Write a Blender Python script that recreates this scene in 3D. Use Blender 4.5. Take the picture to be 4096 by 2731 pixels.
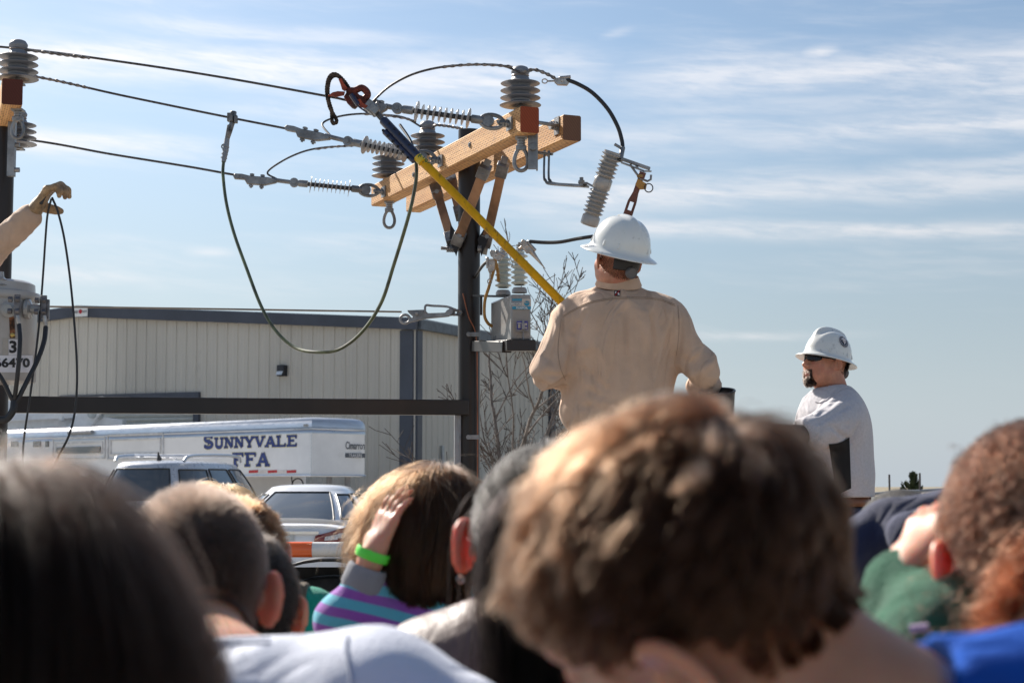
import bpy, math, random
import numpy as np
from mathutils import Vector, Matrix, Quaternion
random.seed(7); RNG = np.random.default_rng(7)
for _o in list(bpy.data.objects): bpy.data.objects.remove(_o)
SC = bpy.context.scene; COL = SC.collection
R = math.radians
# ------------------------------------------------------------------ camera
FPX = 6827.0; HORIZ = 1940.0; CAMZ = 1.45
PITCH = math.atan((HORIZ - 1365.5) / FPX)
cam_d = bpy.data.cameras.new('camera'); cam = bpy.data.objects.new('camera', cam_d); COL.objects.link(cam)
cam.location = (0, 0, CAMZ); cam.rotation_euler = (R(90) + PITCH, 0, 0)
cam_d.lens = 60.0; cam_d.sensor_width = 36.0; cam_d.clip_start = 0.05; cam_d.clip_end = 3000
cam_d.dof.use_dof = True; cam_d.dof.focus_distance = 8.3; cam_d.dof.aperture_fstop = 8.0
SC.camera = cam
SC.render.resolution_x = 1024; SC.render.resolution_y = 682
# ------------------------------------------------------------------ sun, sky
SUN_AZ = -39.0; SUN_EL = 36.0      # degrees, azimuth from +Y towards +X
sd = bpy.data.lights.new('sun', 'SUN'); so = bpy.data.objects.new('sun', sd); COL.objects.link(so)
sd.energy = 5.0; sd.angle = R(0.5); sd.color = (1.0, 0.93, 0.84)
sdir = Vector((math.sin(R(SUN_AZ)) * math.cos(R(SUN_EL)), math.cos(R(SUN_AZ)) * math.cos(R(SUN_EL)), math.sin(R(SUN_EL))))
so.rotation_euler = sdir.to_track_quat('Z', 'Y').to_euler(); so.location = (0, 0, 30)
SC.view_settings.view_transform = 'Standard'; SC.view_settings.look = 'None'
SC.view_settings.exposure = 1.0; SC.view_settings.gamma = 1.0; SC.view_settings.use_curve_mapping = False

class E:
    """tiny node-expression helper"""
    def __init__(s, nt, sock): s.nt = nt; s.k = sock
    def _m(s, op, *a, clamp=False):
        n = s.nt.nodes.new('ShaderNodeMath'); n.operation = op; n.use_clamp = clamp
        for i, v in enumerate((s,) + a):
            if isinstance(v, E): s.nt.links.new(v.k, n.inputs[i])
            else: n.inputs[i].default_value = v
        return E(s.nt, n.outputs[0])
    def __add__(s, o): return s._m('ADD', o)
    def __sub__(s, o): return s._m('SUBTRACT', o)
    def __mul__(s, o): return s._m('MULTIPLY', o)
    def __truediv__(s, o): return s._m('DIVIDE', o)
    def f(s, op, *a): return s._m(op, *a)
    def clamp(s): return s._m('ADD', 0.0, clamp=True)
    def ss(s, a, b, lo=0.0, hi=1.0):
        n = s.nt.nodes.new('ShaderNodeMapRange'); n.interpolation_type = 'SMOOTHSTEP'
        s.nt.links.new(s.k, n.inputs['Value'])
        for nm, v in (('From Min', a), ('From Max', b), ('To Min', lo), ('To Max', hi)): n.inputs[nm].default_value = v
        return E(s.nt, n.outputs[0])
def comb(nt, x, y, z):
    n = nt.nodes.new('ShaderNodeCombineXYZ')
    for i, v in enumerate((x, y, z)):
        if isinstance(v, E): nt.links.new(v.k, n.inputs[i])
        else: n.inputs[i].default_value = v
    return n.outputs[0]
def noise(nt, vec, scale, detail=3.0, rough=0.55, dist=0.0, col=False):
    n = nt.nodes.new('ShaderNodeTexNoise'); n.inputs['Scale'].default_value = scale
    n.inputs['Detail'].default_value = detail; n.inputs['Roughness'].default_value = rough
    n.inputs['Distortion'].default_value = dist
    if vec is not None: nt.links.new(vec, n.inputs['Vector'])
    return n.outputs['Color'] if col else E(nt, n.outputs['Fac'])
def mixc(nt, fac, a, b, mode='MIX'):
    n = nt.nodes.new('ShaderNodeMix'); n.data_type = 'RGBA'; n.blend_type = mode
    for key, v in (('Factor', fac), ('A', a), ('B', b)):
        sk = [x for x in n.inputs if x.name == key and (x.type == 'RGBA' if key != 'Factor' else x.type == 'VALUE')][0]
        if isinstance(v, E): nt.links.new(v.k, sk)
        elif isinstance(v, bpy.types.NodeSocket): nt.links.new(v, sk)
        elif key == 'Factor': sk.default_value = v
        else: sk.default_value = (*v, 1.0)[:4]
    return [x for x in n.outputs if x.type == 'RGBA'][0]

w = bpy.data.worlds.new('World'); SC.world = w; w.use_nodes = True
nt = w.node_tree; bg = nt.nodes['Background']
sky = nt.nodes.new('ShaderNodeTexSky'); sky.sky_type = 'NISHITA'; sky.sun_disc = False
sky.sun_elevation = R(SUN_EL); sky.sun_rotation = R(SUN_AZ); sky.air_density = 1.0; sky.dust_density = 0.9; sky.ozone_density = 2.0
tc = nt.nodes.new('ShaderNodeTexCoord'); sx = nt.nodes.new('ShaderNodeSeparateXYZ'); nt.links.new(tc.outputs['Generated'], sx.inputs[0])
X, Y, Z = (E(nt, sx.outputs[i]) for i in range(3))
az = X.f('ARCTAN2', Y) * 57.2958; el = Z.f('ARCSINE') * 57.2958
# cirrus: wisps stretched along the horizon, in thin bands, each at its own bearing and height
wv = comb(nt, az * 0.13, (el + az * 0.03) * 0.5, 0.0)
warp = noise(nt, wv, 1.1, 2.0) - 0.5
wv2 = comb(nt, az * 0.055 + warp * 0.5, (el + az * 0.05) * 0.62 + warp * 0.8, 3.7)
n1 = noise(nt, wv2, 1.0, 6.0, 0.58)
wv3 = comb(nt, az * 0.25 + warp * 0.5, (el + az * 0.06) * 1.5, 1.7)
n2 = noise(nt, wv3, 1.0, 5.0, 0.6)
def band(a0, e0, slope, wdt, a1, a2, amp, soft=4.0):
    d = (el - (az - a0) * slope - e0 + (n2 - 0.5) * (wdt * 1.8)) / wdt
    g = (d * d * -1.0).f('EXPONENT')
    return g * az.ss(a1 - soft, a1 + soft) * az.ss(a2 - soft, a2 + soft, 1.0, 0.0) * amp
def pe(py): return math.degrees(math.atan((HORIZ - py) / FPX))
def pa(px): return math.degrees(math.atan((px - 2048) / FPX))
cl = None
for (px, py, sl, wd, x1, x2, am) in (
        (1100, 270, 0.00, 0.75, -200, 2300, 1.0), (600, 110, -0.03, 0.30, 500, 1700, .6), (200, 600, 0.0, 0.45, -600, 700, .8),
        (3300, 300, 0.04, 0.75, 2500, 5000, .75), (3200, 530, 0.00, 0.55, 2200, 5000, .65), (3000, 430, 0.0, 0.35, 2500, 4500, .5),
        (3300, 770, 0.015, 0.50, 2100, 5000, .75), (3300, 930, -0.035, 0.28, 2300, 5000, .95), (1300, 430, 0.0, 0.5, 900, 2300, .55),
        (3950, 690, 0.02, 0.3, 3600, 4500, .55), (3080, 1350, 0.0, .13, 2800, 3300, .55), (820, 1020, 0.03, .14, 760, 900, .5),
        (3300, 215, 0.10, 0.24, 3230, 3370, .9), (300, 1130, 0, .25, 0, 500, .45), (2100, 820, 0, .5, 1900, 2900, .5),
        (2470, 115, 0.25, 0.15, 2430, 2500, .5)):
    b = band(pa(px), pe(py), sl, wd, pa(x1), pa(x2), am, 0.6 if x2 - x1 < 200 else 3.0)
    cl = b if cl is None else cl.f('MAXIMUM', b)
gen = n1.ss(0.46, 0.74) * el.ss(1.0, 9.0) * 0.75
n4 = noise(nt, comb(nt, az * 0.42 + warp * 1.6, (el + az * 0.10) * 2.6 + warp * 1.2, 5.0), 1.0, 6.0, 0.62)
cov = cl * (n1.ss(0.25, 0.6, 0.45, 1.0)) * (n4.ss(0.28, 0.62, 0.45, 1.08)) + gen * n4.ss(0.3, 0.65, 0.1, 0.55)
cov = (cov.clamp() * 0.86)
haze_f = el.ss(-2.0, 15.0, 0.9, 0.12)
skyc = mixc(nt, 1.0, sky.outputs[0], (0.88, 0.99, 1.04), 'MULTIPLY')
h1 = mixc(nt, haze_f, skyc, (4.7, 5.55, 6.4))
c2 = mixc(nt, cov, h1, (8.8, 9.0, 9.3)); rf = (az.ss(-12.0, 15.0, 0.86, 0.76)) + az.ss(-20.0, -9.0, -0.03, 0.0); rf2 = rf + (el.ss(1.0, 6.0, 0.07, 0.0)) + (el.ss(6.0, 14.0, 0.0, 0.08))
c2 = mixc(nt, 1.0, c2, comb(nt, rf2 * 0.90, rf2 * 0.865, rf2 * 0.85), 'MULTIPLY')
nt.links.new(c2, bg.inputs['Color']); bg.inputs['Strength'].default_value = 0.074
SC.cycles.use_denoising = True
try: SC.cycles.denoiser = 'OPENIMAGEDENOISE'
except Exception: pass
SC.cycles.max_bounces = 8; SC.cycles.diffuse_bounces = 3; SC.cycles.glossy_bounces = 3; SC.cycles.transmission_bounces = 6
SC.cycles.transparent_max_bounces = 8; SC.cycles.sample_clamp_indirect = 8.0
SC.cycles_curves.shape = 'RIBBONS'

# ------------------------------------------------------------------ helpers
def at(px, py, Yd):
    """photo pixel + distance along the ground direction of view -> world point"""
    a = (px - 2048.0) / FPX; b = (1365.5 - py) / FPX
    d = Vector((a, math.cos(PITCH) - b * math.sin(PITCH), math.sin(PITCH) + b * math.cos(PITCH)))
    return Vector((0, 0, CAMZ)) + d * (Yd / d.y)
def V(*a): return Vector(a)
MATS = {}
def pm(name, col, rough=0.6, metal=0.0, var=0.12, vscale=6.0, bump=0.0, bscale=60.0, sss=0.0, coat=0.0, spec=0.5, col2=None, stretch=None, dirt=None, sheen=0.0, sssr=(1.0, 0.25, 0.12), ssss=0.01, trans=0.0):
    if name in MATS: return MATS[name]
    m = bpy.data.materials.new(name); m.use_nodes = True; t = m.node_tree; b = t.nodes['Principled BSDF']
    c = t.nodes.new('ShaderNodeTexCoord'); vec = c.outputs['Object']
    if stretch:
        mp = t.nodes.new('ShaderNodeMapping'); mp.inputs['Scale'].default_value = stretch; t.links.new(vec, mp.inputs[0]); vec = mp.outputs[0]
    n = noise(t, vec, vscale, 4.0, 0.6)
    k2 = col2 if col2 else tuple(max(0, x * (1 - 2.2 * var)) for x in col)
    cc = mixc(t, n.ss(0.3, 0.72), k2, tuple(min(1, x * (1 + 0.5 * var)) for x in col))
    if dirt:
        nd = noise(t, vec, dirt[1], 5.0, 0.65)
        cc = mixc(t, nd.ss(dirt[2], dirt[2] + 0.12) * dirt[3], cc, dirt[0])
    t.links.new(cc, b.inputs['Base Color'])
    r2 = noise(t, vec, vscale * 2.3, 3.0); t.links.new((r2 * 0.3 + (rough - 0.15)).k, b.inputs['Roughness'])
    b.inputs['Metallic'].default_value = metal; b.inputs['Specular IOR Level'].default_value = spec
    b.inputs['Coat Weight'].default_value = coat; b.inputs['Sheen Weight'].default_value = sheen
    if trans: b.inputs['Transmission Weight'].default_value = trans
    if sss:
        b.inputs['Subsurface Weight'].default_value = sss; b.inputs['Subsurface Radius'].default_value = sssr; b.inputs['Subsurface Scale'].default_value = ssss
    if bump:
        nb = noise(t, vec, bscale, 4.0, 0.6); bn = t.nodes.new('ShaderNodeBump'); bn.inputs['Strength'].default_value = bump
        bn.inputs['Distance'].default_value = 0.01; t.links.new(nb.k, bn.inputs['Height']); t.links.new(bn.outputs[0], b.inputs['Normal'])
    m['nodes_vec'] = 1; MATS[name] = m; return m
def tag(o, label=None, cat=None, group=None, kind=None):
    if label: o['label'] = label
    if cat: o['category'] = cat
    if group: o['group'] = group
    if kind: o['kind'] = kind
    return o
def empty(name, loc=(0, 0, 0), label=None, cat=None, group=None, rz=0.0):
    o = bpy.data.objects.new(name, None); COL.objects.link(o); o.location = loc; o.rotation_euler = (0, 0, rz)
    o.empty_display_size = 0.1; return tag(o, label, cat, group)
def frame(ax):
    ax = Vector(ax).normalized(); u = ax.cross(Vector((0, 0, 1)))
    if u.length < 1e-3: u = Vector((1, 0, 0))
    u.normalize(); return ax, u, ax.cross(u).normalized()
def rotz(a): return Matrix.Rotation(a, 3, 'Z')
class MB:
    def __init__(s): s.v = []; s.f = []; s.sm = []; s.mi = []; s.cur = 0
    def add(s, vs, fs, smooth=False):
        k = len(s.v); s.v += [tuple(p) for p in vs]; s.f += [tuple(i + k for i in f) for f in fs]
        s.sm += [smooth] * len(fs); s.mi += [s.cur] * len(fs); return s
    def box(s, c, size, M=None):
        c = Vector(c); h = [x / 2 for x in size]; M = M or Matrix.Identity(3)
        vs = [c + M @ Vector((sx_ * h[0], sy_ * h[1], sz_ * h[2])) for sz_ in (-1, 1) for sy_ in (-1, 1) for sx_ in (-1, 1)]
        return s.add(vs, [(0, 2, 3, 1), (4, 5, 7, 6), (0, 1, 5, 4), (2, 6, 7, 3), (0, 4, 6, 2), (1, 3, 7, 5)])
    def bar(s, a, b, w_, h_, up=(0, 0, 1)):
        """box from a to b; w_ across, h_ along up"""
        a = Vector(a); b = Vector(b); d = (b - a); L = d.length; d.normalize(); up = Vector(up); x = d.cross(up)
        if x.length < 1e-4: x = d.cross(Vector((1, 0, 0)))
        x.normalize(); z = x.cross(d).normalized()
        return s.box((a + b) / 2, (w_, L, h_), Matrix((x, d, z)).transposed())
    def tube(s, pts, r, n=10, caps=True, closed=False):
        pts = [Vector(p) for p in pts]; m = len(pts); rr = r if isinstance(r, (list, tuple)) else [r] * m
        vs = []; u = None
        for i, p in enumerate(pts):
            if closed: d = pts[(i + 1) % m] - pts[i - 1]
            else: d = pts[min(i + 1, m - 1)] - pts[max(i - 1, 0)]
            if d.length < 1e-9: d = Vector((0, 0, 1))
            d.normalize()
            if u is None: u = frame(d)[1]
            u = (u - d * u.dot(d))
            if u.length < 1e-6: u = frame(d)[1]
            u.normalize(); q = d.cross(u)
            for j in range(n):
                a = 2 * math.pi * j / n; vs.append(p + (u * math.cos(a) + q * math.sin(a)) * rr[i])
        fs = []
        for i in range(m if closed else m - 1):
            k = (i + 1) % m
            for j in range(n): j2 = (j + 1) % n; fs.append((i * n + j, i * n + j2, k * n + j2, k * n + j))
        s.add(vs, fs, True)
        if caps and not closed:
            k = len(s.v) - len(vs); s.f += [tuple(k + j for j in range(n))[::-1], tuple(k + (m - 1) * n + j for j in range(n))]
            s.sm += [False] * 2; s.mi += [s.cur] * 2
        return s
    def cyl(s, a, b, r0, r1=None, n=20): return s.tube([a, b], [r0, r0 if r1 is None else r1], n)
    def lathe(s, o, axis, prof, n=28, sx_=1.0):
        o = Vector(o); a, u, q = frame(axis); vs = []; m = len(prof)
        for (r_, h_) in prof:
            for j in range(n):
                t = 2 * math.pi * j / n; vs.append(o + a * h_ + (u * math.cos(t) * sx_ + q * math.sin(t)) * max(r_, 1e-4))
        fs = [(i * n + j, i * n + (j + 1) % n, (i + 1) * n + (j + 1) % n, (i + 1) * n + j) for i in range(m - 1) for j in range(n)]
        return s.add(vs, fs, True)
    def prism(s, poly, M, depth, o=(0, 0, 0)):
        """2D polygon (x,z) extruded along local y by depth; M 3x3 maps local to world"""
        o = Vector(o); n = len(poly); vs = [o + M @ Vector((x, y, z)) for y in (0, depth) for (x, z) in poly]
        fs = [tuple(range(n)), tuple(range(2 * n - 1, n - 1, -1))] + [(i, i + n, (i + 1) % n + n, (i + 1) % n) for i in range(n)]
        return s.add(vs, fs)
    def grid(s, P, closed_u=False, smooth=True):
        """P[i][j] points"""
        a = len(P); b = len(P[0]); vs = [p for row in P for p in row]
        fs = [(i * b + j, i * b + (j + 1) % b, (i + 1) * b + (j + 1) % b, (i + 1) * b + j) for i in range(a - 1) for j in range(b if closed_u else b - 1)]
        return s.add(vs, fs, smooth)
    def build(s, name, mat=None, parent=None, bev=0.0, seg=2, sub=0, solid=0.0, sharp=35, local=True):
        me = bpy.data.meshes.new(name); o = bpy.data.objects.new(name, me); COL.objects.link(o)
        off = Vector((0, 0, 0)); inv = Matrix.Identity(4)
        if parent is not None: inv = world_of(parent).inverted(); o.parent = parent
        else:
            lo = [min(v[i] for v in s.v) for i in range(3)]; hi = [max(v[i] for v in s.v) for i in range(3)]
            o.location = ((lo[0] + hi[0]) / 2, (lo[1] + hi[1]) / 2, lo[2]); inv = Matrix.Translation(-o.location)
        me.from_pydata([tuple(inv @ Vector(v)) for v in s.v], [], s.f); me.update()
        me.polygons.foreach_set('use_smooth', [True] * len(me.polygons))
        for m in (mat if isinstance(mat, (list, tuple)) else [mat]):
            if m: me.materials.append(m)
        if any(s.mi): me.polygons.foreach_set('material_index', s.mi)
        me.set_sharp_from_angle(angle=R(sharp))
        if bev:
            bm = o.modifiers.new('b', 'BEVEL'); bm.width = bev; bm.segments = seg; bm.limit_method = 'ANGLE'; bm.angle_limit = R(40); bm.harden_normals = False
        if sub:
            sm = o.modifiers.new('s', 'SUBSURF'); sm.levels = sub; sm.render_levels = sub
        if solid:
            q = o.modifiers.new('t', 'SOLIDIFY'); q.thickness = solid
        return o
def world_of(o):
    M = Matrix.LocRotScale(o.location, o.rotation_euler, o.scale)
    return world_of(o.parent) @ M if o.parent else M
def root_mesh(o, *a, **k): return tag(o, *a, **k)
def spline(pts, n=12):
    """Catmull-Rom through points"""
    P = [Vector(p) for p in pts]; P = [P[0] * 2 - P[1]] + P + [P[-1] * 2 - P[-2]]; out = []
    for i in range(1, len(P) - 2):
        for k in range(n):
            t = k / n; p0, p1, p2, p3 = P[i - 1:i + 3]
            out.append(0.5 * ((2 * p1) + (p2 - p0) * t + (2 * p0 - 5 * p1 + 4 * p2 - p3) * t * t + (3 * p1 - p0 - 3 * p2 + p3) * t ** 3))
    return out + [P[-2]]
def copy_tree(o, parent=None):
    c = o.copy(); COL.objects.link(c); c.parent = parent
    for ch in [x for x in bpy.data.objects if x.parent == o]: copy_tree(ch, c)
    return c
def text_mesh(body, size, bold=0.0, ext=0.0):
    """lettering as (verts, faces) in the local xz plane, baseline at z=0, centred in x"""
    cu = bpy.data.curves.new('t', 'FONT'); cu.body = body; cu.size = size; cu.align_x = 'CENTER'; cu.offset = bold; cu.extrude = ext; cu.resolution_u = 3
    o = bpy.data.objects.new('t', cu); COL.objects.link(o); dg = bpy.context.evaluated_depsgraph_get(); dg.update()
    me = o.evaluated_get(dg).to_mesh(); vs = [(v.co.x, -v.co.z, v.co.y) for v in me.vertices]; fs = [tuple(p.vertices) for p in me.polygons]
    bpy.data.objects.remove(o); bpy.data.curves.remove(cu); return vs, fs
def lettering(mb, body, size, o, M, bold=0.0, sx_=1.0):
    vs, fs = text_mesh(body, size, bold); o = Vector(o)
    return mb.add([o + M @ Vector((x * sx_, y, z)) for (x, y, z) in vs], fs)
# ------------------------------------------------------------------ setting: ground, building
def wave_y(y): return y
ASPH = pm('pale_concrete', (0.36, 0.33, 0.29), 0.85, var=0.12, vscale=1.5, bump=0.4, bscale=90)
g = MB(); g.grid([[V(-400, -60, 0), V(400, -60, 0)], [V(-400, 1500, 0), V(400, 1500, 0)]], smooth=False)
tag(g.build('ground', pm('dry_grass_ground', (0.24, 0.20, 0.13), 0.95, var=0.2, vscale=0.3)), kind='structure')
g = MB(); g.grid([[V(-60, -12, .004), V(60, -12, .004)], [V(-60, 39, .004), V(60, 39, .004)]], smooth=False)
tag(g.build('parking_lot', ASPH), kind='structure')
# metal building -------------------------------------------------------------
PANEL = pm('beige_wall_panel', (0.56, 0.52, 0.45), 0.42, var=0.07, vscale=0.35, stretch=(1, 1, 0.25), spec=0.5, dirt=((0.22, 0.20, 0.17), 1.4, 0.62, 0.35))
TRIM = pm('dark_bronze_trim', (0.058, 0.066, 0.088), 0.45, var=0.12, vscale=1.0)
C0 = V((1655 - 2048) / FPX * 40, 40, 0); gdir = V(-8.9, 4.0, 0).normalized(); sdirv = V(0.41, 0.912, 0).normalized()
gn = V(gdir.y, -gdir.x, 0); gn = gn if gn.y < 0 else -gn      # outward normals
sn = V(sdirv.y, -sdirv.x, 0)
EAVE = 5.28; RIDGE = 5.98; HALF = 9.75
bld = empty('metal_building', C0, 'long beige ribbed metal shed with dark trim and roll-up door beyond the trailer', 'building')
def ribs(mb, a, d, nrm, L, zt, z0=0.0, clip=None, pitch=0.305):
    """ribbed sheet starting at a along d; zt(s) top height; clip: (s0,s1,ztop) opening"""
    prof = []
    s_ = 0.0
    while s_ < L - 0.01:
        for (o_, h_) in ((0, 0), (0.018, 0.032), (0.05, 0.032), (0.068, 0), (0.118, 0), (0.124, 0.006), (0.148, 0.006), (0.154, 0), (0.206, 0), (0.212, 0.006), (0.236, 0.006), (0.242, 0)):
            if s_ + o_ < L: prof.append((s_ + o_, h_))
        s_ += pitch
    prof.append((L, 0))
    for i in range(len(prof) - 1):
        (s0, h0), (s1, h1) = prof[i], prof[i + 1]
        b0 = b1 = z0
        if clip and s0 > clip[0] and s1 < clip[1]: b0 = b1 = clip[2]
        p = [a + d * s0 + nrm * h0, a + d * s1 + nrm * h1]
        mb.add([V(p[0].x, p[0].y, b0), V(p[1].x, p[1].y, b1), V(p[1].x, p[1].y, zt(s1)), V(p[0].x, p[0].y, zt(s0))], [(0, 1, 2, 3)])
DOOR = (6.05, 10.2, 3.62)
mb = MB(); gz = lambda s: EAVE + (RIDGE - EAVE) * (1 - abs(s - HALF) / HALF)
ribs(mb, C0, gdir, gn, 2 * HALF, gz, clip=DOOR); mb.build('gable_wall', PANEL, bld, sharp=20)
mb = MB(); ribs(mb, C0, sdirv, sn, 15.5, lambda s: EAVE); mb.build('side_wall', PANEL, bld, sharp=20)
# roof: two thin slopes
mb = MB()
for k in (0, 1):
    e0 = C0 + gdir * (0 if k == 0 else 2 * HALF); r0 = C0 + gdir * HALF; ov = gn * 0.12; e = e0 - gdir * 0.16 if k == 0 else e0 + gdir * 0.16
    A, B_ = V(e.x, e.y, EAVE + 0.03) + ov, V(r0.x, r0.y, RIDGE + 0.05) + ov; L = sdirv * 15.8
    mb.add([A, B_, B_ + L, A + L, A + V(0, 0, .05), B_ + V(0, 0, .05), B_ + L + V(0, 0, .05), A + L + V(0, 0, .05)],
           [(0, 3, 2, 1), (4, 5, 6, 7), (0, 1, 5, 4), (1, 2, 6, 5), (2, 3, 7, 6), (3, 0, 4, 7)])
mb.build('roof', pm('roof_steel', (0.30, 0.33, 0.36), 0.4, 0.4), bld)
mb = MB()
zE = V(0, 0, EAVE - 0.07); zR = V(0, 0, RIDGE - 0.07)
pc = C0 + gn * 0.16 - gdir * 0.15
mb.bar(pc + zE, C0 + gdir * HALF + gn * 0.16 + zR, 0.10, 0.27); mb.bar(C0 + gdir * HALF + gn * 0.16 + zR, C0 + gdir * 2 * HALF + gn * 0.16 + V(0, 0, EAVE - 0.07), 0.10, 0.27)
mb.build('gable_fascia', TRIM, bld)
mb = MB(); mb.bar(C0 + sn * 0.14 + zE - sdirv * 0.02, C0 + sn * 0.14 + sdirv * 15.6 + zE, 0.12, 0.22); mb.build('gutter', pm('gutter_blue_grey', (0.11, 0.13, 0.15), 0.5), bld)
mb = MB(); mb.box(C0 + gdir * 0.17 + gn * 0.04 + V(0, 0, (EAVE - .2) / 2), (0.34, 0.07, EAVE - .2), Matrix((gdir, gn, V(0, 0, 1))).transposed())
mb.build('corner_trim', TRIM, bld)
mb = MB(); mb.box(C0 + sdirv * 0.14 + sn * 0.05 + V(0, 0, (EAVE - .2) / 2), (0.24, 0.09, EAVE - .2), Matrix((sdirv, sn, V(0, 0, 1))).transposed())
mb.build('corner_post', TRIM, bld)
for s_ in (1.35,):
    mb = MB(); p = C0 + sdirv * s_ + sn * 0.08
    mb.tube([p + V(0, 0, .1), p + V(0, 0, 2.05), p + sn * .0 + V(0, 0, 2.4)], .045, 8); mb.tube([p + sdirv * .35 + V(0, 0, .1), p + sdirv * .35 + V(0, 0, 1.9)], .03, 8)
    mb.build('conduit', pm('galv_pipe', (0.42, 0.43, 0.44), 0.45, .6), bld)
mb = MB(); mb.box(C0 + sdirv * 8.2 + sn * 0.06 + V(0, 0, (EAVE - .2) / 2), (0.30, 0.09, EAVE - .2), Matrix((sdirv, sn, V(0, 0, 1))).transposed())
mb.build('downspout', TRIM, bld)
# roll-up door with frame
dr = MB()
for i in range(32):
    z = 0.05 + i * DOOR[2] / 32.6
    a = C0 + gdir * (DOOR[0] + .1) - gn * .10; b = C0 + gdir * (DOOR[1] - .1) - gn * .10
    dr.cyl(a + V(0, 0, z + .055), b + V(0, 0, z + .055), 0.062, n=8)
dob = dr.build('roll_up_door', pm('door_slats', (0.52, 0.52, 0.47), 0.5, var=.05), bld)
mb = MB()
for sE in (DOOR[0], DOOR[1]): mb.box(C0 + gdir * sE + gn * .03 + V(0, 0, DOOR[2] / 2), (0.16, 0.13, DOOR[2]), Matrix((gdir, gn, V(0, 0, 1))).transposed())
mb.box(C0 + gdir * (DOOR[0] + DOOR[1]) / 2 + gn * .032 + V(0, 0, DOOR[2] + .07), (DOOR[1] - DOOR[0] + .16, 0.134, .14), Matrix((gdir, gn, V(0, 0, 1))).transposed())
mb.build('frame', TRIM, dob)
# wall lamp
def on_gable(px, py, off=0.0):
    """point of the gable plane seen at this pixel"""
    p0 = V(0, 0, CAMZ); d = at(px, py, 10) - p0; t = (C0 + gn * off - p0).dot(gn) / d.dot(gn); return p0 + d * t
GM = Matrix((-gdir, -gn, V(0, 0, 1))).transposed()      # local x to the viewer's right, y into the wall
p = on_gable(1128, 1482, .1)
wl = MB(); wl.box(p, (0.20, 0.18, 0.27), GM); o_ = wl.build('wall_lamp', pm('lamp_black', (0.02, 0.022, 0.03), .4), bld, bev=.015)
mb = MB(); mb.add([p + GM @ V(-.085, -.093, -.02), p + GM @ V(.085, -.093, -.02), p + GM @ V(.085, -.16, -.11), p + GM @ V(-.085, -.16, -.11)], [(0, 1, 2, 3)]); mb.build('lens', pm('lamp_lens', (.75, .78, .8), .25), o_)
# sign on the ridge
p = on_gable(322, 1246, .24)
sg = MB(); sg.prism([(-.22, -.13), (.22, -.13), (.22, .10), (0, .135), (-.22, .10)], GM, .012, p)
sg_o = sg.build('ridge_sign', pm('sign_white', (.78, .78, .76), .5, var=.04), bld)
mb = MB(); lettering(mb, 'RED', .085, p + GM @ V(-.135, -.006, -.035), GM, .002, .8); mb.build('lettering', pm('sign_ink', (.03, .03, .04), .6), sg_o); mb = MB(); lettering(mb, 'DOT', .085, p + GM @ V(.135, -.006, -.035), GM, .002, .8)
mb.build('lettering', pm('sign_ink', (.03, .03, .04), .6), sg_o)
mb = MB(); mb.lathe(p + GM @ V(0, -.004, 0), -gn, [(0, -.004), (.055, -.004), (.055, 0), (0, 0)], 20); mb.build('red_dot', pm('sign_red', (.45, .01, .02), .5), sg_o)

# ------------------------------------------------------------------ bare trees
BARK = pm('grey_bark', (0.20, 0.165, 0.14), 0.9, var=.25, vscale=14, bump=.5, bscale=60)
TWIG = pm('brown_twig', (0.10, 0.075, 0.06), 0.9, var=.2, vscale=20)
def bare_tree(base, H, seed, label, trunks=3, spread=.32, limb0=.25, group=None, cat='tree'):
    rnd = random.Random(seed); root = empty('bare_tree', base, label, cat, group)
    tr = MB(); tw = MB()
    def grow(p, d, L, r, lev):
        n = max(3, int(L / .09)); pts = [p]; q = p.copy(); dd = d.copy()
        for i in range(n):
            dd = (dd + V(rnd.gauss(0, .07 + .03 * lev), rnd.gauss(0, .07 + .03 * lev), rnd.gauss(0.035 if lev else .02, .05))).normalized()
            q = q + dd * (L / n); pts.append(q.copy())
        rt = [max(.0034, r * (1 - .72 * i / n)) for i in range(n + 1)]
        (tr if lev < 2 else tw).tube(pts, rt, 7 if lev < 2 else 4)
        if lev >= 3: return
        nb = {0: 8, 1: 5, 2: 5}[lev]
        for k in range(nb):
            t = rnd.uniform(limb0 if lev == 0 else .12, 1.0); i = min(n - 1, int(t * n)); b = pts[i]
            ax = (pts[i + 1] - pts[i]).normalized(); ang = rnd.uniform(.45, 1.15); phi = rnd.uniform(0, 6.28)
            _, u, v_ = frame(ax); nd = ax * math.cos(ang) + (u * math.cos(phi) + v_ * math.sin(phi)) * math.sin(ang)
            nd = (nd + V(0, 0, .35)).normalized()
            grow(b, nd, L * rnd.uniform(.32, .6) * (1 - .35 * t), max(.0028, rt[i] * .55), lev + 1)
    for k in range(trunks):
        a = 6.28 * k / trunks + rnd.uniform(-.4, .4); d = V(math.cos(a) * spread, math.sin(a) * spread, 1).normalized()
        grow(Vector(base) + V(0, 0, -.05), d, H * rnd.uniform(.8, 1.0), .042 * H / 4, 0)
    tr.build('trunk', BARK, root); tw.build('crown', TWIG, root); return root
bt = at(1990, 1900, 16.5); bt.z = 0
bare_tree(bt, 3.2, 11, 'leafless multi-stemmed tree behind the steel pole with the grey capacitor', 3, .22, .2)
bt = at(2200, 1900, 20.0); bt.z = 0
bare_tree(bt, 2.5, 23, 'leafless sapling against the ribbed side wall, beside the tan-shirted lineman', 3, .28, .2)
bt = at(4850, 1900, 15.0); bt.z = 0
bare_tree(bt, 3.6, 5, 'leafless tree whose few twigs reach in over the sky at the right edge', 3, .22, .25)
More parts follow.
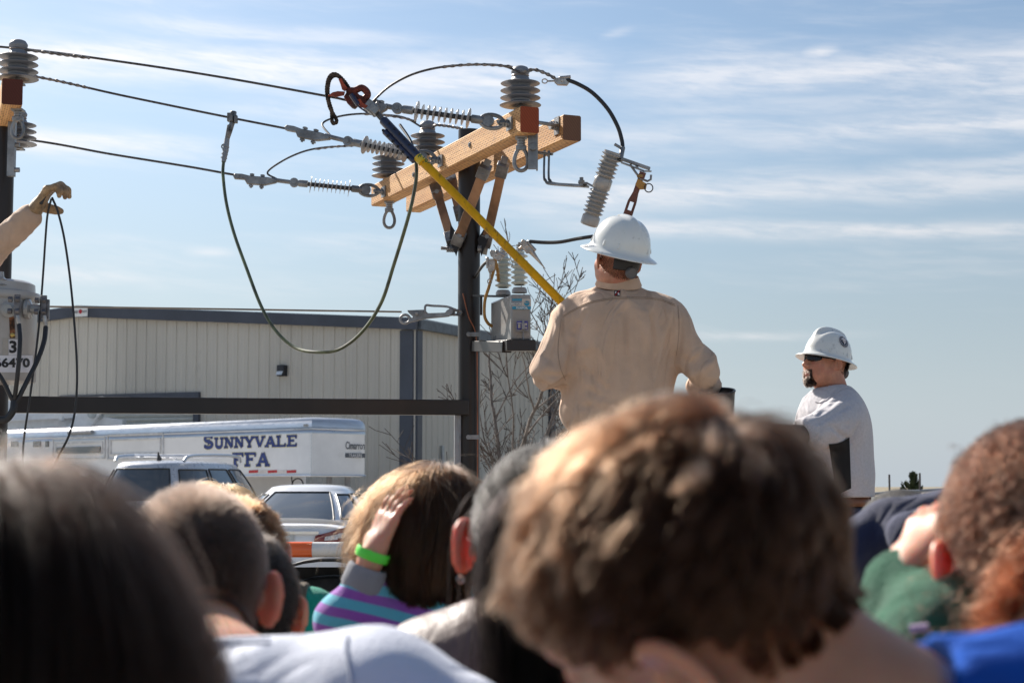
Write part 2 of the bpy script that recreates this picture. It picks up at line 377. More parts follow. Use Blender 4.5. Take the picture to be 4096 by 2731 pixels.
# cedar + pipe fence far right ------------------------------------------------
def cedar(px, pyt, Yd, wpx, label, seed):
    rnd = random.Random(seed); top = at(px, pyt, Yd); base = V(top.x, top.y, 0); H = top.z; w_ = wpx / FPX * Yd
    root = empty('cedar_tree', base, label, 'tree'); t = MB(); t.tube([base, base + V(0, 0, H * .96)], [.12, .01], 8); t.build('trunk', BARK, root)
    c = MB()
    for k in range(150):
        z = rnd.uniform(.05, 1.0) ** .8; rad = w_ * (1 - z) ** .8 * rnd.uniform(.3, 1.3); a = rnd.uniform(0, 6.28)
        tip = base + V(math.cos(a) * rad, math.sin(a) * rad, z * H + rad * .6); b0 = base + V(0, 0, z * H * .92)
        for j in range(22):
            t_ = rnd.uniform(.25, 1.0); q = b0.lerp(tip, t_); s_ = .10 * (1.15 - t_ * .6)
            d = ((tip - b0).normalized() + V(rnd.gauss(0, .5), rnd.gauss(0, .5), rnd.gauss(.35, .3))).normalized(); x = frame(d)[1] * .022
            c.add([q - x, q + x, q + d * s_ * 1.6], [(0, 1, 2)])
    c.build('crown', pm('cedar_green', (.055, .075, .03), .9, var=.35, vscale=2.5), root)
cedar(3652, 1893, 40, 120, 'dark green cedar standing past the fence beyond the navy sleeve', 3)
cedar(3610, 1952, 42, 26, 'small low cedar beside the taller dark green cedar', 9)
GALV = pm('galvanised_steel', (0.30, 0.305, 0.31), 0.45, 0.7, var=.25, vscale=9, bump=.15, bscale=80, dirt=((.22, .21, .20), 12, .6, .5))
RUSTP = pm('dark_fence_pipe', (.06, .05, .05), .7)
fl = empty('pipe_fence', at(3560, 1970, 34) * 1.0, 'low pipe fence with thin posts and horizontal rail at the lot edge', 'fence')
fl.location.z = 0
for k, (px, py) in enumerate(((3557, 1897), (3679, 1891))):
    t = at(px, py, 34); mb = MB(); mb.cyl(V(t.x, t.y, 0), t, .02, n=8); mb.build('post', RUSTP, fl)
mb = MB(); a = at(3478, 1976, 34); b = at(3640, 1966, 34); c_ = b + (b - a) * 2.2
mb.cyl(a, c_, .035, n=8); mb.cyl(a - V(0, 0, .1), c_ - V(0, 0, .1), .02, n=8)
for q in (0, .33, .66, 1): mb.cyl(a.lerp(c_, q), V(a.lerp(c_, q).x, a.lerp(c_, q).y, 0), .03, n=8)
mb.build('rail', pm('rail_grey', (.3, .31, .32), .5, .5), fl)
# ------------------------------------------------------------------ vehicles
WHITE = pm('white_trailer_skin', (.82, .81, .80), .38, var=.05, vscale=1.2, dirt=((.45, .43, .40), 1.6, .63, .3))
ALU = pm('brushed_aluminium', (.62, .64, .67), .33, .8, var=.06, vscale=3, stretch=(1, 1, 8))
RUBBER = pm('tyre_rubber', (.022, .021, .02), .8, var=.2, vscale=20, bump=.5, bscale=70)
DGLASS = pm('dark_tinted_glass', (.05, .058, .065), .06, spec=.9, var=0.02, coat=.6)
BLKP = pm('black_plastic', (.025, .025, .027), .45)
def wheel(parent, c, ax, r=.34, w_=.23):
    t = MB(); t.lathe(c - ax * w_ / 2, ax, [(r * .58, 0), (r * .9, 0), (r * .985, .03), (r, .06), (r, w_ - .06), (r * .985, w_ - .03), (r * .9, w_), (r * .58, w_), (r * .58, 0)], 32)
    wo = t.build('wheel', RUBBER, parent)
    m = MB(); m.lathe(c - ax * w_ * .5, ax, [(0, .09), (r * .2, .09), (r * .25, .05), (r * .5, .07), (r * .58, .01), (r * .6, w_ - .01), (r * .5, w_ - .07), (r * .25, w_ - .05), (0, w_ - .07)], 20)
    m.build('rim', ALU, wo); return wo
# stock trailer ---------------------------------------------------------------
T0 = at(1245, 1901, 32.0); T0.z = 0; tdir = V(-.725, .688, 0).normalized(); fdir = V(.688, .725, 0).normalized(); tn = -fdir
TM = Matrix((-tdir, fdir, V(0, 0, 1))).transposed()
trl = empty('livestock_trailer', T0, 'long white gooseneck stock trailer with blue slab lettering parked before the shed', 'trailer')
ZB, ZT = 1.63, 2.73
def plan(inset=0.0, tail=13.5):
    pts = [tdir * tail + fdir * inset, fdir * inset + tdir * inset]
    for (a, b) in ((.9, .0), (1.22, .03), (1.45, .14), (1.62, .34), (1.70, .6)): pts.append(fdir * (a - inset * .5) + tdir * (b + inset))
    return pts
def trailer_band(mb, prof, p0=0, zs=None):
    rows = []
    for (ins, z) in prof: rows.append([T0 + q + V(0, 0, z) for q in plan(ins)])
    mb.grid(rows, smooth=True)
mb = MB(); trailer_band(mb, [(0.0, ZB), (0.0, ZT - .31)]); 
P_ = plan(0.0); mb.add([T0 + q + V(0, 0, ZB) for q in P_[1:]] + [T0 + tdir * 2.5 + V(0, 0, ZB), T0 + tdir * 2.5 + fdir * 1.9 + V(0, 0, ZB)], [(0, 1, 2, 3, 4, 5, 7, 6)])
lo = MB().box(T0 + tdir * 8.0 + fdir * .98 + V(0, 0, 1.07), (11.0, 1.93, 1.14), Matrix((tdir, fdir, V(0, 0, 1))).transposed())
mb.add(lo.v, lo.f); mb.build('side_panel', WHITE, trl, sharp=50)
mb = MB(); trailer_band(mb, [(-.012, ZT - .31), (-.012, ZT - .25), (-.004, ZT - .245), (-.012, ZT - .24), (-.012, ZT - .2), (-.004, ZT - .195), (-.012, ZT - .19), (.0, ZT - .12), (.04, ZT - .05), (.11, ZT - .008), (.2, ZT), (.7, ZT + .02)])
mb.build('roof', ALU, trl, sharp=60)
mb = MB(); P_ = plan(-.014); mb.tube([T0 + q + V(0, 0, ZB) for q in P_], .022, 6); mb.build('bottom_rail', ALU, trl)
def on_trl(px, py, off=0.0):
    p0 = V(0, 0, CAMZ); d = at(px, py, 10) - p0; n = tn; t = (T0 + n * off - p0).dot(n) / d.dot(n); return p0 + d * t
mb = MB()
for s_ in (0.02, .06): 
    for k in range(14): mb.lathe(T0 + tdir * s_ + tn * .002 + V(0, 0, ZB + .04 + k * .058), tn, [(.006, 0), (.004, .004), (0, .005)], 6)
mb.box(T0 + tdir * .001 + tn * .006 + V(0, 0, (ZB + ZT - .31) / 2), (.012, .012, ZT - .31 - ZB), TM)
mb.build('corner_seam', ALU, trl)
for px0, px1, pyt, pyb in ((215, 422, 1752, 1835), (435, 655, 1737, 1835)):   # side doors / drop windows
    a, b = on_trl(px0, pyt, .0), on_trl(px1, pyt, .0); zt = (a.z + b.z) / 2; zb = on_trl(px0, pyb).z; c = (a + b) / 2; W_ = (b - a).length
    d = MB()
    for ins, e in ((0, .035), (.1, .02)):
        for (cx, cz, w1, h1) in ((0, (zt - zb) / 2 - ins, W_ - 2 * ins, .035), (0, -(zt - zb) / 2 + ins, W_ - 2 * ins, .035), (-W_ / 2 + ins, 0, .035, zt - zb - 2 * ins), (W_ / 2 - ins, 0, .035, zt - zb - 2 * ins)):
            d.box(V(c.x, c.y, (zt + zb) / 2) + TM @ V(cx, -.01, cz), (w1, e, h1), TM)
    do = d.build('door', pm('painted_frame', (.66, .66, .66), .4), trl)
    if px0 < 300:
        m = MB(); m.box(V(c.x, c.y, (zt + zb) / 2) + TM @ V(0, -.02, -.04), (W_ - .34, .03, .14), TM); m.build('window', DGLASS, do)
for px in (60, 150, 190):
    mb = MB(); p = on_trl(px, 1775); mb.box(p + TM @ V(0, -.01, 0), (.30 if px != 190 else .12, .03, .13), TM); mb.build('window', DGLASS, trl)
mb = MB(); a = on_trl(275, 1731, .03); b = on_trl(368, 1727, .03); mb.tube([a, b], .045, 8); mb.build('marker_strip', pm('lamp_grey', (.3, .31, .33), .3), trl)
mb = MB(); mb.box(on_trl(1222, 1700, .02), (.11, .012, .045), TM); mb.build('number_plate', pm('plate_grey', (.35, .35, .35), .5), trl)
# slab letters
def ribbon(mb, pts, w_, M, o):
    P = [Vector((x, y)) for x, y in pts]; L = []; n = len(P)
    for i in range(n):
        d = (P[min(i + 1, n - 1)] - P[max(i - 1, 0)]).normalized(); q = Vector((-d.y, d.x)) * w_ / 2
        if 0 < i < n - 1:
            d1 = (P[i] - P[i - 1]).normalized(); c_ = max(.5, abs(d1.dot(d))); q = q / c_
        L.append((P[i] + q, P[i] - q))
    mb.add([o + M @ V(a[0], 0, a[1]) for p in L for a in p], [(2 * i, 2 * i + 1, 2 * i + 3, 2 * i + 2) for i in range(n - 1)])
def arc(cx, cy, rx, ry, a0, a1, n=12): return [(cx + rx * math.cos(R(a0 + (a1 - a0) * i / n)), cy + ry * math.sin(R(a0 + (a1 - a0) * i / n))) for i in range(n + 1)]
def slab(mb, ch, x, W_, H, wt, M, o, g=0.0):
    """one slab-serif capital; wt stroke, g extra outline"""
    t = wt + 2 * g; s_ = wt * .55 + 2 * g; e = g
    def L(a, b, w_=None): ribbon(mb, [(x + a[0] * W_, a[1] * H), (x + b[0] * W_, b[1] * H)], w_ or t, M, o)
    def F(cx, cy, half=.2): ribbon(mb, [(x + cx * W_ - half * W_ - e, cy * H), (x + cx * W_ + half * W_ + e, cy * H)], s_, M, o)
    lo_, hi_ = .06, .94
    if ch == 'S':
        ribbon(mb, [(x + a * W_, b * H) for a, b in arc(.5, .735, .34, .21, 20, 270, 12) + arc(.5, .265, .36, .21, 90, -160, 12)], t * .95, M, o)
        L((.84, .72), (.84, .97), t * .6); L((.16, .03), (.16, .28), t * .6)
    elif ch == 'U':
        ribbon(mb, [(x + a * W_, b * H) for a, b in [(.2, .95)] + arc(.5, .33, .3, .27, 180, 360, 12) + [(.8, .95)]], t * .9, M, o); F(.2, hi_); F(.8, hi_)
    elif ch == 'N':
        L((.18, lo_), (.18, hi_), t * .75); L((.82, lo_), (.82, hi_), t * .75); L((.18, .95), (.82, .05)); F(.15, hi_, .16); F(.18, lo_); F(.82, hi_)
    elif ch == 'Y': L((.15, hi_), (.5, .45)); L((.85, hi_), (.5, .45), t * .8); L((.5, .5), (.5, lo_)); F(.15, hi_); F(.85, hi_); F(.5, lo_)
    elif ch == 'V': L((.15, hi_), (.5, .05)); L((.85, hi_), (.5, .05), t * .8); F(.15, hi_); F(.85, hi_)
    elif ch == 'A': L((.13, lo_), (.48, .96), t * .8); L((.87, lo_), (.5, .96)); L((.28, .33), (.72, .33), t * .6); F(.13, lo_); F(.87, lo_)
    elif ch == 'L': L((.25, lo_), (.25, hi_)); F(.25, hi_, .22); ribbon(mb, [(x - e, lo_ * H), (x + .95 * W_ + e, lo_ * H)], s_, M, o); L((.9, .03), (.9, .32), t * .6)
    elif ch in 'EF':
        L((.25, lo_), (.25, hi_)); ribbon(mb, [(x - e, hi_ * H), (x + .95 * W_ + e, hi_ * H)], s_, M, o); L((.9, .97), (.9, .70), t * .6); L((.25, .52), (.66, .52), t * .6); L((.66, .4), (.66, .64), t * .45)
        if ch == 'E': ribbon(mb, [(x - e, lo_ * H), (x + .95 * W_ + e, lo_ * H)], s_, M, o); L((.92, .03), (.92, .30), t * .6)
        else: F(.25, lo_, .24)
GOLD = pm('gold_outline_paint', (.62, .55, .18), .5); BLUE = pm('blue_letter_paint', (.018, .045, .22), .45, var=.06)
for mat_, g_, off in ((GOLD, .009, .006), (BLUE, 0, .010)):
    mb = MB()
    def word(letters, px0, px1, pyt, pyb, big=1.0):
        a, b = on_trl(px0, pyb, off), on_trl(px1, pyb, off); H = on_trl(px0, pyt, off).z - a.z; n = len(letters); W_ = (b - a).length
        first = big; unit = W_ / (n - 1 + first); x = 0.0
        for i, ch in enumerate(letters):
            k = first if i == 0 else 1.0; slab(mb, ch, x + unit * .04, unit * k * .94, H * (1.28 if (i == 0 and big > 1) else 1.0), unit * .23, TM, a, g_); x += unit * k
    word('SUNNYVALE', 810, 1188, 1752, 1793, 1.15); mb.build('lettering', mat_, trl); mb = MB(); word('FFA', 926, 1076, 1812, 1865); mb.build('lettering', mat_, trl)
RR, RW = pm('reflector_red', (.55, .01, .02), .35), pm('reflector_white', (.8, .72, .68), .35)
for i in range(5):
    a = 995 + i * 38; A = on_trl(a, 1886, .008); B_ = on_trl(a + 37, 1884, .008); h = .052; m_ = MB()
    m_.add([A - V(0, 0, h / 2), B_ - V(0, 0, h / 2), B_ + V(0, 0, h / 2), A + V(0, 0, h / 2)], [(0, 1, 2, 3)]); m_.build('reflector', RR if i % 2 == 0 else RW, trl)
# maker's mark on the nose
FM = Matrix((fdir, tdir, V(0, 0, 1))).transposed(); p = T0 + fdir * 1.08 + V(0, 0, 2.14) - tdir * .006
mb = MB(); lettering(mb, 'Cimarron', .20, p, FM, .004, .62)
pq = p + V(0, 0, -.12); mb.box(pq, (.50, .004, .085), FM); mb.build('maker_mark', pm('grey_vinyl', (.09, .10, .12), .5), trl)
mb = MB(); lettering(mb, 'TRAILERS', .085, pq + V(0, 0, -.03) - tdir * .004, FM, .001, .95); mb.build('maker_mark_words', pm('vinyl_white', (.75, .75, .75), .5), trl)
mb = MB(); c = T0 + fdir * .95 + tdir * .6; mb.cyl(c + V(0, 0, .9), c + V(0, 0, ZB), .055); mb.build('coupler_tube', pm('hitch_steel', (.3, .3, .31), .5, .4), trl); mb = MB(); mb.cyl(T0 + fdir * 1.2 + tdir * .35 + V(0, 0, .1), T0 + fdir * 1.2 + tdir * .35 + V(0, 0, ZB), .06)
mb.bar(T0 + tdir * 2.5 + fdir * .1 + V(0, 0, 1.63), T0 + tdir * 2.9 + fdir * .1 + V(0, 0, .6), .1, .12); mb.build('hitch_post', pm('hitch_steel', (.3, .3, .31), .5, .4), trl)
mb = MB(); q0 = T0 + tdir * .95 + fdir * .3; mb.tube(spline([q0 + V(0, 0, 1.62), q0 + V(.04, 0, 1.75) - V(0, 0, .3), q0 - V(-.25, 0, -1.62) - V(0, 0, .35)], 6), .012, 6)
mb.tube(spline([q0 + V(0, 0, 1.25), q0 + V(.02, 0, 1.5), q0 + V(.12, 0, 1.58), q0 + V(.22, 0, 1.5), q0 + V(.24, 0, 1.2)], 6), .014, 6); mb.build('hitch_cable', BLKP, trl)
for s_ in (7.2, 8.2, 9.2): wheel(trl, T0 + tdir * s_ + fdir * .05 + V(0, 0, .38), -fdir, .38, .22); wheel(trl, T0 + tdir * s_ + fdir * 1.9 + V(0, 0, .38), fdir, .38, .22)

# generic car -------------------------------------------------------------------
def sup(t, n): c, s_ = math.cos(t), math.sin(t); return (math.copysign(abs(c) ** (2 / n), c), math.copysign(abs(s_) ** (2 / n), s_))
def make_car(name, loc, heading, label, paint, st, belt, top, wins, lamp, extra=None, group=None, cat='car', whl=.34):
    """local: +y forward, x right. st: stations (y, halfwidth, zlo, zhi); belt/top: (yc, a, b, z)"""
    root = empty(name, loc, label, cat, group); MT = rotz(-heading); O = Vector(loc); T = lambda p: O + MT @ Vector(p)
    body = MB(); N = 40; rows = []
    for (y, hw, z0, z1) in st:
        zc, hz = (z0 + z1) / 2, (z1 - z0) / 2; row = []
        for j in range(N):
            c, s_ = sup(2 * math.pi * j / N, 4.2); tuck = 1 - .06 * max(0, s_) ** 2 - .05 * max(0, -s_) ** 2
            row.append(T((c * hw * tuck, y, zc + s_ * hz)))
        rows.append(row)
    body.grid(rows, True); body.add(rows[0], [tuple(range(N))]); body.add(rows[-1], [tuple(range(N))[::-1]])
    def G(u, v, off=0.0):
        c0, s0 = sup(u, 3.4); c1, s1 = sup(u, 3.0); bl = math.sin(math.pi * v) * .035
        yc = belt[0] + (top[0] - belt[0]) * v; a = belt[1] + (top[1] - belt[1]) * v + bl + off; b = belt[2] + (top[2] - belt[2]) * v + bl + off
        return T((c0 * b * (1 - v) + c1 * b * v, yc + (s0 * a * (1 - v) + s1 * a * v), belt[3] + (top[3] - belt[3]) * v))
    gh = [[G(2 * math.pi * j / 64, v) for j in range(64)] for v in (0, .15, .3, .5, .7, .85, .94, 1)]
    for k, (sc, dz) in enumerate(((.93, .035), (.75, .058), (.4, .072), (.02, .076))):
        c_ = T((0, top[0], top[3] + dz)); gh.append([Vector(((p - T((0, top[0], top[3]))) * sc) + c_) for p in [G(2 * math.pi * j / 64, 1) for j in range(64)]])
    body.grid(gh, True); body.build('body', paint, root, sharp=45)
    for (nm, u0, u1, v0, v1) in wins:
        m = MB(); n = 14; m.grid([[G(R(u0 + (u1 - u0) * j / n), v0 + (v1 - v0) * i / 6, .008) for j in range(n + 1)] for i in range(7)]); wo = m.build(nm, DGLASS, root)
        f = MB(); ring = [G(R(u0 + (u1 - u0) * j / n), v0, .012) for j in range(n + 1)] + [G(R(u1), v0 + (v1 - v0) * i / 6, .012) for i in range(1, 7)] + [G(R(u1 + (u0 - u1) * j / n), v1, .012) for j in range(1, n + 1)] + [G(R(u0), v1 + (v0 - v1) * i / 6, .012) for i in range(1, 6)]
        f.tube(ring, .013, 5, closed=True); f.build('window_trim', BLKP, wo)
    for (x, y) in ((1, 1.4), (-1, 1.4), (1, -1.4), (-1, -1.4)):
        hw = max(s_[1] for s_ in st); wheel(root, T((x * (hw - .11), y, whl)), MT @ V(x, 0, 0), whl, .22)
    if lamp: lamp(root, T, MT)
    if extra: extra(root, T, MT, G)
    return root
RED = pm('lamp_red', (.22, .004, .012), .2, coat=.5); REDB = pm('lamp_bright_red', (.6, .01, .01), .25); CLR = pm('lamp_clear', (.75, .72, .72), .2, var=.2, vscale=40); CHR = pm('chrome', (.7, .72, .74), .12, 1.0, var=.03)
def sedan_lamp(root, T, MT):
    for sx_ in (1, -1):
        q = lambda x, y, z: T((sx_ * x, y, z))
        m = MB(); fr = [(.42, -2.425, .845), (.55, -2.42, .88), (.70, -2.40, .93), (.80, -2.34, .955), (.875, -2.24, .95), (.918, -2.08, .905)]
        bo = [(.40, -2.435, .76), (.52, -2.432, .76), (.68, -2.415, .755), (.80, -2.36, .75), (.88, -2.26, .76), (.920, -2.11, .84)]
        m.grid([[q(x, y - .012, z) for x, y, z in fr], [q(x, y - .02, z) for x, y, z in bo]]); l = m.build('tail_light', RED, root, solid=.03)
        m = MB()
        for (i0, i1, a, b) in ((1, 2, .35, .72), (3, 4, .35, .75)):
            P = [Vector(fr[i]).lerp(Vector(bo[i]), t) for i in (i0, i1) for t in (a, b)]; m.add([q(p.x + .004, p.y - .075, p.z) for p in P], [(0, 1, 3, 2)])
        P = [Vector(fr[i]).lerp(Vector(bo[i]), t) for i in (2, 3) for t in (.3, .62)]; m.add([q(p.x + .004, p.y - .075, p.z) for p in P], [(0, 1, 3, 2)]); m.build('reversing_lens', CLR, l)
        m = MB()
        for z in (.78, .80): m.tube([q(.48, -2.47, z), q(.68, -2.45, z), q(.80, -2.40, z + .004), q(.88, -2.29, z + .006)], .006, 5)
        m.build('brake_strip', REDB, l)
    m = MB(); m.box(T((0, -2.455, .885)), (.92, .03, .035), MT); m.build('chrome_strip', CHR, root)
    m = MB(); m.box(T((0, -2.44, .80)), (.32, .03, .16), MT); m.build('number_plate', pm('plate', (.6, .62, .62), .5), root)
    m = MB(); m.grid([[T((x, -2.20 - .05 * (1 - abs(x) / .75), 1.035 - .03 * (abs(x) / .75) ** 3)) for x in np.linspace(-.76, .76, 12)], [T((x, -2.40 - .06 * (1 - abs(x) / .75), 1.055 - .045 * (abs(x) / .75) ** 3)) for x in np.linspace(-.76, .76, 12)], [T((x, -2.39 - .06 * (1 - abs(x) / .75), 1.0 - .03 * (abs(x) / .75) ** 3)) for x in np.linspace(-.76, .76, 12)]]); m.build('spoiler', WPAINT, root, solid=.01)
def seats(root, T, MT, G):
    pass
WPAINT = pm('white_car_paint', (.80, .81, .83), .22, var=.02, coat=.7, spec=.5)
SPAINT = pm('silver_car_paint', (.50, .51, .54), .3, .35, var=.03, coat=.7)
sed_st = [(-2.44, .60, .42, .80), (-2.43, .78, .36, .90), (-2.36, .86, .32, .96), (-2.2, .905, .30, .99), (-1.7, .925, .26, 1.0), (-1.0, .93, .2, .98), (0, .93, .2, .96), (1.0, .93, .2, .95), (1.6, .92, .22, .90), (2.1, .89, .26, .82), (2.35, .80, .32, .72), (2.42, .6, .4, .62)]
sed_w = [('rear_window', -119, -61, .08, .93), ('side_window', -52, -24, .16, .86), ('side_window', -21, 8, .10, .88), ('side_window', 11, 48, .10, .88), ('side_window', 204, 232, .16, .86), ('side_window', 172, 201, .10, .88), ('side_window', 132, 169, .10, .88), ('windscreen', 64, 116, .06, .94)]
SB = (-.28, 1.70, .83, .965); ST_ = (-.30, .66, .53, 1.39)
make_car('sedan', V(-2.83 + .19, 21 + 2.0, 0), R(3), 'white four-door saloon seen from behind, below the blue-lettered stock trailer', WPAINT, sed_st, SB, ST_, sed_w, sedan_lamp)
suv_st = [(-2.50, .70, .45, 1.0), (-2.48, .88, .38, 1.14), (-2.35, .95, .32, 1.2), (-1.0, .985, .28, 1.2), (1.0, .985, .28, 1.18), (1.7, .97, .3, 1.14), (2.3, .93, .34, 1.02), (2.5, .8, .4, .9)]
suv_w = [('rear_window', -118, -62, .10, .88), ('side_window', -50, -14, .12, .86), ('side_window', -10.5, 3, .10, .88), ('side_window', 5.5, 32, .10, .88), ('side_window', 194, 230, .12, .86), ('side_window', 177, 190.5, .10, .88), ('side_window', 148, 174.5, .10, .88), ('windscreen', 62, 118, .06, .92)]
def suv_x(root, T, MT, G):
    for s_ in (1, -1):
        m = MB(); m.tube(spline([T((s_ * .60, -1.9, 1.84)), T((s_ * .62, -1.7, 1.92)), T((s_ * .62, -.6, 1.955)), T((s_ * .62, .3, 1.94)), T((s_ * .60, .5, 1.86))], 6), .028, 8); m.build('roof_rail', ALU, root)
    m = MB(); m.tube([T((.1, -1.75, 1.86)), T((.1, -1.78, 1.93)), T((.1, -1.80, 1.99))], [.045, .022, .01], 8); m.build('antenna', BLKP, root)
    for y in (-1.2, -.2): m = MB(); m.tube([T((-.62, y, 1.94)), T((.62, y, 1.94))], .02, 8); m.build('roof_bar', ALU, root)
make_car('suv', V(-5.45, 29.6, 0), R(13), 'silver grey sport utility with roof rails and stub antenna, nearer than the trailer', SPAINT, suv_st, (-.55, 1.95, .90, 1.15), (-.75, 1.45, .70, 1.79), suv_w, None, suv_x, whl=.38)
make_car('sedan', V((3130 - 2048) / FPX * 24, 24, 0), R(-92), 'pale saloon mostly hidden behind the man in the grey T-shirt', WPAINT, sed_st, SB, ST_, sed_w, sedan_lamp)
make_car('hatchback', V((1110 - 2048) / FPX * 35.4, 35.4, 0), R(80), 'white car roof glimpsed under the raised nose of the stock trailer', WPAINT, sed_st, SB, (-.4, 1.0, .6, 1.40), sed_w, None)
# bucket truck beyond the trailer
bk = empty('bucket_truck', V((150 - 2048) / FPX * 41.5, 41.5, 0), 'white aerial lift truck with folded boom behind the trailer roof', 'truck')
WB = pm('boom_white', (.78, .79, .8), .4, var=.05)
mb = MB(); a, b = at(40, 1668, 41.5), at(345, 1655, 41.5); mb.bar(a - (b - a) * .8, b, .28, .20); mb.build('upper_boom', WB, bk, bev=.02)
mb = MB(); mb.bar(at(240, 1662, 41.3), at(252, 1661, 41.3), .34, .24); mb.build('boom_collar', WB, bk, bev=.01)
mb = MB(); mb.prism([(0, 0), (.55, 0), (.98, .62), (.86, .78), (.62, .74), (.2, .3)], Matrix.Identity(3), .3, at(265, 1714, 41.2)); mb.build('knuckle', WB, bk, bev=.02)
mb = MB(); c = at(366, 1656, 41.1); mb.cyl(c, c + V(0, .4, 0), .10, n=16); c = at(384, 1657, 41.3); mb.cyl(c, c + V(0, .3, 0), .12, n=16); mb.build('pivot_pin', pm('pin_grey', (.5, .52, .52), .4, .3), bk)
mb = MB(); mb.prism([(-3.2, 0), (2.0, 0), (2.0, .35), (.2, .62), (-3.2, 1.3)], Matrix.Identity(3), .5, at(160, 1735, 41.6)); mb.build('lower_boom', WB, bk, bev=.03)
mb = MB(); o = bk.location; mb.box(o + V(-.5, .2, 1.3), (6.5, 2.2, 1.3)); mb.build('service_body', WB, bk, bev=.05)
for x in (-2.8, 1.9):
    for y in (-.9, 1.3): wheel(bk, o + V(x, y, .48), V(0, 1 if y > 0 else -1, 0), .48, .28)
# ------------------------------------------------------------------ demonstration pole line
STEEL = pm('brown_black_steel', (.021, .016, .015), .38, .0, var=.2, vscale=2.5, stretch=(1, 1, .15), spec=.4)
WOOD = None
def timber(name, axis):
    """sawn fir with incising marks; axis = local grain direction"""
    m = bpy.data.materials.new(name); m.use_nodes = True; t = m.node_tree; b = t.nodes['Principled BSDF']
    c = t.nodes.new('ShaderNodeTexCoord'); mp = t.nodes.new('ShaderNodeMapping'); mp.inputs['Rotation'].default_value = (0, 0, -math.atan2(axis.y, axis.x))
    t.links.new(c.outputs['Object'], mp.inputs[0]); q = t.nodes.new('ShaderNodeSeparateXYZ'); t.links.new(mp.outputs[0], q.inputs[0])
    x, y, z = (E(t, q.outputs[i]) for i in range(3))
    gr = noise(t, comb(t, x * 1.6, y * 26, z * 26), 1.0, 5.0, .6, .6)
    ring = ((z * 120 + gr * 14 + y * 60).f('SINE') * .5 + .5)
    base = mixc(t, gr.ss(.3, .75), (.50, .26, .095), (.78, .47, .21)); base = mixc(t, ring * .22, base, (.36, .17, .06))
    # incising: short dark slits in staggered rows
    row = ((z + y) * 92.0); rf = row.f('FLOOR'); fr = row - rf
    sx_ = x * 26.0 + rf * .37; fx = sx_ - sx_.f('FLOOR')
    slit = ((fr - .5).f('ABSOLUTE')).ss(.16, .28, 1.0, 0.0) * ((fx - .5).f('ABSOLUTE')).ss(.22, .30, 1.0, 0.0)
    wear = noise(t, c.outputs['Object'], 24.0, 3.0)
    slit = slit * wear.ss(.34, .62, .25, 1.0)
    col = mixc(t, slit * .85, base, (.15, .06, .025)); n3 = noise(t, c.outputs['Object'], 7.0, 4.0)
    col = mixc(t, n3.ss(.56, .75) * .5, col, (.30, .19, .11)); cr = noise(t, comb(t, x * .9, y * 18, z * 18), 2.2, 2.0); col = mixc(t, (cr - .5).f('ABSOLUTE').ss(.0, .012, .7, 0.0), col, (.12, .055, .025)); t.links.new(col, b.inputs['Base Color']); b.inputs['Roughness'].default_value = .75
    bn = t.nodes.new('ShaderNodeBump'); bn.inputs['Strength'].default_value = .5; bn.inputs['Distance'].default_value = .003
    t.links.new((gr * .5 - slit).k, bn.inputs['Height']); t.links.new(bn.outputs[0], b.inputs['Normal']); return m
def endgrain(name, c1, c2):
    m = bpy.data.materials.new(name); m.use_nodes = True; t = m.node_tree; b = t.nodes['Principled BSDF']; c = t.nodes.new('ShaderNodeTexCoord')
    q = t.nodes.new('ShaderNodeSeparateXYZ'); t.links.new(c.outputs['Object'], q.inputs[0]); x, y, z = (E(t, q.outputs[i]) for i in range(3))
    r = ((x * 500 + z * 330 + noise(t, c.outputs['Object'], 16, 3) * 4).f('SINE') * .5 + .5)
    t.links.new(mixc(t, r * .6, c1, c2), b.inputs['Base Color']); b.inputs['Roughness'].default_value = .85; return m
EG1 = endgrain('red_end_grain', (.28, .055, .018), (.17, .03, .012)); EG2 = endgrain('brown_end_grain', (.17, .085, .05), (.10, .05, .032))
NEAR = at(2112, 486, 7.8); AZ_ = 3.133; NEAR.z = AZ_
FAR = at(1516, 780, 9.88); FAR.z = AZ_
adir = (FAR - NEAR).normalized(); an = V(adir.y, -adir.x, 0); an = an if an.x < 0 else -an      # faces left
ALEN = (FAR - NEAR).length; TW, TH = .094, .122
def crossarm(a, L, d, eg, label, near_len=0.0, chamfer=.008):
    a = Vector(a); c = .006; poly = [(-TW / 2 + c, -TH / 2), (TW / 2 - c, -TH / 2), (TW / 2, -TH / 2 + c), (TW / 2, TH / 2 - c), (TW / 2 - c, TH / 2), (-TW / 2 + c, TH / 2), (-TW / 2, TH / 2 - c), (-TW / 2, -TH / 2 + c)]
    n = V(d.y, -d.x, 0); m = MB(); M = Matrix((-n, d, V(0, 0, 1))).transposed()
    m.prism(poly, M, L, a); m.mi[0] = m.mi[1] = 1
    o = m.build('crossarm', [timber('timber_' + label[:5], d), eg]); tag(o, label, 'crossarm', 'wooden crossarms of the demonstration poles'); return o
arm1 = crossarm(NEAR - adir * .02, ALEN + .02, adir, EG1, 'incised wooden crossarm with red-stained end carrying the three dead-end insulators')
OFF = -an * .21 + adir * .0
near2 = at(2281, 489, 7.98); near2.z = AZ_
arm2 = crossarm(near2 - adir * .02, ALEN + .05, adir, EG2, 'rear wooden crossarm with brown sawn end, behind the steel pole')
PC = at(1877, 700, 8.83)                                          # steel pole
P1 = V(PC.x, PC.y, 0)
pole = empty('steel_pole', P1, 'dark brown steel pole holding both wooden crossarms beside the grey capacitor', 'pole', 'steel poles of the demonstration line')
ptop = at(1875, 522, 8.83).z
m = MB(); m.tube([P1, P1 + V(0, 0, ptop)], .0575, 32); m.build('shaft', STEEL, pole)
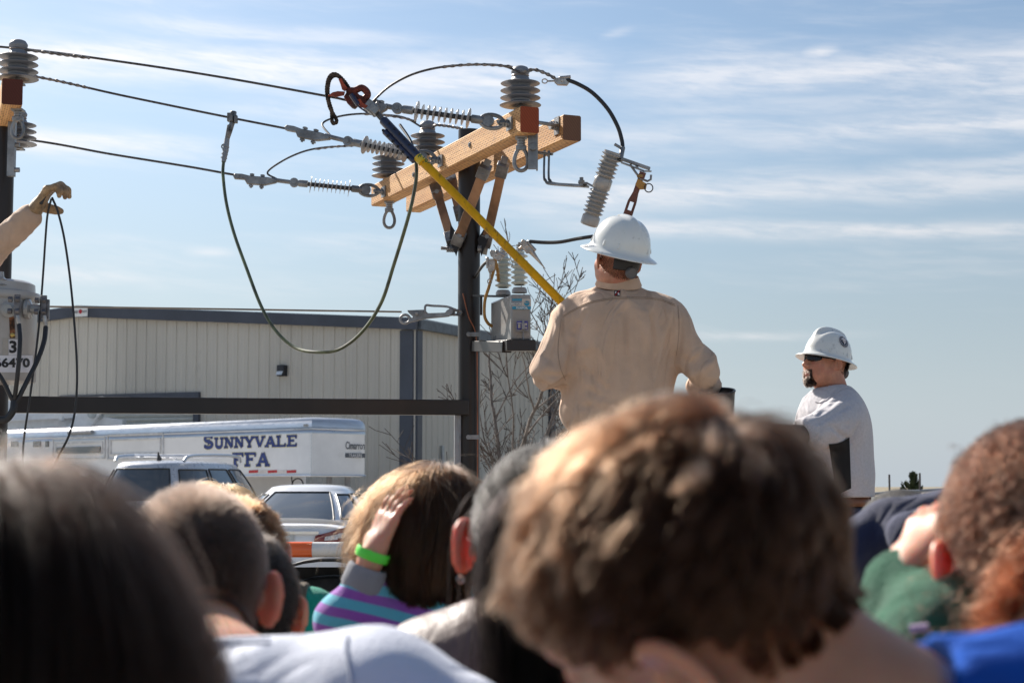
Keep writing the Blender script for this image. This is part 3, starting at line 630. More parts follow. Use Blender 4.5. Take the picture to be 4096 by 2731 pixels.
for py in (1338, 1748):
    m = MB(); z = at(1880, py, 8.78).z; m.box(P1 + V(.028, -.058, z), (.05, .012, .022)); m.cyl(P1 + V(.0, -.056, z), P1 + V(.0, -.078, z), .012, n=10); m.build('clip', GALV, pole)
COPPER = pm('copper_wire', (.30, .11, .06), .45, .6)
m = MB(); z0 = at(1890, 1265, 8.75).z
m.tube(spline([P1 + V(-.03, -.07, z0 + .12), P1 + V(.0, -.066, z0), P1 + V(.038, -.058, z0 - .1), P1 + V(.045, -.052, z0 - .35), P1 + V(.047, -.05, z0 - .9), P1 + V(.045, -.05, .3)], 10), .0035, 6); m.build('ground_wire', COPPER, pole)
m = MB()
for py in (996,):
    z = at(1800, py, 8.8).z; m.cyl(P1 + V(-.055, -.03, z), P1 + V(-.145, -.05, z + .002), .009, n=8)
    for k in range(6): m.cyl(P1 + V(-.065 - k * .009, -.032 - k * .002, z), P1 + V(-.071 - k * .009, -.033 - k * .002, z), .019, n=10)
    m.cyl(P1 + V(.05, -.04, z), P1 + V(.07, -.045, z), .022, n=10)
m.build('through_bolt', GALV, pole)
for sx_ in (-1, 1):
    m = MB(); z = at(1840, 975, 8.8).z; m.prism([(0, .02), (sx_ * .05, .10), (sx_ * .055, .02), (sx_ * .02, -.07)], Matrix.Identity(3), .012, P1 + V(sx_ * .045, -.06, z)); m.build('brace_plate', pm('black_steel_plate', (.02, .02, .022), .5, .4), pole)
# wooden braces
BR = pm('brace_wood', (.36, .20, .11), .8, var=.3, vscale=5, bump=.4, bscale=40, stretch=(1, 1, .2)); BRL = BR
def brace(a, b, label, w_=.047, h_=.04):
    a, b = Vector(a), Vector(b); d = (b - a).normalized(); m = MB(); m.bar(a, b, w_, h_, (0, -1, 0))
    o = m.build('crossarm_brace', BR, bev=.003); tag(o, label, 'brace', 'wooden braces under the crossarms')
    for p, s_ in ((a, -1), (b, 1)):
        q = MB(); e = p + d * s_ * .05; q.bar(p - d * s_ * .02, e, w_ + .012, h_ + .012, (0, -1, 0)); q.bar(e, e + d * s_ * .05 + V(0, .03, 0), .035, .006, (0, -1, 0)); q.build('bracket', GALV, o, bev=.002)
        q = MB(); q.cyl(p + V(0, -.035, 0), p + V(0, -.026, 0), .012, n=8); q.build('bolt', GALV, o)
    return o
brace(at(1748, 770, 9.05), at(1802, 948, 8.82), 'pale weathered brace from the left part of the crossarm down to the pole')
brace(at(1932, 695, 8.45), at(1838, 945, 8.75), 'wide brown brace crossing in front of the steel pole')
brace(at(2006, 690, 8.55), at(1948, 950, 8.80), 'brown brace to the right of the pole, below the hanging eye')
brace(at(1806, 722, 9.15), at(1838, 845, 8.95), 'short dark brace half hidden behind the steel pole')
# post insulators ---------------------------------------------------------------
PORC = pm('grey_polymer', (.215, .225, .25), .42, var=.08, vscale=5, spec=.5)
def post_insulator(base, label, sc=1.0):
    """base on top of the timber"""
    b = Vector(base); root = empty('post_insulator', b, label, 'insulator', 'post insulators standing on the crossarms')
    m = MB(); m.cyl(b, b + V(0, 0, .05), .011, n=10); m.box(b + V(0, 0, .004), (.06, .06, .008)); m.build('pin', GALV, root)
    prof = [(.030, .052), (.046, .030), (.06, .026), (.095, .0285), (.098, .030), (.095, .033), (.06, .038), (.046, .048)]
    for k in (1, 2, 3):
        z = .0255 + k * .0345; prof += [(.044, z - .012), (.045, z - .002), (.06, z + .001), (.093 - .001 * k, z + .003), (.096 - .001 * k, z + .0045), (.093 - .001 * k, z + .007), (.058, z + .012), (.045, z + .021)]
    z = .160; prof += [(.042, z), (.036, z + .006), (.036, z + .016), (.043, z + .024), (.044, z + .034), (.034, z + .05), (.02, z + .056), (0, z + .058)]
    m = MB(); m.lathe(b, V(0, 0, 1), [(r * sc, h * sc) for r, h in prof], 40); m.build('shed_stack', PORC, root, sharp=50)
    m = MB(); r_ = .038 * sc; m.tube([b + V(math.cos(t) * r_, math.sin(t) * r_, (z + .011) * sc) for t in np.linspace(0, 6.1, 20)], .004, 6); m.build('tie_wire', pm('tie_wire', (.35, .3, .27), .4, .7), root)
    return b + V(0, 0, (z + .012) * sc)
def on_arm(px, top=True, near=NEAR, d=adir):
    q = (px - 2048) / FPX; s_ = (near.x - q * near.y) / (q * d.y - d.x); p = near + d * s_; return V(p.x, p.y, AZ_ + (TH / 2 if top else 0))
b1, b2, b3 = on_arm(2082), on_arm(1706), on_arm(1548)
t1 = post_insulator(b1, 'large grey post insulator nearest the red end of the crossarm')
t2 = post_insulator(b2, 'grey post insulator above the middle of the crossarm, behind the pole top')
t3 = post_insulator(b3, 'grey post insulator at the low far end of the crossarm')
# dead-end insulator strings -----------------------------------------------------
LSHED = pm('pale_silicone_shed', (.50, .50, .50), .35, var=.05, spec=.6, trans=.15); LROD = pm('dark_silicone_rod', (.03, .03, .033), .4)
def deadend(att, shoe, label, nsh=10, cover=True, shoe_len=None):
    """att: eyebolt at the timber face, shoe: outer end of the clamp body"""
    a, s_ = Vector(att), Vector(shoe); d = (s_ - a).normalized(); L = (s_ - a).length; x, u, q = frame(d)
    up = u.cross(x); up = q if q.z > 0 else -q; sd_ = x.cross(up)
    root = empty('dead_end_insulator', a, label, 'insulator', 'dead-end insulators strung from the crossarm')
    m = MB(); m.box(a + an * .006, (.008, .06, .06), Matrix((an, adir, V(0, 0, 1))).transposed()); m.cyl(a, a + d * .055, .012, n=10)
    for k in (0.012, .026): m.cyl(a + d * k, a + d * (k + .010), .020, n=6)
    m.build('eyebolt', GALV, root)
    c0 = .045; m = MB(); c = a + d * (c0 + .045)
    ring = [c + d * (math.cos(t) * .055) + up * (math.sin(t) * .032) for t in np.linspace(0, 2 * math.pi, 22)[:-1]]; m.tube(ring, .010, 8, closed=True)
    m.cyl(a + d * (c0 + .012) + up * .0 - sd_ * .022, a + d * (c0 + .012) + sd_ * .022, .008, n=8); m.build('shackle', GALV, root)
    i0 = .13; m = MB(); m.lathe(a + d * i0, d, [(0, -.0), (.016, 0), (.02, .02), (.02, .055), (.014, .06)], 14)
    m.lathe(a + d * (i0 - .025) - sd_ * .012, sd_, [(0, 0), (.027, 0), (.027, .024), (0, .024)], 16); m.build('end_fitting', GALV, root)
    r0 = i0 + .055; r1 = L * .66 if shoe_len is None else L - shoe_len
    m = MB(); m.tube([a + d * r0, a + d * r1], .0125, 12); m.build('rod', LROD, root)
    for k in range(nsh):
        t = r0 + .018 + (r1 - r0 - .036) * k / (nsh - 1); rr = .048 if k in (0, nsh - 1) else .036
        n_ = (d + up * .06).normalized(); s2 = MB(); s2.lathe(a + d * t - n_ * .002, n_, [(.0, -.006), (.014, -.005), (rr * .6, -.0015), (rr, -.001), (rr + .0012, .0), (rr, .001), (rr * .6, .002), (.014, .005), (0, .006)], 28); s2.build('shed', LSHED, root)
    m = MB(); m.lathe(a + d * r1, d, [(.014, -.005), (.02, 0), (.02, .045), (.015, .055), (0, .055)], 14)
    e = a + d * (r1 + .075); m.lathe(e - sd_ * .014, sd_, [(0, 0), (.026, 0), (.026, .028), (0, .028)], 18); m.cyl(e - sd_ * .022, e + sd_ * .022, .011, n=10); m.build('clevis', GALV, root)
    # clamp body
    rem = L - (r1 + .09); m = MB(); f = a + d * (r1 + .09); M = Matrix((d, sd_, up)).transposed()
    m.tube([e, f + d * rem * .35 + up * .004], [.012, .013], 10)
    body = [(rem * .25, -.012), (rem * .45, -.034), (rem * .75, -.036), (rem * .80, -.012), (rem * .97, -.014), (rem * 1.0, .002), (rem * .97, .016), (rem * .85, .018), (rem * .72, .012), (rem * .4, .014), (rem * .25, .008)]
    m.prism([(x_, z_) for x_, z_ in body], M, .036, f - sd_ * .018); b_ = m.build('clamp_body', GALV, root, bev=.004)
    m = MB()
    for t in (.50, .68): p = f + d * rem * t; m.cyl(p - up * .055, p + up * .028, .007, n=8); m.cyl(p + up * .016, p + up * .026, .014, n=6); m.cyl(p - up * .048, p - up * .038, .014, n=6)
    m.build('u_bolt', GALV, b_); return f + d * rem, f + d * rem * .25
WIREM = pm('stranded_wire', (.10, .095, .095), .5, .55, var=.3, vscale=60)
def wire(name, pts, r, mat, label, cat, n=14, group=None, twist=0.0, tw_r=.5, parent=None):
    P = spline(pts, n); m = MB(); m.tube(P, r, 8)
    if twist:
        for ph in (0, math.pi):
            q = []; acc = 0
            for i in range(len(P) - 1):
                x, u, v_ = frame(P[i + 1] - P[i]); K = 4
                for k in range(K):
                    p = P[i].lerp(P[i + 1], k / K); a = (acc + (P[i + 1] - P[i]).length * k / K) * 2 * math.pi / twist + ph
                    q.append(p + (u * math.cos(a) + v_ * math.sin(a)) * r * 1.05)
                acc += (P[i + 1] - P[i]).length
            m.tube(q, r * tw_r, 5)
    o = m.build(name, mat, parent)
    return tag(o, label, cat, group) if parent is None else o
def face(px, py):
    """point on the crossarm's left face"""
    p = on_arm(px, near=NEAR + an * TW / 2); z = at(px, py, p.y).z; return V(p.x, p.y, z)
A1, A2, A3 = face(2042, 497), face(1762, 645), face(1532, 768)
S1 = at(1470, 418, 7.95); S2 = at(1140, 512, 8.95); S3 = at(932, 706, 9.55)
e1 = deadend(A1, S1, 'upper dead-end insulator, from the red end of the crossarm to the shotgun stick head', shoe_len=.22)
e2 = deadend(A2, S2, 'middle dead-end insulator reaching left past the black stick head', shoe_len=.44)
e3 = deadend(A3, S3, 'lowest dead-end insulator, attached at the far low end of the crossarm', shoe_len=.42)
# hanging eyes under the timber
def hang_eye(p, label, sc=1.0):
    root = empty('hanging_eye', p, label, 'eye bolt', 'swivel eyes hanging under the crossarm'); p = Vector(p)
    m = MB(); m.box(p - V(0, 0, .004), (.055, .055, .008)); m.cyl(p, p - V(0, 0, .05), .012, n=10)
    for k in (.012, .024, .036): m.cyl(p - V(0, 0, k), p - V(0, 0, k + .009), .020, n=6)
    m.build('bolt', GALV, root); m = MB(); c = p - V(0, 0, .10 * sc)
    ring = [c + V(math.cos(t) * .030 * sc * (1 - .25 * math.sin(t)), 0, math.sin(t) * .052 * sc) for t in np.linspace(0, 2 * math.pi, 26)[:-1]]
    m.tube(ring, .009 * sc, 9, closed=True); m.box(c + V(0, 0, .05 * sc), (.05, .024, .022)); m.build('eye', GALV, root, bev=.004)
q = on_arm(2085, False); hang_eye(V(q.x, q.y, AZ_ - TH / 2), 'big swivel eye hanging under the red end of the crossarm', 1.05)
q = on_arm(1552, False); hang_eye(V(q.x, q.y, AZ_ - TH / 2), 'swivel eye hanging under the far low end of the crossarm', 1.0)
# bolts through the two arms + plates
m = MB(); c = at(2215, 503, 8.0); m.cyl(on_arm(2110, False) , c - an * .07, .009, n=10)
for k in (.0, .012, .024): m.cyl(c - an * (-.02 + k), c - an * (-.012 + k), .022, n=6)
m.box(c - an * .016, (.006, .055, .085), Matrix((an, adir, V(0, 0, 1))).transposed()); tag(m.build('spacing_bolt', GALV), 'threaded spacing bolt between the red-ended and brown-ended crossarms', 'bolt')
for px, py in ((1877, 579), (1650, 699)):
    p = face(px, py); m = MB(); m.lathe(p, an, [(0, .008), (.008, .008), (.010, 0)], 8); m.cyl(p, p + an * .003, .015, n=12)
    tag(m.build('bolt_head', GALV), 'bolt head in the crossarm face ' + ('beside the pole top' if px > 1800 else 'near the hanging green jumper'), 'bolt', 'bolt heads in the crossarm face')
m = MB(); p = on_arm(2108, False) - an * .0 + V(.028, .03, -TH / 2 - .075); m.box(p, (.045, .008, .17)); m.box(p + V(.02, .02, 0), (.008, .04, .17)); m.cyl(p + V(-.0, -.02, .02), p + V(0, .0, .02), .018, n=12)
tag(m.build('channel_bracket', GALV, bev=.002), 'short galvanised channel bracket hanging beside the big swivel eye', 'bracket')
# line wires
GL = 'overhead wires between the two poles'
LT = at(44, 192, 7.95)
wire('line_wire', [LT - V(.8, 0, -.06), LT, at(500, 250, 7.93), at(900, 312, 7.9), at(1300, 384, 7.92), S1 + V(-.10, 0, .02), S1], .0058, WIREM, 'uppermost black line wire running to the red clamp', 'wire', group=GL)
L2 = at(95, 300, 8.9)
wire('line_wire', [L2 - V(.6, 0, -.06), L2, at(500, 385, 8.9), at(850, 457, 8.92), at(1150, 516, 8.95), e2[1]], .0062, WIREM, 'middle line wire, the one carrying the upright ground clamp', 'wire', group=GL)
L3 = at(70, 555, 9.6)
wire('line_wire', [L3 - V(.8, 0, -.05), L3, at(450, 618, 9.55), at(760, 668, 9.55), at(940, 700, 9.55), e3[1]], .0066, WIREM, 'lowest line wire ending at the far low dead-end clamp', 'wire', group=GL)
ARM_GRIP = pm('preformed_grip', (.30, .27, .25), .45, .6, var=.3, vscale=50)
m = MB()
def grip(pts, name, r, label):
    wire(name, pts, r, ARM_GRIP, label, 'wire grip', twist=.075, group='helical wraps on the line wires')
grip([at(62, 194, 7.93), at(130, 203, 7.93), at(250, 219, 7.93), at(360, 233, 7.93)], 'helical_wrap', .0055, 'helical wrap on the uppermost wire beside the cut-off insulator')
grip([at(128, 304, 8.88), at(200, 318, 8.88), at(280, 335, 8.88), at(360, 354, 8.88)], 'helical_wrap', .0058, 'helical wrap on the middle wire beside the cut-off insulator')
# jumpers over the post insulators
GJ = 'jumper loops arching over the post insulators'
def loopw(pts, label, r=.0055): wire('jumper_wire', pts, r, WIREM, label, 'wire', group=GJ)
j1 = [S1 + V(.02, 0, -.0), at(1500, 398, 7.9), at(1560, 345, 7.88), at(1650, 298, 7.86), at(1760, 270, 7.86), at(1880, 260, 7.86), at(2000, 262, 7.87), t1 + V(0, -.045, .005)]
loopw(j1, 'tall jumper loop from the red clamp over the large post insulator')
grip([at(1760, 270, 7.855), at(1880, 259, 7.855), at(1990, 262, 7.86), at(2050, 268, 7.85)], 'helical_wrap', .0050, 'helical wrap on the tall jumper loop left of the large insulator')
j1b = [t1 + V(0, -.045, .005), at(2140, 280, 7.84), at(2195, 300, 7.83), at(2232, 322, 7.82)]
wire('jumper_wire', j1b, .006, ARM_GRIP, 'twisted wire from the large insulator down to the bronze clamp', 'wire', twist=.06, group=GJ)
loopw([e2[1] + V(0, 0, .01), at(1290, 496, 9.0), at(1350, 468, 9.02), at(1440, 456, 9.04), at(1540, 460, 9.06), at(1620, 472, 9.06), t2 + V(-.03, -.045, .0)], 'low jumper loop from the middle clamp to the middle insulator')
grip([at(1450, 456, 9.03), at(1540, 462, 9.04), at(1620, 474, 9.05), at(1665, 487, 9.05)], 'helical_wrap', .005, 'helical wrap on the low loop below the red clamp')
wire('jumper_wire', [t2 + V(.03, -.045, 0), at(1745, 500, 9.0), at(1800, 506, 8.95), at(1850, 515, 8.9)], .006, ARM_GRIP, 'twisted tail from the middle insulator to the pole top', 'wire', twist=.06, group=GJ)
loopw([e3[1] + V(0, 0, .01), at(1070, 690, 9.58), at(1130, 644, 9.6), at(1210, 608, 9.62), at(1290, 591, 9.64), at(1400, 584, 9.66), at(1480, 582, 9.68), t3 + V(-.02, -.045, 0)], 'long low jumper loop from the lowest clamp to the far insulator')
grip([at(1260, 597, 9.62), at(1330, 588, 9.63), at(1420, 583, 9.65), at(1500, 583, 9.67)], 'helical_wrap', .0050, 'helical wrap on the long low loop above the lowest insulator string')
# bronze hot-line clamp + black lead to the cutout
CLAMP = pm('tinned_bronze', (.50, .46, .42), .35, .85, var=.2, vscale=20, bump=.3, bscale=70)
BLKC = pm('black_insulated_cable', (.018, .018, .02), .5, var=.15)
def hot_clamp(c, d, label, eye=True, cone=False):
    root = empty('line_clamp', c, label, 'clamp', 'bronze line clamps'); c = Vector(c); x, u, q = frame(d); up = q if q.z > 0 else -q
    M = Matrix((x, u, up)).transposed(); m = MB(); m.prism([(-.05, -.012), (-.03, -.03), (.035, -.034), (.05, -.012), (.045, .018), (.0, .012), (-.03, .02), (-.055, .008)], M, .03, c - u * .015); m.cyl(c - x * .02 + up * .02, c + x * .06 + up * .026, .012, n=10)
    m.cyl(c + u * .025, c - u * .03, .012, n=8); m.build('body', CLAMP, root, bev=.003)
    if eye:
        m = MB(); m.cyl(c - x * .05, c - x * .10, .006, n=8); e = c - x * .118; m.tube([e + x * math.cos(t) * .018 + up * math.sin(t) * .015 for t in np.linspace(0, 6.28, 16)[:-1]], .0045, 6, closed=True); m.build('eye_screw', CLAMP, root)
    if cone: m = MB(); m.tube([c + x * .04, c + x * .09, c + x * .20], [.022, .014, .002], 10); m.cyl(c - x * .02 - up * .05, c - x * .02 + up * .03, .009, n=8); m.build('prong', CLAMP, root)
    for ch in [o for o in bpy.data.objects if o.parent == root]: ch.scale = (.68,) * 3
    return root
hot_clamp(at(2248, 324, 7.8), V(1, 0, .02), 'bronze eye-screw clamp joining the looped wire to the black lead', True)
FB = at(2400, 755, 7.75)                                           # middle of the fuse cutout body
wire('black_lead', [at(2262, 318, 7.8), at(2310, 336, 7.78), at(2370, 372, 7.77), at(2430, 435, 7.76), at(2470, 505, 7.75), at(2487, 560, 7.75), at(2491, 592, 7.74)], .0095, BLKC, 'thick black lead curving down from the bronze clamp to the fuse cutout', 'cable')
# fuse cutout ------------------------------------------------------------------
cut = empty('fuse_cutout', FB, 'tilted grey porcelain fuse cutout with hinged copper blade and pull ring', 'fuse cutout')
PGR = pm('grey_glazed_porcelain', (.30, .295, .285), .16, var=.04, coat=.6)
ct, cb = at(2450, 612, 7.72), at(2354, 903, 7.80); cd = (ct - cb).normalized(); CL = (ct - cb).length
prof = [(0, 0), (.030, 0), (.040, .004), (.042, .012), (.042, .045), (.036, .052)]
n_ = 0; z = .056
def sheds(n, z, dz):
    o = []
    for k in range(n): o += [(.033, z), (.048, z + dz * .45), (.0485, z + dz * .55), (.034, z + dz * .9)]; z += dz
    return o, z
o1, z = sheds(6, z, .0195); prof += o1; zc = z; prof += [(.036, z + .004), (.042, z + .008), (.042, z + .055), (.036, z + .06)]; z += .062
o1, z = sheds(6, z, .0195); prof += o1; prof += [(.036, z), (.040, z + .004), (.040, CL - .006), (.034, CL), (0, CL)]
m = MB(); m.lathe(cb, cd, prof, 32); m.build('porcelain_body', PGR, cut, sharp=60)
br0 = at(2180, 605, 7.98); m = MB()
p_ = [at(2178, 605, 7.95), at(2176, 700, 7.93), at(2182, 722, 7.92), at(2205, 735, 7.9), at(2330, 744, 7.8)]
for o_ in (V(0, 0, 0), V(.022, .01, .0)):
    P = spline([q_ + o_ for q_ in p_], 8)
    for i in range(len(P) - 1): m.bar(P[i], P[i + 1] + (P[i + 1] - P[i]) * .15, .010, .026, (0, -1, 0))
m.cyl(at(2120, 607, 7.98), at(2210, 617, 7.9), .007, n=8); m.cyl(at(2190, 615, 7.9), at(2200, 616, 7.9), .016, n=6)
m.bar(at(2315, 732, 7.80), at(2352, 734, 7.79), .03, .008); m.bar(at(2350, 734, 7.79), at(2385, 752, 7.77), .03, .008); m.cyl(at(2326, 742, 7.79), at(2326, 710, 7.79), .009, n=8); m.cyl(at(2326, 732, 7.79), at(2326, 722, 7.79), .016, n=6)
m.build('mounting_bracket', GALV, cut)
m = MB(); m.bar(at(2486, 636, 7.71), at(2600, 676, 7.70), .032, .012, (0, 0, 1)); m.bar(at(2484, 650, 7.71), at(2575, 684, 7.70), .02, .006); m.cyl(at(2491, 590, 7.74), at(2480, 645, 7.72), .012, n=8); m.cyl(at(2458, 577, 7.74), at(2485, 593, 7.74), .007, n=8)
m.tube([at(2520, 658, 7.71), at(2550, 700, 7.70), at(2562, 715, 7.70), at(2590, 725, 7.70), at(2603, 718, 7.70), at(2604, 700, 7.70)], .006, 6); m.bar(at(2535, 655, 7.71), at(2560, 680, 7.70), .02, .005); m.bar(at(2575, 685, 7.7), at(2606, 686, 7.7), .02, .004); m.build('upper_contact', GALV, cut)
m = MB(); ft, fb = at(2572, 688, 7.70), at(2513, 862, 7.74); fd = (fb - ft).normalized(); sdv = V(1, 0, 0).cross(fd).normalized(); wdir = fd.cross(sdv).normalized()
if wdir.x < 0: wdir = -wdir
FMx = Matrix((wdir, sdv, -fd)).transposed(); LF = (fb - ft).length
hole = []; m.cyl(ft, ft + fd * .03, .016, n=12)
out = [(-.013, 0), (-.014, -.10), (-.024, -.155), (-.024, -LF - .06), (.020, -LF - .06), (.018, -.15), (.012, -.10), (.013, 0)]
hc = (-.003, -.165); holep = [(hc[0] + .007 * math.cos(t), hc[1] + .007 * math.sin(t)) for t in np.linspace(0, 2 * math.pi, 13)[:-1]]
for (poly) in ([(-.013, 0), (.013, 0), (.012, -.10), (.018, -.145), (-.024, -.145), (-.014, -.10)], [(-.024, -.145), (-.012, -.145), (-.012, -.185), (-.024, -.185)], [(.006, -.145), (.018, -.145), (.018, -.185), (.006, -.185)], [(-.024, -.185), (.018, -.185), (.020, -LF - .06), (-.024, -LF - .06)]):
    m.prism([(a, b) for a, b in poly], FMx, .006, ft)
RUSTB = pm('oxidised_copper', (.13, .055, .045), .5, .45, var=.25, vscale=8); m.build('fuse_blade', RUSTB, cut)
m = MB(); m.tube([at(2560, 710, 7.69), at(2560, 700, 7.69)], .014, 10); m.prism([(-.012, 0), (.035, -.01), (.038, -.035), (.012, -.045), (-.015, -.03)], FMx, .012, at(2562, 718, 7.695)); m.build('brass_latch', pm('brass_latch', (.35, .20, .07), .4, .8), cut)
m = MB(); c = at(2595, 752, 7.69); m.tube([c + V(math.cos(t) * .0185, 0, math.sin(t) * .0195) for t in np.linspace(0, 6.2832, 26)[:-1]], .0028, 7, closed=True); m.build('pull_ring', pm('dark_ring', (.08, .07, .06), .4, .7), cut)
# lower lead from the cutout to the spring clamp near the bushings
wire('black_lead', [at(2370, 946, 7.6), at(2310, 955, 7.65), at(2240, 968, 7.7), at(2180, 970, 7.75), at(2120, 966, 7.8)], .0085, BLKC, 'wavy black lead passing behind the white helmet to the spiked clamp', 'cable')
hot_clamp(at(2108, 985, 7.8), V(.62, -.05, -.78), 'spiked bronze clamp on the end of the wavy black lead', False, True)
# guy strand, grip and static line
wire('static_wire', [at(190, 1226, 8.2), at(700, 1233, 8.4), at(1200, 1241, 8.6), at(1606, 1247, 8.75)], .0048, pm('static_strand', (.30, .26, .22), .5, .5), 'thin grey static wire running level above the shed roof', 'wire')
gs = empty('strand_grip', at(1640, 1255, 8.75), 'flat cast wire grip hooked to the pole above the corner of the shed', 'grip')
m = MB(); Mx = Matrix.Identity(3); f = FPX / 8.75
def pg(pts, o): return [((x - o[0]) / f, -(y - o[1]) / f) for x, y in pts]
o_ = (1600, 1262); m.prism(pg([(1628, 1240), (1700, 1238), (1712, 1252), (1780, 1250), (1800, 1232), (1815, 1235), (1812, 1255), (1795, 1266), (1700, 1275), (1640, 1290), (1625, 1292), (1652, 1266), (1634, 1250)], o_), Mx, .022, at(1600, 1262, 8.75))
c = at(1620, 1276, 8.76); m.tube([c + V(math.cos(t) * .025, 0, math.sin(t) * .022) for t in np.linspace(0, 6.28, 18)[:-1]], .008, 7, closed=True); m.cyl(at(1667, 1254, 8.74), at(1667, 1254, 8.72), .010, n=10)
m.build('grip_body', GALV, gs, bev=.003)
m = MB(); m.tube(spline([at(1700, 1248, 8.74), at(1703, 1222, 8.74), at(1730, 1223, 8.75), at(1785, 1226, 8.76), at(1815, 1236, 8.76), at(1838, 1246, 8.77)], 6), .006, 6)
for k in range(3): m.tube([at(1802 + 14 * k, 1250, 8.76) + V(math.cos(t) * .020, 0, math.sin(t) * .013) for t in np.linspace(0, 6.28, 14)[:-1]], .006, 6, closed=True)
m.build('link', GALV, gs)
# grounding clamp standing on the middle wire, and its long green jumper ----------
uc = empty('ground_clamp', at(925, 470, 8.6), 'upright grey ground clamp gripping the middle line wire', 'clamp')
m = MB(); m.tube([at(934, 448, 8.9), at(932, 480, 8.89), at(918, 530, 8.88), at(908, 560, 8.88)], [.017, .016, .013, .012], 10); m.box(at(921, 470, 8.88), (.03, .03, .045)); m.box(at(944, 478, 8.88), (.016, .03, .04)); m.tube([at(915, 500, 8.87), at(905, 560, 8.87)], .009, 8); m.build('jaw', pm('worn_steel', (.22, .21, .20), .45, .7, var=.3, vscale=25), uc, bev=.002)
m = MB(); m.tube([at(908, 556, 8.87), at(903, 600, 8.86), at(894, 648, 8.85)], [.014, .0155, .012], 10)
for k in range(4): m.cyl(at(905 - k * 3, 585 + k * 15, 8.86), at(904 - k * 3, 589 + k * 15, 8.86), .0175, n=10)
m.tube(spline([at(900, 575, 8.86), at(888, 582, 8.86), at(888, 592, 8.86), at(896, 594, 8.86)], 5), .004, 6); m.build('ferrule', pm('lead_ferrule', (.33, .34, .35), .5, .6), uc)
GJm = pm('olive_jumper_cable', (.12, .15, .055), .42, var=.35, vscale=12, dirt=((.03, .035, .02), 6, .5, .8), coat=.2)
o = wire('jumper_cable', [at(894, 645, 8.85), at(892, 700, 8.82), at(905, 810, 8.72), at(935, 930, 8.6), at(985, 1070, 8.45), at(1045, 1225, 8.3), at(1105, 1325, 8.2), at(1180, 1390, 8.1), at(1270, 1408, 8.0), at(1360, 1395, 7.95), at(1450, 1325, 7.9), at(1525, 1210, 7.87), at(1575, 1060, 7.85), at(1630, 880, 7.8), at(1658, 760, 7.8), at(1666, 690, 7.8), at(1662, 620, 7.82)], .0085, GJm, 'long olive green jumper cable hanging in a deep loop below the wires', 'cable', n=16)
wire('bare_lead', [at(1600, 500, 8.0), at(1640, 560, 7.9), at(1662, 620, 7.82)], .007, BLKC, 'cable end alongside', 'cable', parent=o)
# hot stick held by the lineman ------------------------------------------------------
YEL = pm('yellow_fibreglass', (.62, .33, .0), .5, var=.1, vscale=5, spec=.25, stretch=(3, 3, 1), dirt=((.20, .11, .02), 14, .56, .75))
NAVY = pm('navy_plastic_sleeve', (.012, .018, .055), .35, var=.15, coat=.3)
HS0, HS1 = at(2300, 1262, 7.48), at(1662, 618, 7.72); hd = (HS1 - HS0).normalized(); hs2 = at(1506, 448, 7.86)
stick = empty('hot_stick', HS0, 'yellow fibreglass hot stick with navy slotted head, raised by the lineman', 'hot stick')
HSB = HS0 - hd * .75
m = MB(); m.tube([HSB, HS1], [.0185, .0195], 18); m.build('pole', YEL, stick)
m = MB(); x, u, q = frame(hs2 - HS1); a, b = HS1 - x * .02, at(1530, 478, 7.84)
m.tube([a, a + x * .01, b - x * .01, b], [.017, .022, .022, .013], 16); upv = V(1, 0, .9).normalized()
m.tube([a + V(-.018, 0, -.018), b + x * -.06 + V(-.022, 0, -.022)], .014, 10); hdm = m.build('sleeve', NAVY, stick)
m = MB(); L_ = (b - a).length
for k in range(6):
    p = a + x * (L_ * (.12 + .14 * k)); m.box(p + V(.004, -.021, .006), (.008, .006, .009)); m.box(p + V(-.026, -.014, -.026), (.012, .004, .012), rotz(0))
m.build('slot', pm('slot_black', (.006, .006, .008), .7), hdm)
m = MB(); m.tube([b, hs2], .011, 10)
for k in range(7): m.cyl(b + x * (.008 + k * .007), b + x * (.011 + k * .007), .0135, n=10)
m.build('screw', GALV, stick)
rl = MB(); rl.tube([HS1 - x * .02, HS1 + V(.0, -.01, -.006) + hd * -.05], [.0212, .0205], 16); rl.build('yellow_collar', pm('yellow_tape', (.62, .42, .02), .35), stick)
m = MB(); lettering(m, '61963', .034, HS1 - hd * .055 + V(0.002, -.021, -.006), Matrix.Rotation(R(45), 3, 'Y'), .0004); m.build('number', pm('green_ink', (.02, .10, .03), .6), stick)
rc = empty('red_clamp', at(1440, 400, 7.85), 'rust-red hook clamp with frayed rope loop on top of the hot stick', 'clamp')
REDC = pm('rusty_red_casting', (.20, .035, .022), .6, .3, var=.45, vscale=18, bump=.5, bscale=60, dirt=((.06, .045, .04), 9, .5, .9))
Yc = 7.86; fc = FPX / Yc
def tube_px(m, pts, r, Yd=Yc, n=8, k=6): m.tube(spline([at(x, y, Yd) for x, y in pts], k), r, n)
m = MB(); tube_px(m, [(1385, 365), (1420, 362), (1445, 352), (1465, 365), (1470, 382), (1458, 396)], .0165); o1 = m.build('hook', REDC, rc)
def ppx(m, pts, dep, Yd): o = at(pts[0][0], pts[0][1], Yd); f = FPX / Yd; m.prism([((x - pts[0][0]) / f, -(y - pts[0][1]) / f) for x, y in pts][::-1], Matrix.Identity(3), dep, o)
m = MB(); ppx(m, [(1394, 352), (1410, 348), (1438, 380), (1450, 384), (1470, 400), (1474, 416), (1462, 436), (1436, 420), (1420, 436), (1408, 432), (1388, 412), (1374, 388), (1384, 372)], .03, Yc - .01)
m.build('casting', REDC, rc, bev=.003)
ORR = pm('orange_red_fork', (.38, .06, .02), .5, .2, var=.3, vscale=14)
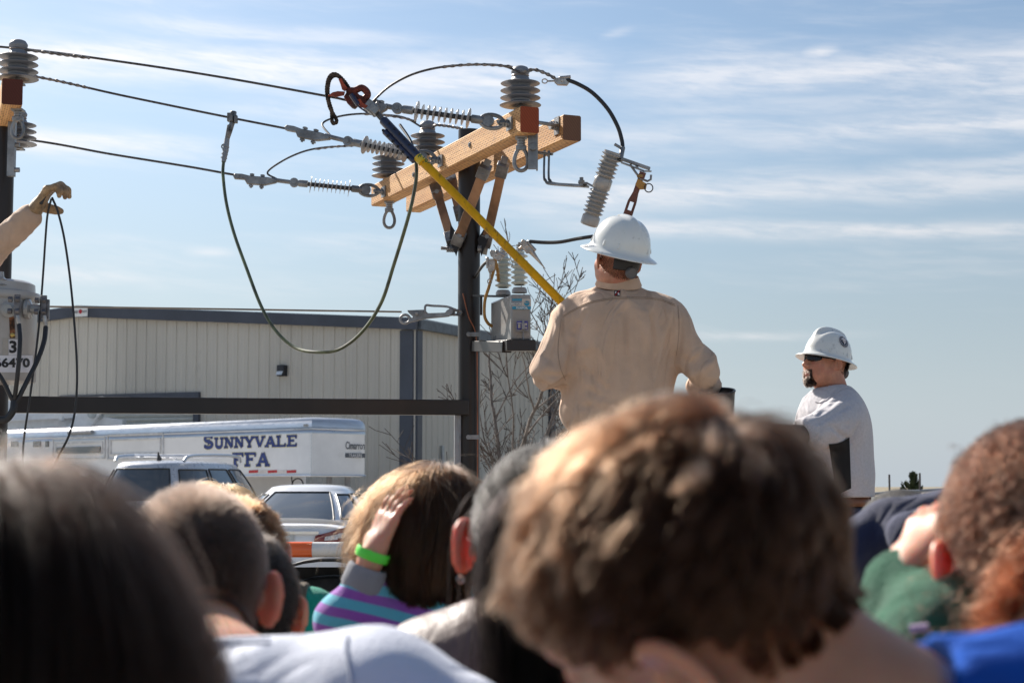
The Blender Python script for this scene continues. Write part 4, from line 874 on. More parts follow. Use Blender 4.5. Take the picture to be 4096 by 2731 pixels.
m = MB(); ppx(m, [(1353, 316), (1366, 312), (1376, 334), (1390, 352), (1380, 366), (1368, 358), (1362, 338)], .016, Yc - .02); m.build('fork', ORR, rc, bev=.002); m = MB(); ppx(m, [(1310, 384), (1330, 369), (1352, 364), (1380, 366), (1376, 380), (1358, 384), (1340, 388), (1330, 383)], .016, Yc - .025)
m.build('fork', ORR, rc, bev=.002); m = MB(); ppx(m, [(1425, 400), (1440, 394), (1452, 412), (1472, 424), (1462, 434), (1440, 428)], .014, Yc - .03); m.build('fork', ORR, rc, bev=.002)
m = MB(); m.box(at(1484, 430, 7.86), (.055, .05, .05), Matrix.Rotation(R(38), 3, 'Y')); m.box(at(1496, 440, 7.85), (.045, .06, .035), Matrix.Rotation(R(38), 3, 'Y')); m.cyl(at(1512, 408, 7.86), at(1500, 424, 7.86), .006, n=8); m.build('coupler', GALV, rc, bev=.004)
m = MB(); tube_px(m, [(1404, 382), (1425, 418), (1470, 452)], .004, Yc - .04); m.tube([at(1404, 378, Yc - .04), at(1432, 420, Yc - .04)], .012, 8); m.build('pawl', NAVY, rc)
ROPE = pm('frayed_brown_rope', (.09, .062, .045), .95, var=.5, vscale=40, bump=.8, bscale=120)
def rope(pts, r, Yd):
    m = MB(); P = spline([at(x, y, Yd) for x, y in pts], 10)
    for ph in (0, 2.09, 4.19):
        q = []; acc = 0
        for i in range(len(P) - 1):
            x_, u, v_ = frame(P[i + 1] - P[i]); a = acc * 2 * math.pi / .035 + ph; q.append(P[i] + (V(0, 1, 0) * math.sin(a) + V(0, 1, 0).cross(x_).normalized() * math.cos(a)) * r * .55); acc += (P[i + 1] - P[i]).length
        m.tube(q, r * .62, 6)
    return m
rope([(1395, 352), (1376, 325), (1352, 302), (1332, 297), (1316, 312), (1308, 345), (1308, 378), (1314, 410), (1322, 436), (1335, 460), (1345, 478), (1345, 490), (1334, 494), (1328, 484), (1328, 462), (1326, 440), (1318, 415), (1312, 385), (1312, 350), (1320, 318), (1340, 303), (1362, 312), (1385, 345)], .0085, Yc + .01).build('rope_loop', ROPE, rc)
# ------------------------------------------------------------------ capacitor on its shelf
SGR = pm('grey_tank_paint', (.27, .262, .25), .3, .0, var=.06, vscale=3, spec=.6, coat=.3, dirt=((.12, .11, .11), 5, .62, .4))
LTAN = pm('pale_glazed_porcelain', (.50, .54, .49), .14, var=.05, coat=.7)
YB = 8.35
c0 = at(2045, 1440, YB); c0.z = 0                       # front vertical edge nearest the camera
ang = R(6); fx = V(math.cos(ang), math.sin(ang), 0); sxv = V(-.74, .67, 0).normalized()
capm = empty('capacitor_tank', V(c0.x, c0.y, at(2045, 1360, YB).z), 'grey steel capacitor tank with two pale ribbed bushings on a bracket', 'capacitor')
zb, zt = at(2045, 1358, YB).z, at(2045, 1177, YB).z; W1 = .098; D1 = .30
fwd = fx; z3 = V(0, 0, 1)
sv = (at(1963, 1300, 8.72) - at(2045, 1300, YB)); sv.z = 0; D1 = sv.length; sv.normalize()
m = MB(); P = [c0, c0 + fx * W1, c0 + fx * W1 + sv * D1, c0 + sv * D1]
m.add([p + z3 * zb for p in P] + [p + z3 * zt for p in P], [(3, 2, 1, 0), (4, 5, 6, 7), (0, 1, 5, 4), (1, 2, 6, 5), (2, 3, 7, 6), (3, 0, 4, 7)])
m.build('tank', SGR, capm, bev=.008, seg=3)
def bushing(c, label=None):
    prof = [(0, 0), (.036, 0), (.036, .018), (.03, .022)]; z = .024
    for k in range(6): prof += [(.024, z), (.041, z + .008), (.0425, z + .011), (.040, z + .0135), (.026, z + .019)]; z += .0265
    prof += [(.024, z), (.026, z + .006), (.014, z + .012), (0, z + .012)]
    m = MB(); m.lathe(c + V(0, 0, .012), V(0, 0, 1), prof[3:], 30); b = m.build('bushing', LTAN, capm, sharp=60)
    m = MB(); m.lathe(c - V(0, 0, .004), V(0, 0, 1), [(.038, 0), (.038, .014), (.030, .026), (0, .026)], 24); m.build('base_ring', SGR, b)
    m = MB(); t = c + V(0, 0, z + .02); m.cyl(t, t + V(0, 0, .045), .007, n=8)
    for k in (0.002, .014, .026): m.cyl(t + V(0, 0, k), t + V(0, 0, k + .008), .017, n=6)
    m.build('terminal', CLAMP, b); return t
tb1 = bushing(at(2078, 1168, YB + .05)); tb2 = bushing(at(2013, 1178, 8.58))
m = MB(); m.cyl(tb1 + V(0, 0, .02), at(2105, 1003, 8.2), .005, n=6); m.build('stud', CLAMP, capm)
FMt = Matrix((fx, V(-fx.y, fx.x, 0), z3)).transposed()
def onf(px, py, off=.012): p = at(px, py, YB - off + (px - 2045) / FPX * YB * math.tan(ang)); return p
def plate(pts_l, name, mat, off=.012, th=.002):
    m = MB(); x0, x1, y0, y1 = pts_l; a, b, c, d = onf(x0, y0, off), onf(x1, y0, off), onf(x1, y1, off), onf(x0, y1, off); bk_ = V(0, th, 0)
    m.add([a, b, c, d, a + bk_, b + bk_, c + bk_, d + bk_], [(0, 3, 2, 1), (4, 5, 6, 7), (0, 1, 5, 4), (1, 2, 6, 5), (2, 3, 7, 6), (3, 0, 4, 7)]); return m.build(name, mat, capm)
CY = pm('cyan_label', (.02, .26, .42), .4, var=.05); CRM = pm('cream_label', (.55, .50, .44), .5, var=.08, dirt=((.4, .3, .2), 30, .6, .5)); LBL = pm('label_blue', (.03, .04, .30), .4, var=.1)
plate((2049, 2124, 1195, 1237), 'sticker', CRM); plate((2049, 2088, 1195, 1203), 'sticker', CY, .014); plate((2049, 2088, 1204, 1221), 'sticker', pm('grey_label', (.25, .29, .33), .5), .014); plate((2049, 2124, 1225, 1237), 'sticker', CY, .014)
m = MB(); lettering(m, "NO PCB'S", .013, onf(2068, 1219, .0165), FMt, .0003); lettering(m, 'FILM/FOIL', .0135, onf(2088, 1235, .0165), FMt, .0004); m.build('sticker_words', pm('sticker_ink', (.75, .75, .72), .5), capm)
m = MB(); c = onf(2107, 1213, .0145); m.lathe(c, V(0, -1, 0), [(0, 0), (.013, 0), (.013, .001), (0, .001)], 20); m.build('sticker_emblem', CY, capm)
m = MB(); c = onf(2107, 1208, .0165); m.tube([c + V(-.010, 0, -.004), c + V(0, 0, .010), c + V(.010, 0, -.004), c + V(-.010, 0, -.004)], .0014, 5); m.build('sticker_emblem_mark', CRM, capm)
plate((2064, 2115, 1281, 1327), 'rating_plate', GALV, .014); plate((2067, 2111, 1284, 1318), 'rating_label', LBL, .0165, .001)
for b_ in ((2072, 2082, 1296, 1312), (2096, 2108, 1292, 1302), (2070, 2086, 1290, 1294), (2093, 2109, 1308, 1315)): plate(b_, 'rating_field', CRM, .018, .001)
m = MB(); c = onf(2093, 1305, .03); m.box(c, (.016, .03, .030)); m.cyl(c + V(0, .01, .0), c + V(0, .01, .03), .006, n=8); m.bar(onf(2094, 1325, .02), onf(2094, 1358, .02), .005, .005); m.build('switch', pm('switch_grey', (.28, .28, .3), .4, .3), capm)
m = MB(); p0, p1 = at(2028, 1388, 8.3), at(1905, 1385, 8.75); m.bar(p1, p0, .05, .055); m.bar(at(2020, 1382, 8.28), at(2135, 1382, 8.33), .06, .054); m.bar(at(1968, 1368, 8.62), at(2050, 1368, 8.3), .02, .02)
zsh = zb - .006; A = at(1985, 1395, 8.6)
sh = [c0 + V(-.03, -.03, zsh), c0 + fx * (W1 + .02) + V(0, -.03, zsh), c0 + fx * (W1 + .02) + sv * (D1 + .03) + V(0, 0, zsh), c0 + sv * (D1 + .03) + V(-.03, 0, zsh)]
m.add(sh + [p - V(0, 0, .006) for p in sh], [(0, 1, 2, 3), (7, 6, 5, 4), (0, 4, 5, 1), (1, 5, 6, 2), (2, 6, 7, 3), (3, 7, 4, 0)])
tag(m.build('shelf_bracket', STEEL, bev=.003), 'dark steel shelf bracket welded to the pole under the capacitor tank', 'bracket')
m = MB(); m.bar(at(1900, 1183, 8.75), at(2035, 1186, 8.5), .03, .010); m.bar(at(1925, 1180, 8.7), at(1925, 1260, 8.7), .03, .012); tag(m.build('stay_bracket', STEEL), 'thin dark stay bracket from the pole to the top of the capacitor', 'bracket')
# tan lead and clamp beside the bushings
TANC = pm('tan_cable', (.46, .25, .06), .45, var=.2)
wire('tan_lead', [at(1984, 1030, 8.45), at(1975, 1080, 8.47), at(1955, 1150, 8.5), at(1940, 1200, 8.55), at(1938, 1260, 8.58), at(1950, 1290, 8.6), at(1968, 1305, 8.62)], .0082, TANC, 'tan insulated lead looping from the bushing clamp down behind the capacitor', 'cable')
wire('black_lead', [at(1978, 1030, 8.46), at(1990, 1080, 8.5), at(1994, 1125, 8.55)], .0085, TANC, 'short tan lead end just left of the rear bushing', 'cable')
hot_clamp(at(1986, 1020, 8.42), V(.75, -.1, -.5), 'bronze clamp on the rear capacitor bushing', False)
hot_clamp(at(1962, 1062, 8.45), V(.05, 0, 1), 'bronze eye clamp dangling between the pole and the tan lead', True)
wire('black_lead', [at(1953, 1042, 8.45), at(1935, 1058, 8.5), at(1918, 1080, 8.6), at(1900, 1110, 8.8)], .008, BLKC, 'short black lead from the dangling clamp to behind the pole', 'cable')
# ------------------------------------------------------------------ horizontal rail between the poles
mm = MB(); mm.bar(at(60, 1618, 8.0), at(1868, 1630, 8.76), .07, .078); 
tag(mm.build('steel_rail', STEEL, bev=.004), 'dark rectangular steel rail running level between the two poles', 'rail')
m = MB(); m.tube([V(P1.x - .055, P1.y - .035, .2), V(P1.x - .055, P1.y - .035, at(1860, 1640, 8.8).z)], .02, 10); tag(m.build('conduit', pm('grey_conduit', (.30, .31, .33), .4, .3)), 'slim grey conduit running up beside the foot of the steel pole', 'conduit')
# ------------------------------------------------------------------ left pole, transformer
P2c = at(5, 800, 8.35); P2 = V(P2c.x, P2c.y, 0)
pl2 = empty('steel_pole', P2, 'steel pole cut off by the edge of the frame, behind the numbered transformer', 'pole', 'steel poles of the demonstration line')
m = MB(); m.tube([P2, P2 + V(0, 0, ptop)], .0575, 28); m.build('shaft', STEEL, pl2)
m = MB(); q = at(48, 560, 8.2); m.bar(V(q.x, q.y, at(48, 480, 8.2).z), V(q.x, q.y, at(48, 706, 8.2).z), .035, .03, (0, -1, 0))
for py in (580, 680): k = at(68, py, 8.2); m.cyl(k - V(.02, 0, 0), k + V(.012, 0, 0), .012, n=8)
m.build('strap', GALV, pl2)
nl = at(48, 405, 7.82); nl.z = AZ_ + .14; dl = V(-.33, .944, 0).normalized(); a3 = crossarm(nl, 2.3, dl, endgrain('maroon_end_grain', (.095, .022, .014), (.06, .016, .010)), 'wooden crossarm of the other pole, seen end-on at the picture edge')
ln = V(dl.y, -dl.x, 0)
tl = AZ_ + .14 + TH / 2
post_insulator(V(nl.x - .012, nl.y + .12, tl), 'grey post insulator standing on the end-on crossarm at the picture edge')
q = nl + dl * 1.25; post_insulator(V(q.x + .10, q.y, tl - .10), 'grey post insulator just behind the one on the end-on crossarm')
hang_eye(V(nl.x + .0, nl.y + .1, nl.z - TH / 2), 'swivel eye hanging under the end-on crossarm', .9)
CREAM = pm('transformer_grey_paint', (.40, .385, .37), .35, var=.06, vscale=3, coat=.25, dirt=((.25, .22, .2), 5, .62, .4))
TC = at(-52, 1500, 7.75); zt_, zb_ = at(60, 1150, 7.6).z, at(60, 1520, 7.6).z; TR = .215
tf = empty('transformer', V(TC.x, TC.y, zb_), 'grey cylindrical pole transformer marked 3 and 66470', 'transformer')
m = MB(); H = zt_ - zb_; m.lathe(V(TC.x, TC.y, zb_), V(0, 0, 1), [(0, 0), (TR - .004, 0), (TR, .006), (TR, H - .05), (TR + .012, H - .045), (TR + .018, H - .03), (TR + .012, H - .012), (TR - .01, H - .006), (TR - .012, H + .03), (TR - .03, H + .042), (0, H + .045)], 48); m.build('tank', CREAM, tf, sharp=50)
def on_tank(px, py, off=0.0):
    """first hit of the pixel ray on the tank cylinder"""
    o = V(0, 0, CAMZ); d = at(px, py, 10) - o; r_ = TR + off; a = d.x ** 2 + d.y ** 2; b = -2 * (d.x * TC.x + d.y * TC.y); c = TC.x ** 2 + TC.y ** 2 - r_ * r_
    D = b * b - 4 * a * c; t = (-b - math.sqrt(max(D, 0))) / (2 * a); return o + d * t
def wrap_label(name, x0, x1, y0, y1, mat, off):
    m = MB(); m.grid([[on_tank(x0 + (x1 - x0) * j / 12, y, off) for j in range(13)] for y in (y0, y1)]); return m.build(name, mat, tf)
LW = pm('label_white', (.74, .72, .74), .5, var=.05, dirt=((.5, .48, .5), 10, .6, .4)); INK = pm('label_black', (.012, .012, .014), .5)
wrap_label('number_label', -60, 131, 1421, 1489, LW, .002); wrap_label('digit_label', 34, 71, 1357, 1420, LW, .002); wrap_label('tan_patch', 10, 33, 1352, 1418, pm('tan_patch', (.42, .38, .33), .5), .0015)
def wrap_text(body, px0, px1, py0, py1, off, name):
    vs, fs = text_mesh(body, 1.0, .035); X0 = min(v[0] for v in vs); X1 = max(v[0] for v in vs); Z0 = min(v[2] for v in vs); Z1 = max(v[2] for v in vs); m = MB()
    m.add([on_tank(px0 + (px1 - px0) * (v[0] - X0) / (X1 - X0), py1 - (py1 - py0) * (v[2] - Z0) / (Z1 - Z0), off) for v in vs], fs); return m.build(name, INK, tf)
wrap_text('3', 37, 67, 1362, 1412, .004, 'digit'); wrap_text('66470', -22, 120, 1431, 1470, .004, 'number')
# terminals, tap switch, ground strap
for (px, py, Yd, sx_) in ((62, 1225, 7.48, 0), (168, 1228, 7.62, 1)):
    t = MB(); c = at(px, py, Yd)
    if sx_: t.lathe(at(105, 1236, 7.66), V(1, -.05, 0), [(.0, 0), (.045, .0), (.045, .018), (.022, .024), (.020, .07), (0, .07)], 20)
    else: t.lathe(on_tank(40, 1240, -.005), V(.1, -1, 0), [(0, 0), (.036, 0), (.036, .03), (.02, .035), (.02, .06), (0, .06)], 20)
    to = t.build('low_voltage_bushing', PGR, tf); t = MB(); t.box(c + V(.008, 0, 0), (.026, .014, .105)); t.box(c + V(.02, .01, -.01), (.02, .02, .09)) if sx_ else None
    for (ox, oz) in ((-.02, .03), (-.022, -.022), (.012, .03), (.012, -.022)): t.lathe(c + V(ox - .01, -.005, oz), V(1, 0, 0), [(0, 0), (.014, 0), (.014, .018), (0, .018)], 6)
    t.build('terminal_lug', pm('dark_lug', (.17, .16, .165), .4, .7, var=.2, vscale=30), to, bev=.002)
m = MB(); m.tube([at(71, 1262, 7.47), at(74, 1280, 7.47), at(75, 1301, 7.47)], [.008, .011, .008], 8); m.tube([at(178, 1262, 7.6), at(181, 1285, 7.6), at(183, 1310, 7.6)], [.008, .011, .008], 8); m.build('cable_lug', CLAMP, tf)
m = MB(); a, b = on_tank(47, 1264, .006), on_tank(50, 1352, .006); m.bar(a, b, .024, .004, (0, -1, 0)); m.build('ground_strap', pm('rusted_copper_strap', (.20, .08, .035), .5, .5, var=.5, vscale=30), tf)
m = MB(); c = on_tank(51, 1340, .008); m.lathe(c, V(0, -1, 0), [(0, .01), (.009, .009), (.011, 0)], 12); m.build('brass_bolt', pm('brass', (.55, .38, .12), .3, .9), tf)
for (px, py) in ((2, 1096),): m = MB(); c = at(px, py, 7.6); m.lathe(c - V(0, 0, .06), V(0, 0, 1), [(.02, 0), (.035, .01), (.02, .02), (.03, .035), (.016, .045), (.014, .07), (0, .07)], 18); m.build('high_voltage_bushing', PGR, tf)
GC = 'black leads hanging from the transformer'
wire('black_lead', [at(76, 1298, 7.47), at(80, 1350, 7.42), at(77, 1420, 7.40), at(70, 1500, 7.40), at(60, 1580, 7.42), at(57, 1610, 7.43)], .0098, BLKC, 'black lead hanging straight down across the number 3', 'cable', group=GC)
wire('black_lead', [at(183, 1308, 7.6), at(176, 1365, 7.55), at(150, 1440, 7.5), at(110, 1520, 7.45), at(75, 1590, 7.43), at(60, 1612, 7.43)], .0110, BLKC, 'black lead sweeping down from the outer terminal of the transformer', 'cable', group=GC)
wire('black_lead', [at(-30, 1460, 7.42), at(10, 1520, 7.42), at(40, 1580, 7.42), at(56, 1610, 7.43)], .0098, BLKC, 'black lead coming in from the cut-off side of the transformer', 'cable', group=GC)
wire('black_lead', [at(57, 1605, 7.43), at(52, 1640, 7.42), at(30, 1672, 7.42), at(5, 1678, 7.42), at(-60, 1668, 7.42)], .017, BLKC, 'thick black cable bundle gathering the three transformer leads', 'cable', group=GC)
# ------------------------------------------------------------------ display trailer under the lineman
dt = empty('display_trailer', V(1.2, 8.6, 0), 'dark flatbed trailer with big black tyre, fender and reflective safety rail', 'trailer')
DKS = pm('dark_trailer_steel', (.03, .028, .028), .5, .3, var=.2)
m = MB(); m.box(V(1.55, 8.55, .70), (4.9, 2.3, .10)); m.box(V(1.55, 7.42, .62), (4.9, .06, .16)); m.build('deck', pm('deck_planks', (.22, .16, .10), .85, var=.3, vscale=3), dt)
m = MB(); wc = at(1300, 2560, 8.1); wr = at(1290, 2296, 8.1).z - .0; wr = .5
wy = 8.2; wx = at(1330, 2300, wy).x; ztop = at(1290, 2300, wy).z; wr = ztop / 2
for (x_, ) in ((wx,), (wx + 1.12,)): wheel(dt, V(x_, wy, wr), V(0, -1, 0), wr, .28)
m = MB(); rows = []
for t in np.linspace(R(168), R(12), 22): rows.append([V(wx + math.cos(t) * (wr + .07), wy - .22, wr + math.sin(t) * (wr + .075)), V(wx + math.cos(t) * (wr + .07), wy + .2, wr + math.sin(t) * (wr + .075))])
m.grid(rows); m.build('fender', BLKP, dt, solid=.012)
m = MB(); m.box(V(wx, wy + .25, .55), (1.5, .02, 1.0)); m.build('wheel_well', DKS, dt)
rz_ = at(1300, 2195, 8.0).z; a, b = V(wx - 2.6, 7.95, rz_), V(3.6, 7.95, rz_); ORG = pm('orange_reflector', (.85, .13, .01), .3, var=.04, coat=.5); WTB = pm('white_tube_paint', (.76, .75, .72), .28, var=.04, coat=.5)
m = MB(); m.tube([a, b], .035, 24); ro = m.build('safety_rail', WTB, dt)
x = at(1250, 2195, 7.95).x
for k in range(-3, 6):
    m = MB(); q = x + k * .62; m.tube([V(q - .24, 7.95, rz_), V(q, 7.95, rz_)], .0362, 24); m.build('orange_band', ORG, ro)
for q in (wx - 2.4, 1.0, 3.4): m = MB(); m.tube([V(q, 7.95, .6), V(q, 7.95, rz_)], .03, 12); m.build('rail_post', DKS, dt)
# ------------------------------------------------------------------ organic shapes: signed distance fields -> one smooth mesh
def vv(a): return np.array(a, dtype=np.float64)
def smin(a, b, k): h = np.clip(.5 + .5 * (b - a) / k, 0, 1); return b * (1 - h) + a * h - k * h * (1 - h)
def smax(a, b, k): return -smin(-a, -b, k)
class SD:
    def __init__(s): s.ops = []
    def cap(s, a, b, ra, rb=None, k=.02, fl=None):
        """round cone; fl=(dir, factor) flattens along dir"""
        s.ops.append(('cap', vv(a), vv(b), ra, ra if rb is None else rb, k, fl)); return s
    def ell(s, c, r, M=None, k=.02): s.ops.append(('ell', vv(c), vv(r), None if M is None else np.array(M), k)); return s
    def sub(s, c, r, M=None, k=.01): s.ops.append(('sub', vv(c), vv(r), None if M is None else np.array(M), k)); return s
    def scap(s, a, b, ra, rb, k=.01): s.ops.append(('scap', vv(a), vv(b), ra, rb, k)); return s
    def plane(s, p, n, k=.004): s.ops.append(('pl', vv(p), vv(n), k)); return s      # keep the side opposite to n
    def fn(s, f): s.ops.append(('fn', f)); return s
    @staticmethod
    def _cap(P, a, b, ra, rb, fl=None):
        if fl is not None:
            u = vv(fl[0]); u = u / np.linalg.norm(u); f = fl[1] - 1
            P = P + np.outer((P - a) @ u, u) * f
        d = b - a; t = np.clip(((P - a) @ d) / max(d @ d, 1e-9), 0, 1); return np.linalg.norm(P - a - t[:, None] * d, axis=1) - (ra + (rb - ra) * t)
    @staticmethod
    def _ell(P, c, r, M):
        q = P - c
        if M is not None: q = q @ M
        k0 = np.linalg.norm(q / r, axis=1); k1 = np.linalg.norm(q / (r * r), axis=1); return k0 * (k0 - 1) / np.maximum(k1, 1e-6)
    def __call__(s, P):
        f = np.full(len(P), 1.0)
        for o in s.ops:
            if o[0] == 'cap': f = smin(f, s._cap(P, o[1], o[2], o[3], o[4], o[6]), o[5])
            elif o[0] == 'ell': f = smin(f, s._ell(P, o[1], o[2], o[3]), o[4])
            elif o[0] == 'sub': f = smax(f, -s._ell(P, o[1], o[2], o[3]), o[4])
            elif o[0] == 'scap': f = smax(f, -s._cap(P, o[1], o[2], o[3], o[4]), o[5])
            elif o[0] == 'pl': f = smax(f, (P - o[1]) @ o[2], o[3])
            elif o[0] == 'fn': f = o[1](P, f)
        return f
    def grad(s, P, e=.0015):
        g = np.stack([s(P + d) - s(P - d) for d in np.eye(3) * e], 1); return g / np.maximum(np.linalg.norm(g, axis=1, keepdims=True), 1e-9)
def surface(f, lo, hi, h):
    """surface nets over sparse blocks"""
    lo = vv(lo); hi = vv(hi); B = 6; nb = np.ceil((hi - lo) / (h * B)).astype(int) + 1; n = nb * B
    F = np.ones(n, np.float32); bi = np.stack(np.meshgrid(*[np.arange(k) for k in nb], indexing='ij'), -1).reshape(-1, 3)
    fc = f(lo + (bi + .5 - .5 / B) * B * h); keep = np.abs(fc) < B * h * .95 + .012
    for c, v in zip(bi[~keep], fc[~keep]):
        if v < 0: F[c[0] * B:(c[0] + 1) * B, c[1] * B:(c[1] + 1) * B, c[2] * B:(c[2] + 1) * B] = -1
    off = np.stack(np.meshgrid(*[np.arange(B)] * 3, indexing='ij'), -1).reshape(-1, 3); kb = bi[keep]
    for i in range(0, len(kb), 2000):
        ix = (kb[i:i + 2000, None, :] * B + off[None]).reshape(-1, 3); F[ix[:, 0], ix[:, 1], ix[:, 2]] = f(lo + ix * h)
    S = F < 0; c = [S[i:n[0] - 1 + i, j:n[1] - 1 + j, k:n[2] - 1 + k] for i in (0, 1) for j in (0, 1) for k in (0, 1)]
    cnt = sum(x.astype(np.int8) for x in c); act = (cnt > 0) & (cnt < 8); idx = np.argwhere(act); ID = np.full(act.shape, -1, np.int64); ID[act] = np.arange(len(idx))
    cor = [(i, j, k) for i in (0, 1) for j in (0, 1) for k in (0, 1)]; vals = np.stack([F[idx[:, 0] + i, idx[:, 1] + j, idx[:, 2] + k] for i, j, k in cor], 1)
    acc = np.zeros((len(idx), 3)); m = np.zeros(len(idx))
    for a in range(8):
        for b in range(a + 1, 8):
            if sum(abs(p - q) for p, q in zip(cor[a], cor[b])) != 1: continue
            va, vb = vals[:, a], vals[:, b]; x = (va < 0) != (vb < 0); t = np.where(x, va / np.where(x, va - vb, 1), 0)
            p = np.array(cor[a])[None] + t[:, None] * (np.array(cor[b]) - np.array(cor[a]))[None]; acc += p * x[:, None]; m += x
    verts = lo + (idx + acc / m[:, None]) * h; faces = []
    for ax in range(3):
        o1, o2 = [k for k in range(3) if k != ax]; sl = [slice(None)] * 3; sl2 = [slice(None)] * 3; sl[ax] = slice(0, -1); sl2[ax] = slice(1, None)
        A, Bm = S[tuple(sl)], S[tuple(sl2)]; e = np.argwhere(A != Bm); e = e[(e[:, o1] > 0) & (e[:, o2] > 0) & (e[:, o1] < n[o1] - 1) & (e[:, o2] < n[o2] - 1)]
        if not len(e): continue
        q = []
        for d1, d2 in ((1, 1), (0, 1), (0, 0), (1, 0)):
            t = e.copy(); t[:, o1] -= d1; t[:, o2] -= d2; q.append(ID[t[:, 0], t[:, 1], t[:, 2]])
        q = np.stack(q, 1); ins = A[e[:, 0], e[:, 1], e[:, 2]]; flip = ins if ax != 1 else ~ins; q[~flip] = q[~flip][:, ::-1]; faces.append(q)
    return verts, np.concatenate(faces)
def sdf_obj(name, f, lo, hi, h, mat, parent, smooth_it=1):
    v, q = surface(f, lo, hi, h); v = v - np.array(world_of(parent).translation); q = q[(q >= 0).all(1)]
    me = bpy.data.meshes.new(name); me.vertices.add(len(v)); me.vertices.foreach_set('co', v.astype(np.float32).ravel())
    me.loops.add(len(q) * 4); me.loops.foreach_set('vertex_index', q.ravel().astype(np.int32)); me.polygons.add(len(q)); me.polygons.foreach_set('loop_start', np.arange(0, len(q) * 4, 4, dtype=np.int32))
    me.update(calc_edges=True); me.validate(); me.polygons.foreach_set('use_smooth', [True] * len(me.polygons)); me.materials.append(mat)
    o = bpy.data.objects.new(name, me); COL.objects.link(o); o.parent = parent; return o
def wob(seed, scale, n=5):
    r = np.random.default_rng(seed); K = r.normal(size=(n, 3)) * scale; ph = r.uniform(0, 6.28, n)
    return lambda P: np.sin(P @ K.T + ph).mean(1) * 1.6
def frm(yaw, pitch=0.0, roll=0.0):
    """head/body frame columns: right, forward, up. yaw 0 faces +Y (away), positive turns to the left"""
    return np.array((Matrix.Rotation(R(yaw), 3, 'Z') @ Matrix.Rotation(R(pitch), 3, 'X') @ Matrix.Rotation(R(roll), 3, 'Y')))
def add_head(S, H, Q, s=1.0, kid=False, neck=None, nr=.058, ears=True, detail=True, jaw=1.0):
    L = lambda x, y, z: vv(H) + Q @ (vv((x, y, z)) * s)
    S.ell(L(0, -.012, .028), vv((.076, .098, .088)) * s, Q, .01)
    S.ell(L(0, .040, -.038), vv((.056 * jaw, .056, .072)) * s, Q, .035 * s)
    S.ell(L(0, .012, -.058), vv((.058 * jaw, .062, .05)) * s, Q, .03 * s)
    if detail:
        S.cap(L(0, .078, -.098), L(0, .074, -.092), .019 * s, k=.02 * s)
        S.cap(L(-.032, .078, .030), L(.032, .078, .030), .014 * s, k=.02 * s)
        for x in (-1, 1): S.sub(L(x * .033, .105, .004), vv((.021, .02, .015)) * s, Q, .012 * s); S.cap(L(x * .040, .066, -.028), L(x * .05, .045, -.022), .017 * s, k=.02 * s)
        for x in (-1, 1): S.ell(L(x * .032, .080, .004), vv((.013, .013, .012)) * s, None, .004 * s)
        S.cap(L(0, .090, .010), L(0, .112, -.026), .0075 * s, .0125 * s, .012 * s); S.cap(L(-.013, .100, -.031), L(.013, .100, -.031), .0085 * s, k=.006 * s)
        S.cap(L(-.021, .083, -.056), L(.021, .083, -.056), .0085 * s, k=.008 * s); S.cap(L(-.018, .082, -.071), L(.018, .082, -.071), .010 * s, k=.008 * s)
        S.scap(L(-.024, .098, -.0635), L(.024, .098, -.0635), .0035 * s, .0035 * s, .003 * s)
    if neck is not None: S.cap(L(0, -.02, -.05), neck, nr * .97, nr * 1.05, k=.03)
    if ears:
        for x in (-1, 1):
            E_ = Q @ np.array(Matrix.Rotation(R(x * EAR_TILT[0]), 3, 'Z') @ Matrix.Rotation(R(x * 8), 3, 'Y'))
            c = L(x * .086, -.014, -.008); o = lambda a, b, z: c + E_ @ (vv((a * x, b, z)) * s)
            S.ell(c, vv((.0050, .0185, .031)) * s, E_, .005 * s)
            ring = [o(.003, -.017 * math.sin(t) if True else 0, .030 * math.cos(t)) + 0 for t in np.linspace(-.6, 2.6, 8)]
            for i in range(7): S.cap(ring[i], ring[i + 1], .0048 * s, k=.003 * s)
            S.sub(o(.008, .003, -.001), vv((.009, .0105, .019)) * s, E_, .003 * s); S.cap(o(-.014, .012, 0), o(-.002, .012, 0), .013 * s, .008 * s, .005 * s)
    return L
EAR_TILT = [34]
SKIN = pm('tanned_skin', (.50, .225, .14), .48, var=.10, vscale=30, bump=.12, bscale=220, sss=.25, ssss=.012, dirt=((.42, .15, .10), 12, .52, .5))
SKINK = pm('child_skin', (.56, .29, .19), .45, var=.07, vscale=25, bump=.06, bscale=200, sss=.85, ssss=.022, sssr=(1.0, .12, .05))
SKIND = pm('olive_child_skin', (.40, .20, .125), .45, var=.07, vscale=25, bump=.06, bscale=200, sss=.85, ssss=.020, sssr=(1.0, .12, .05))
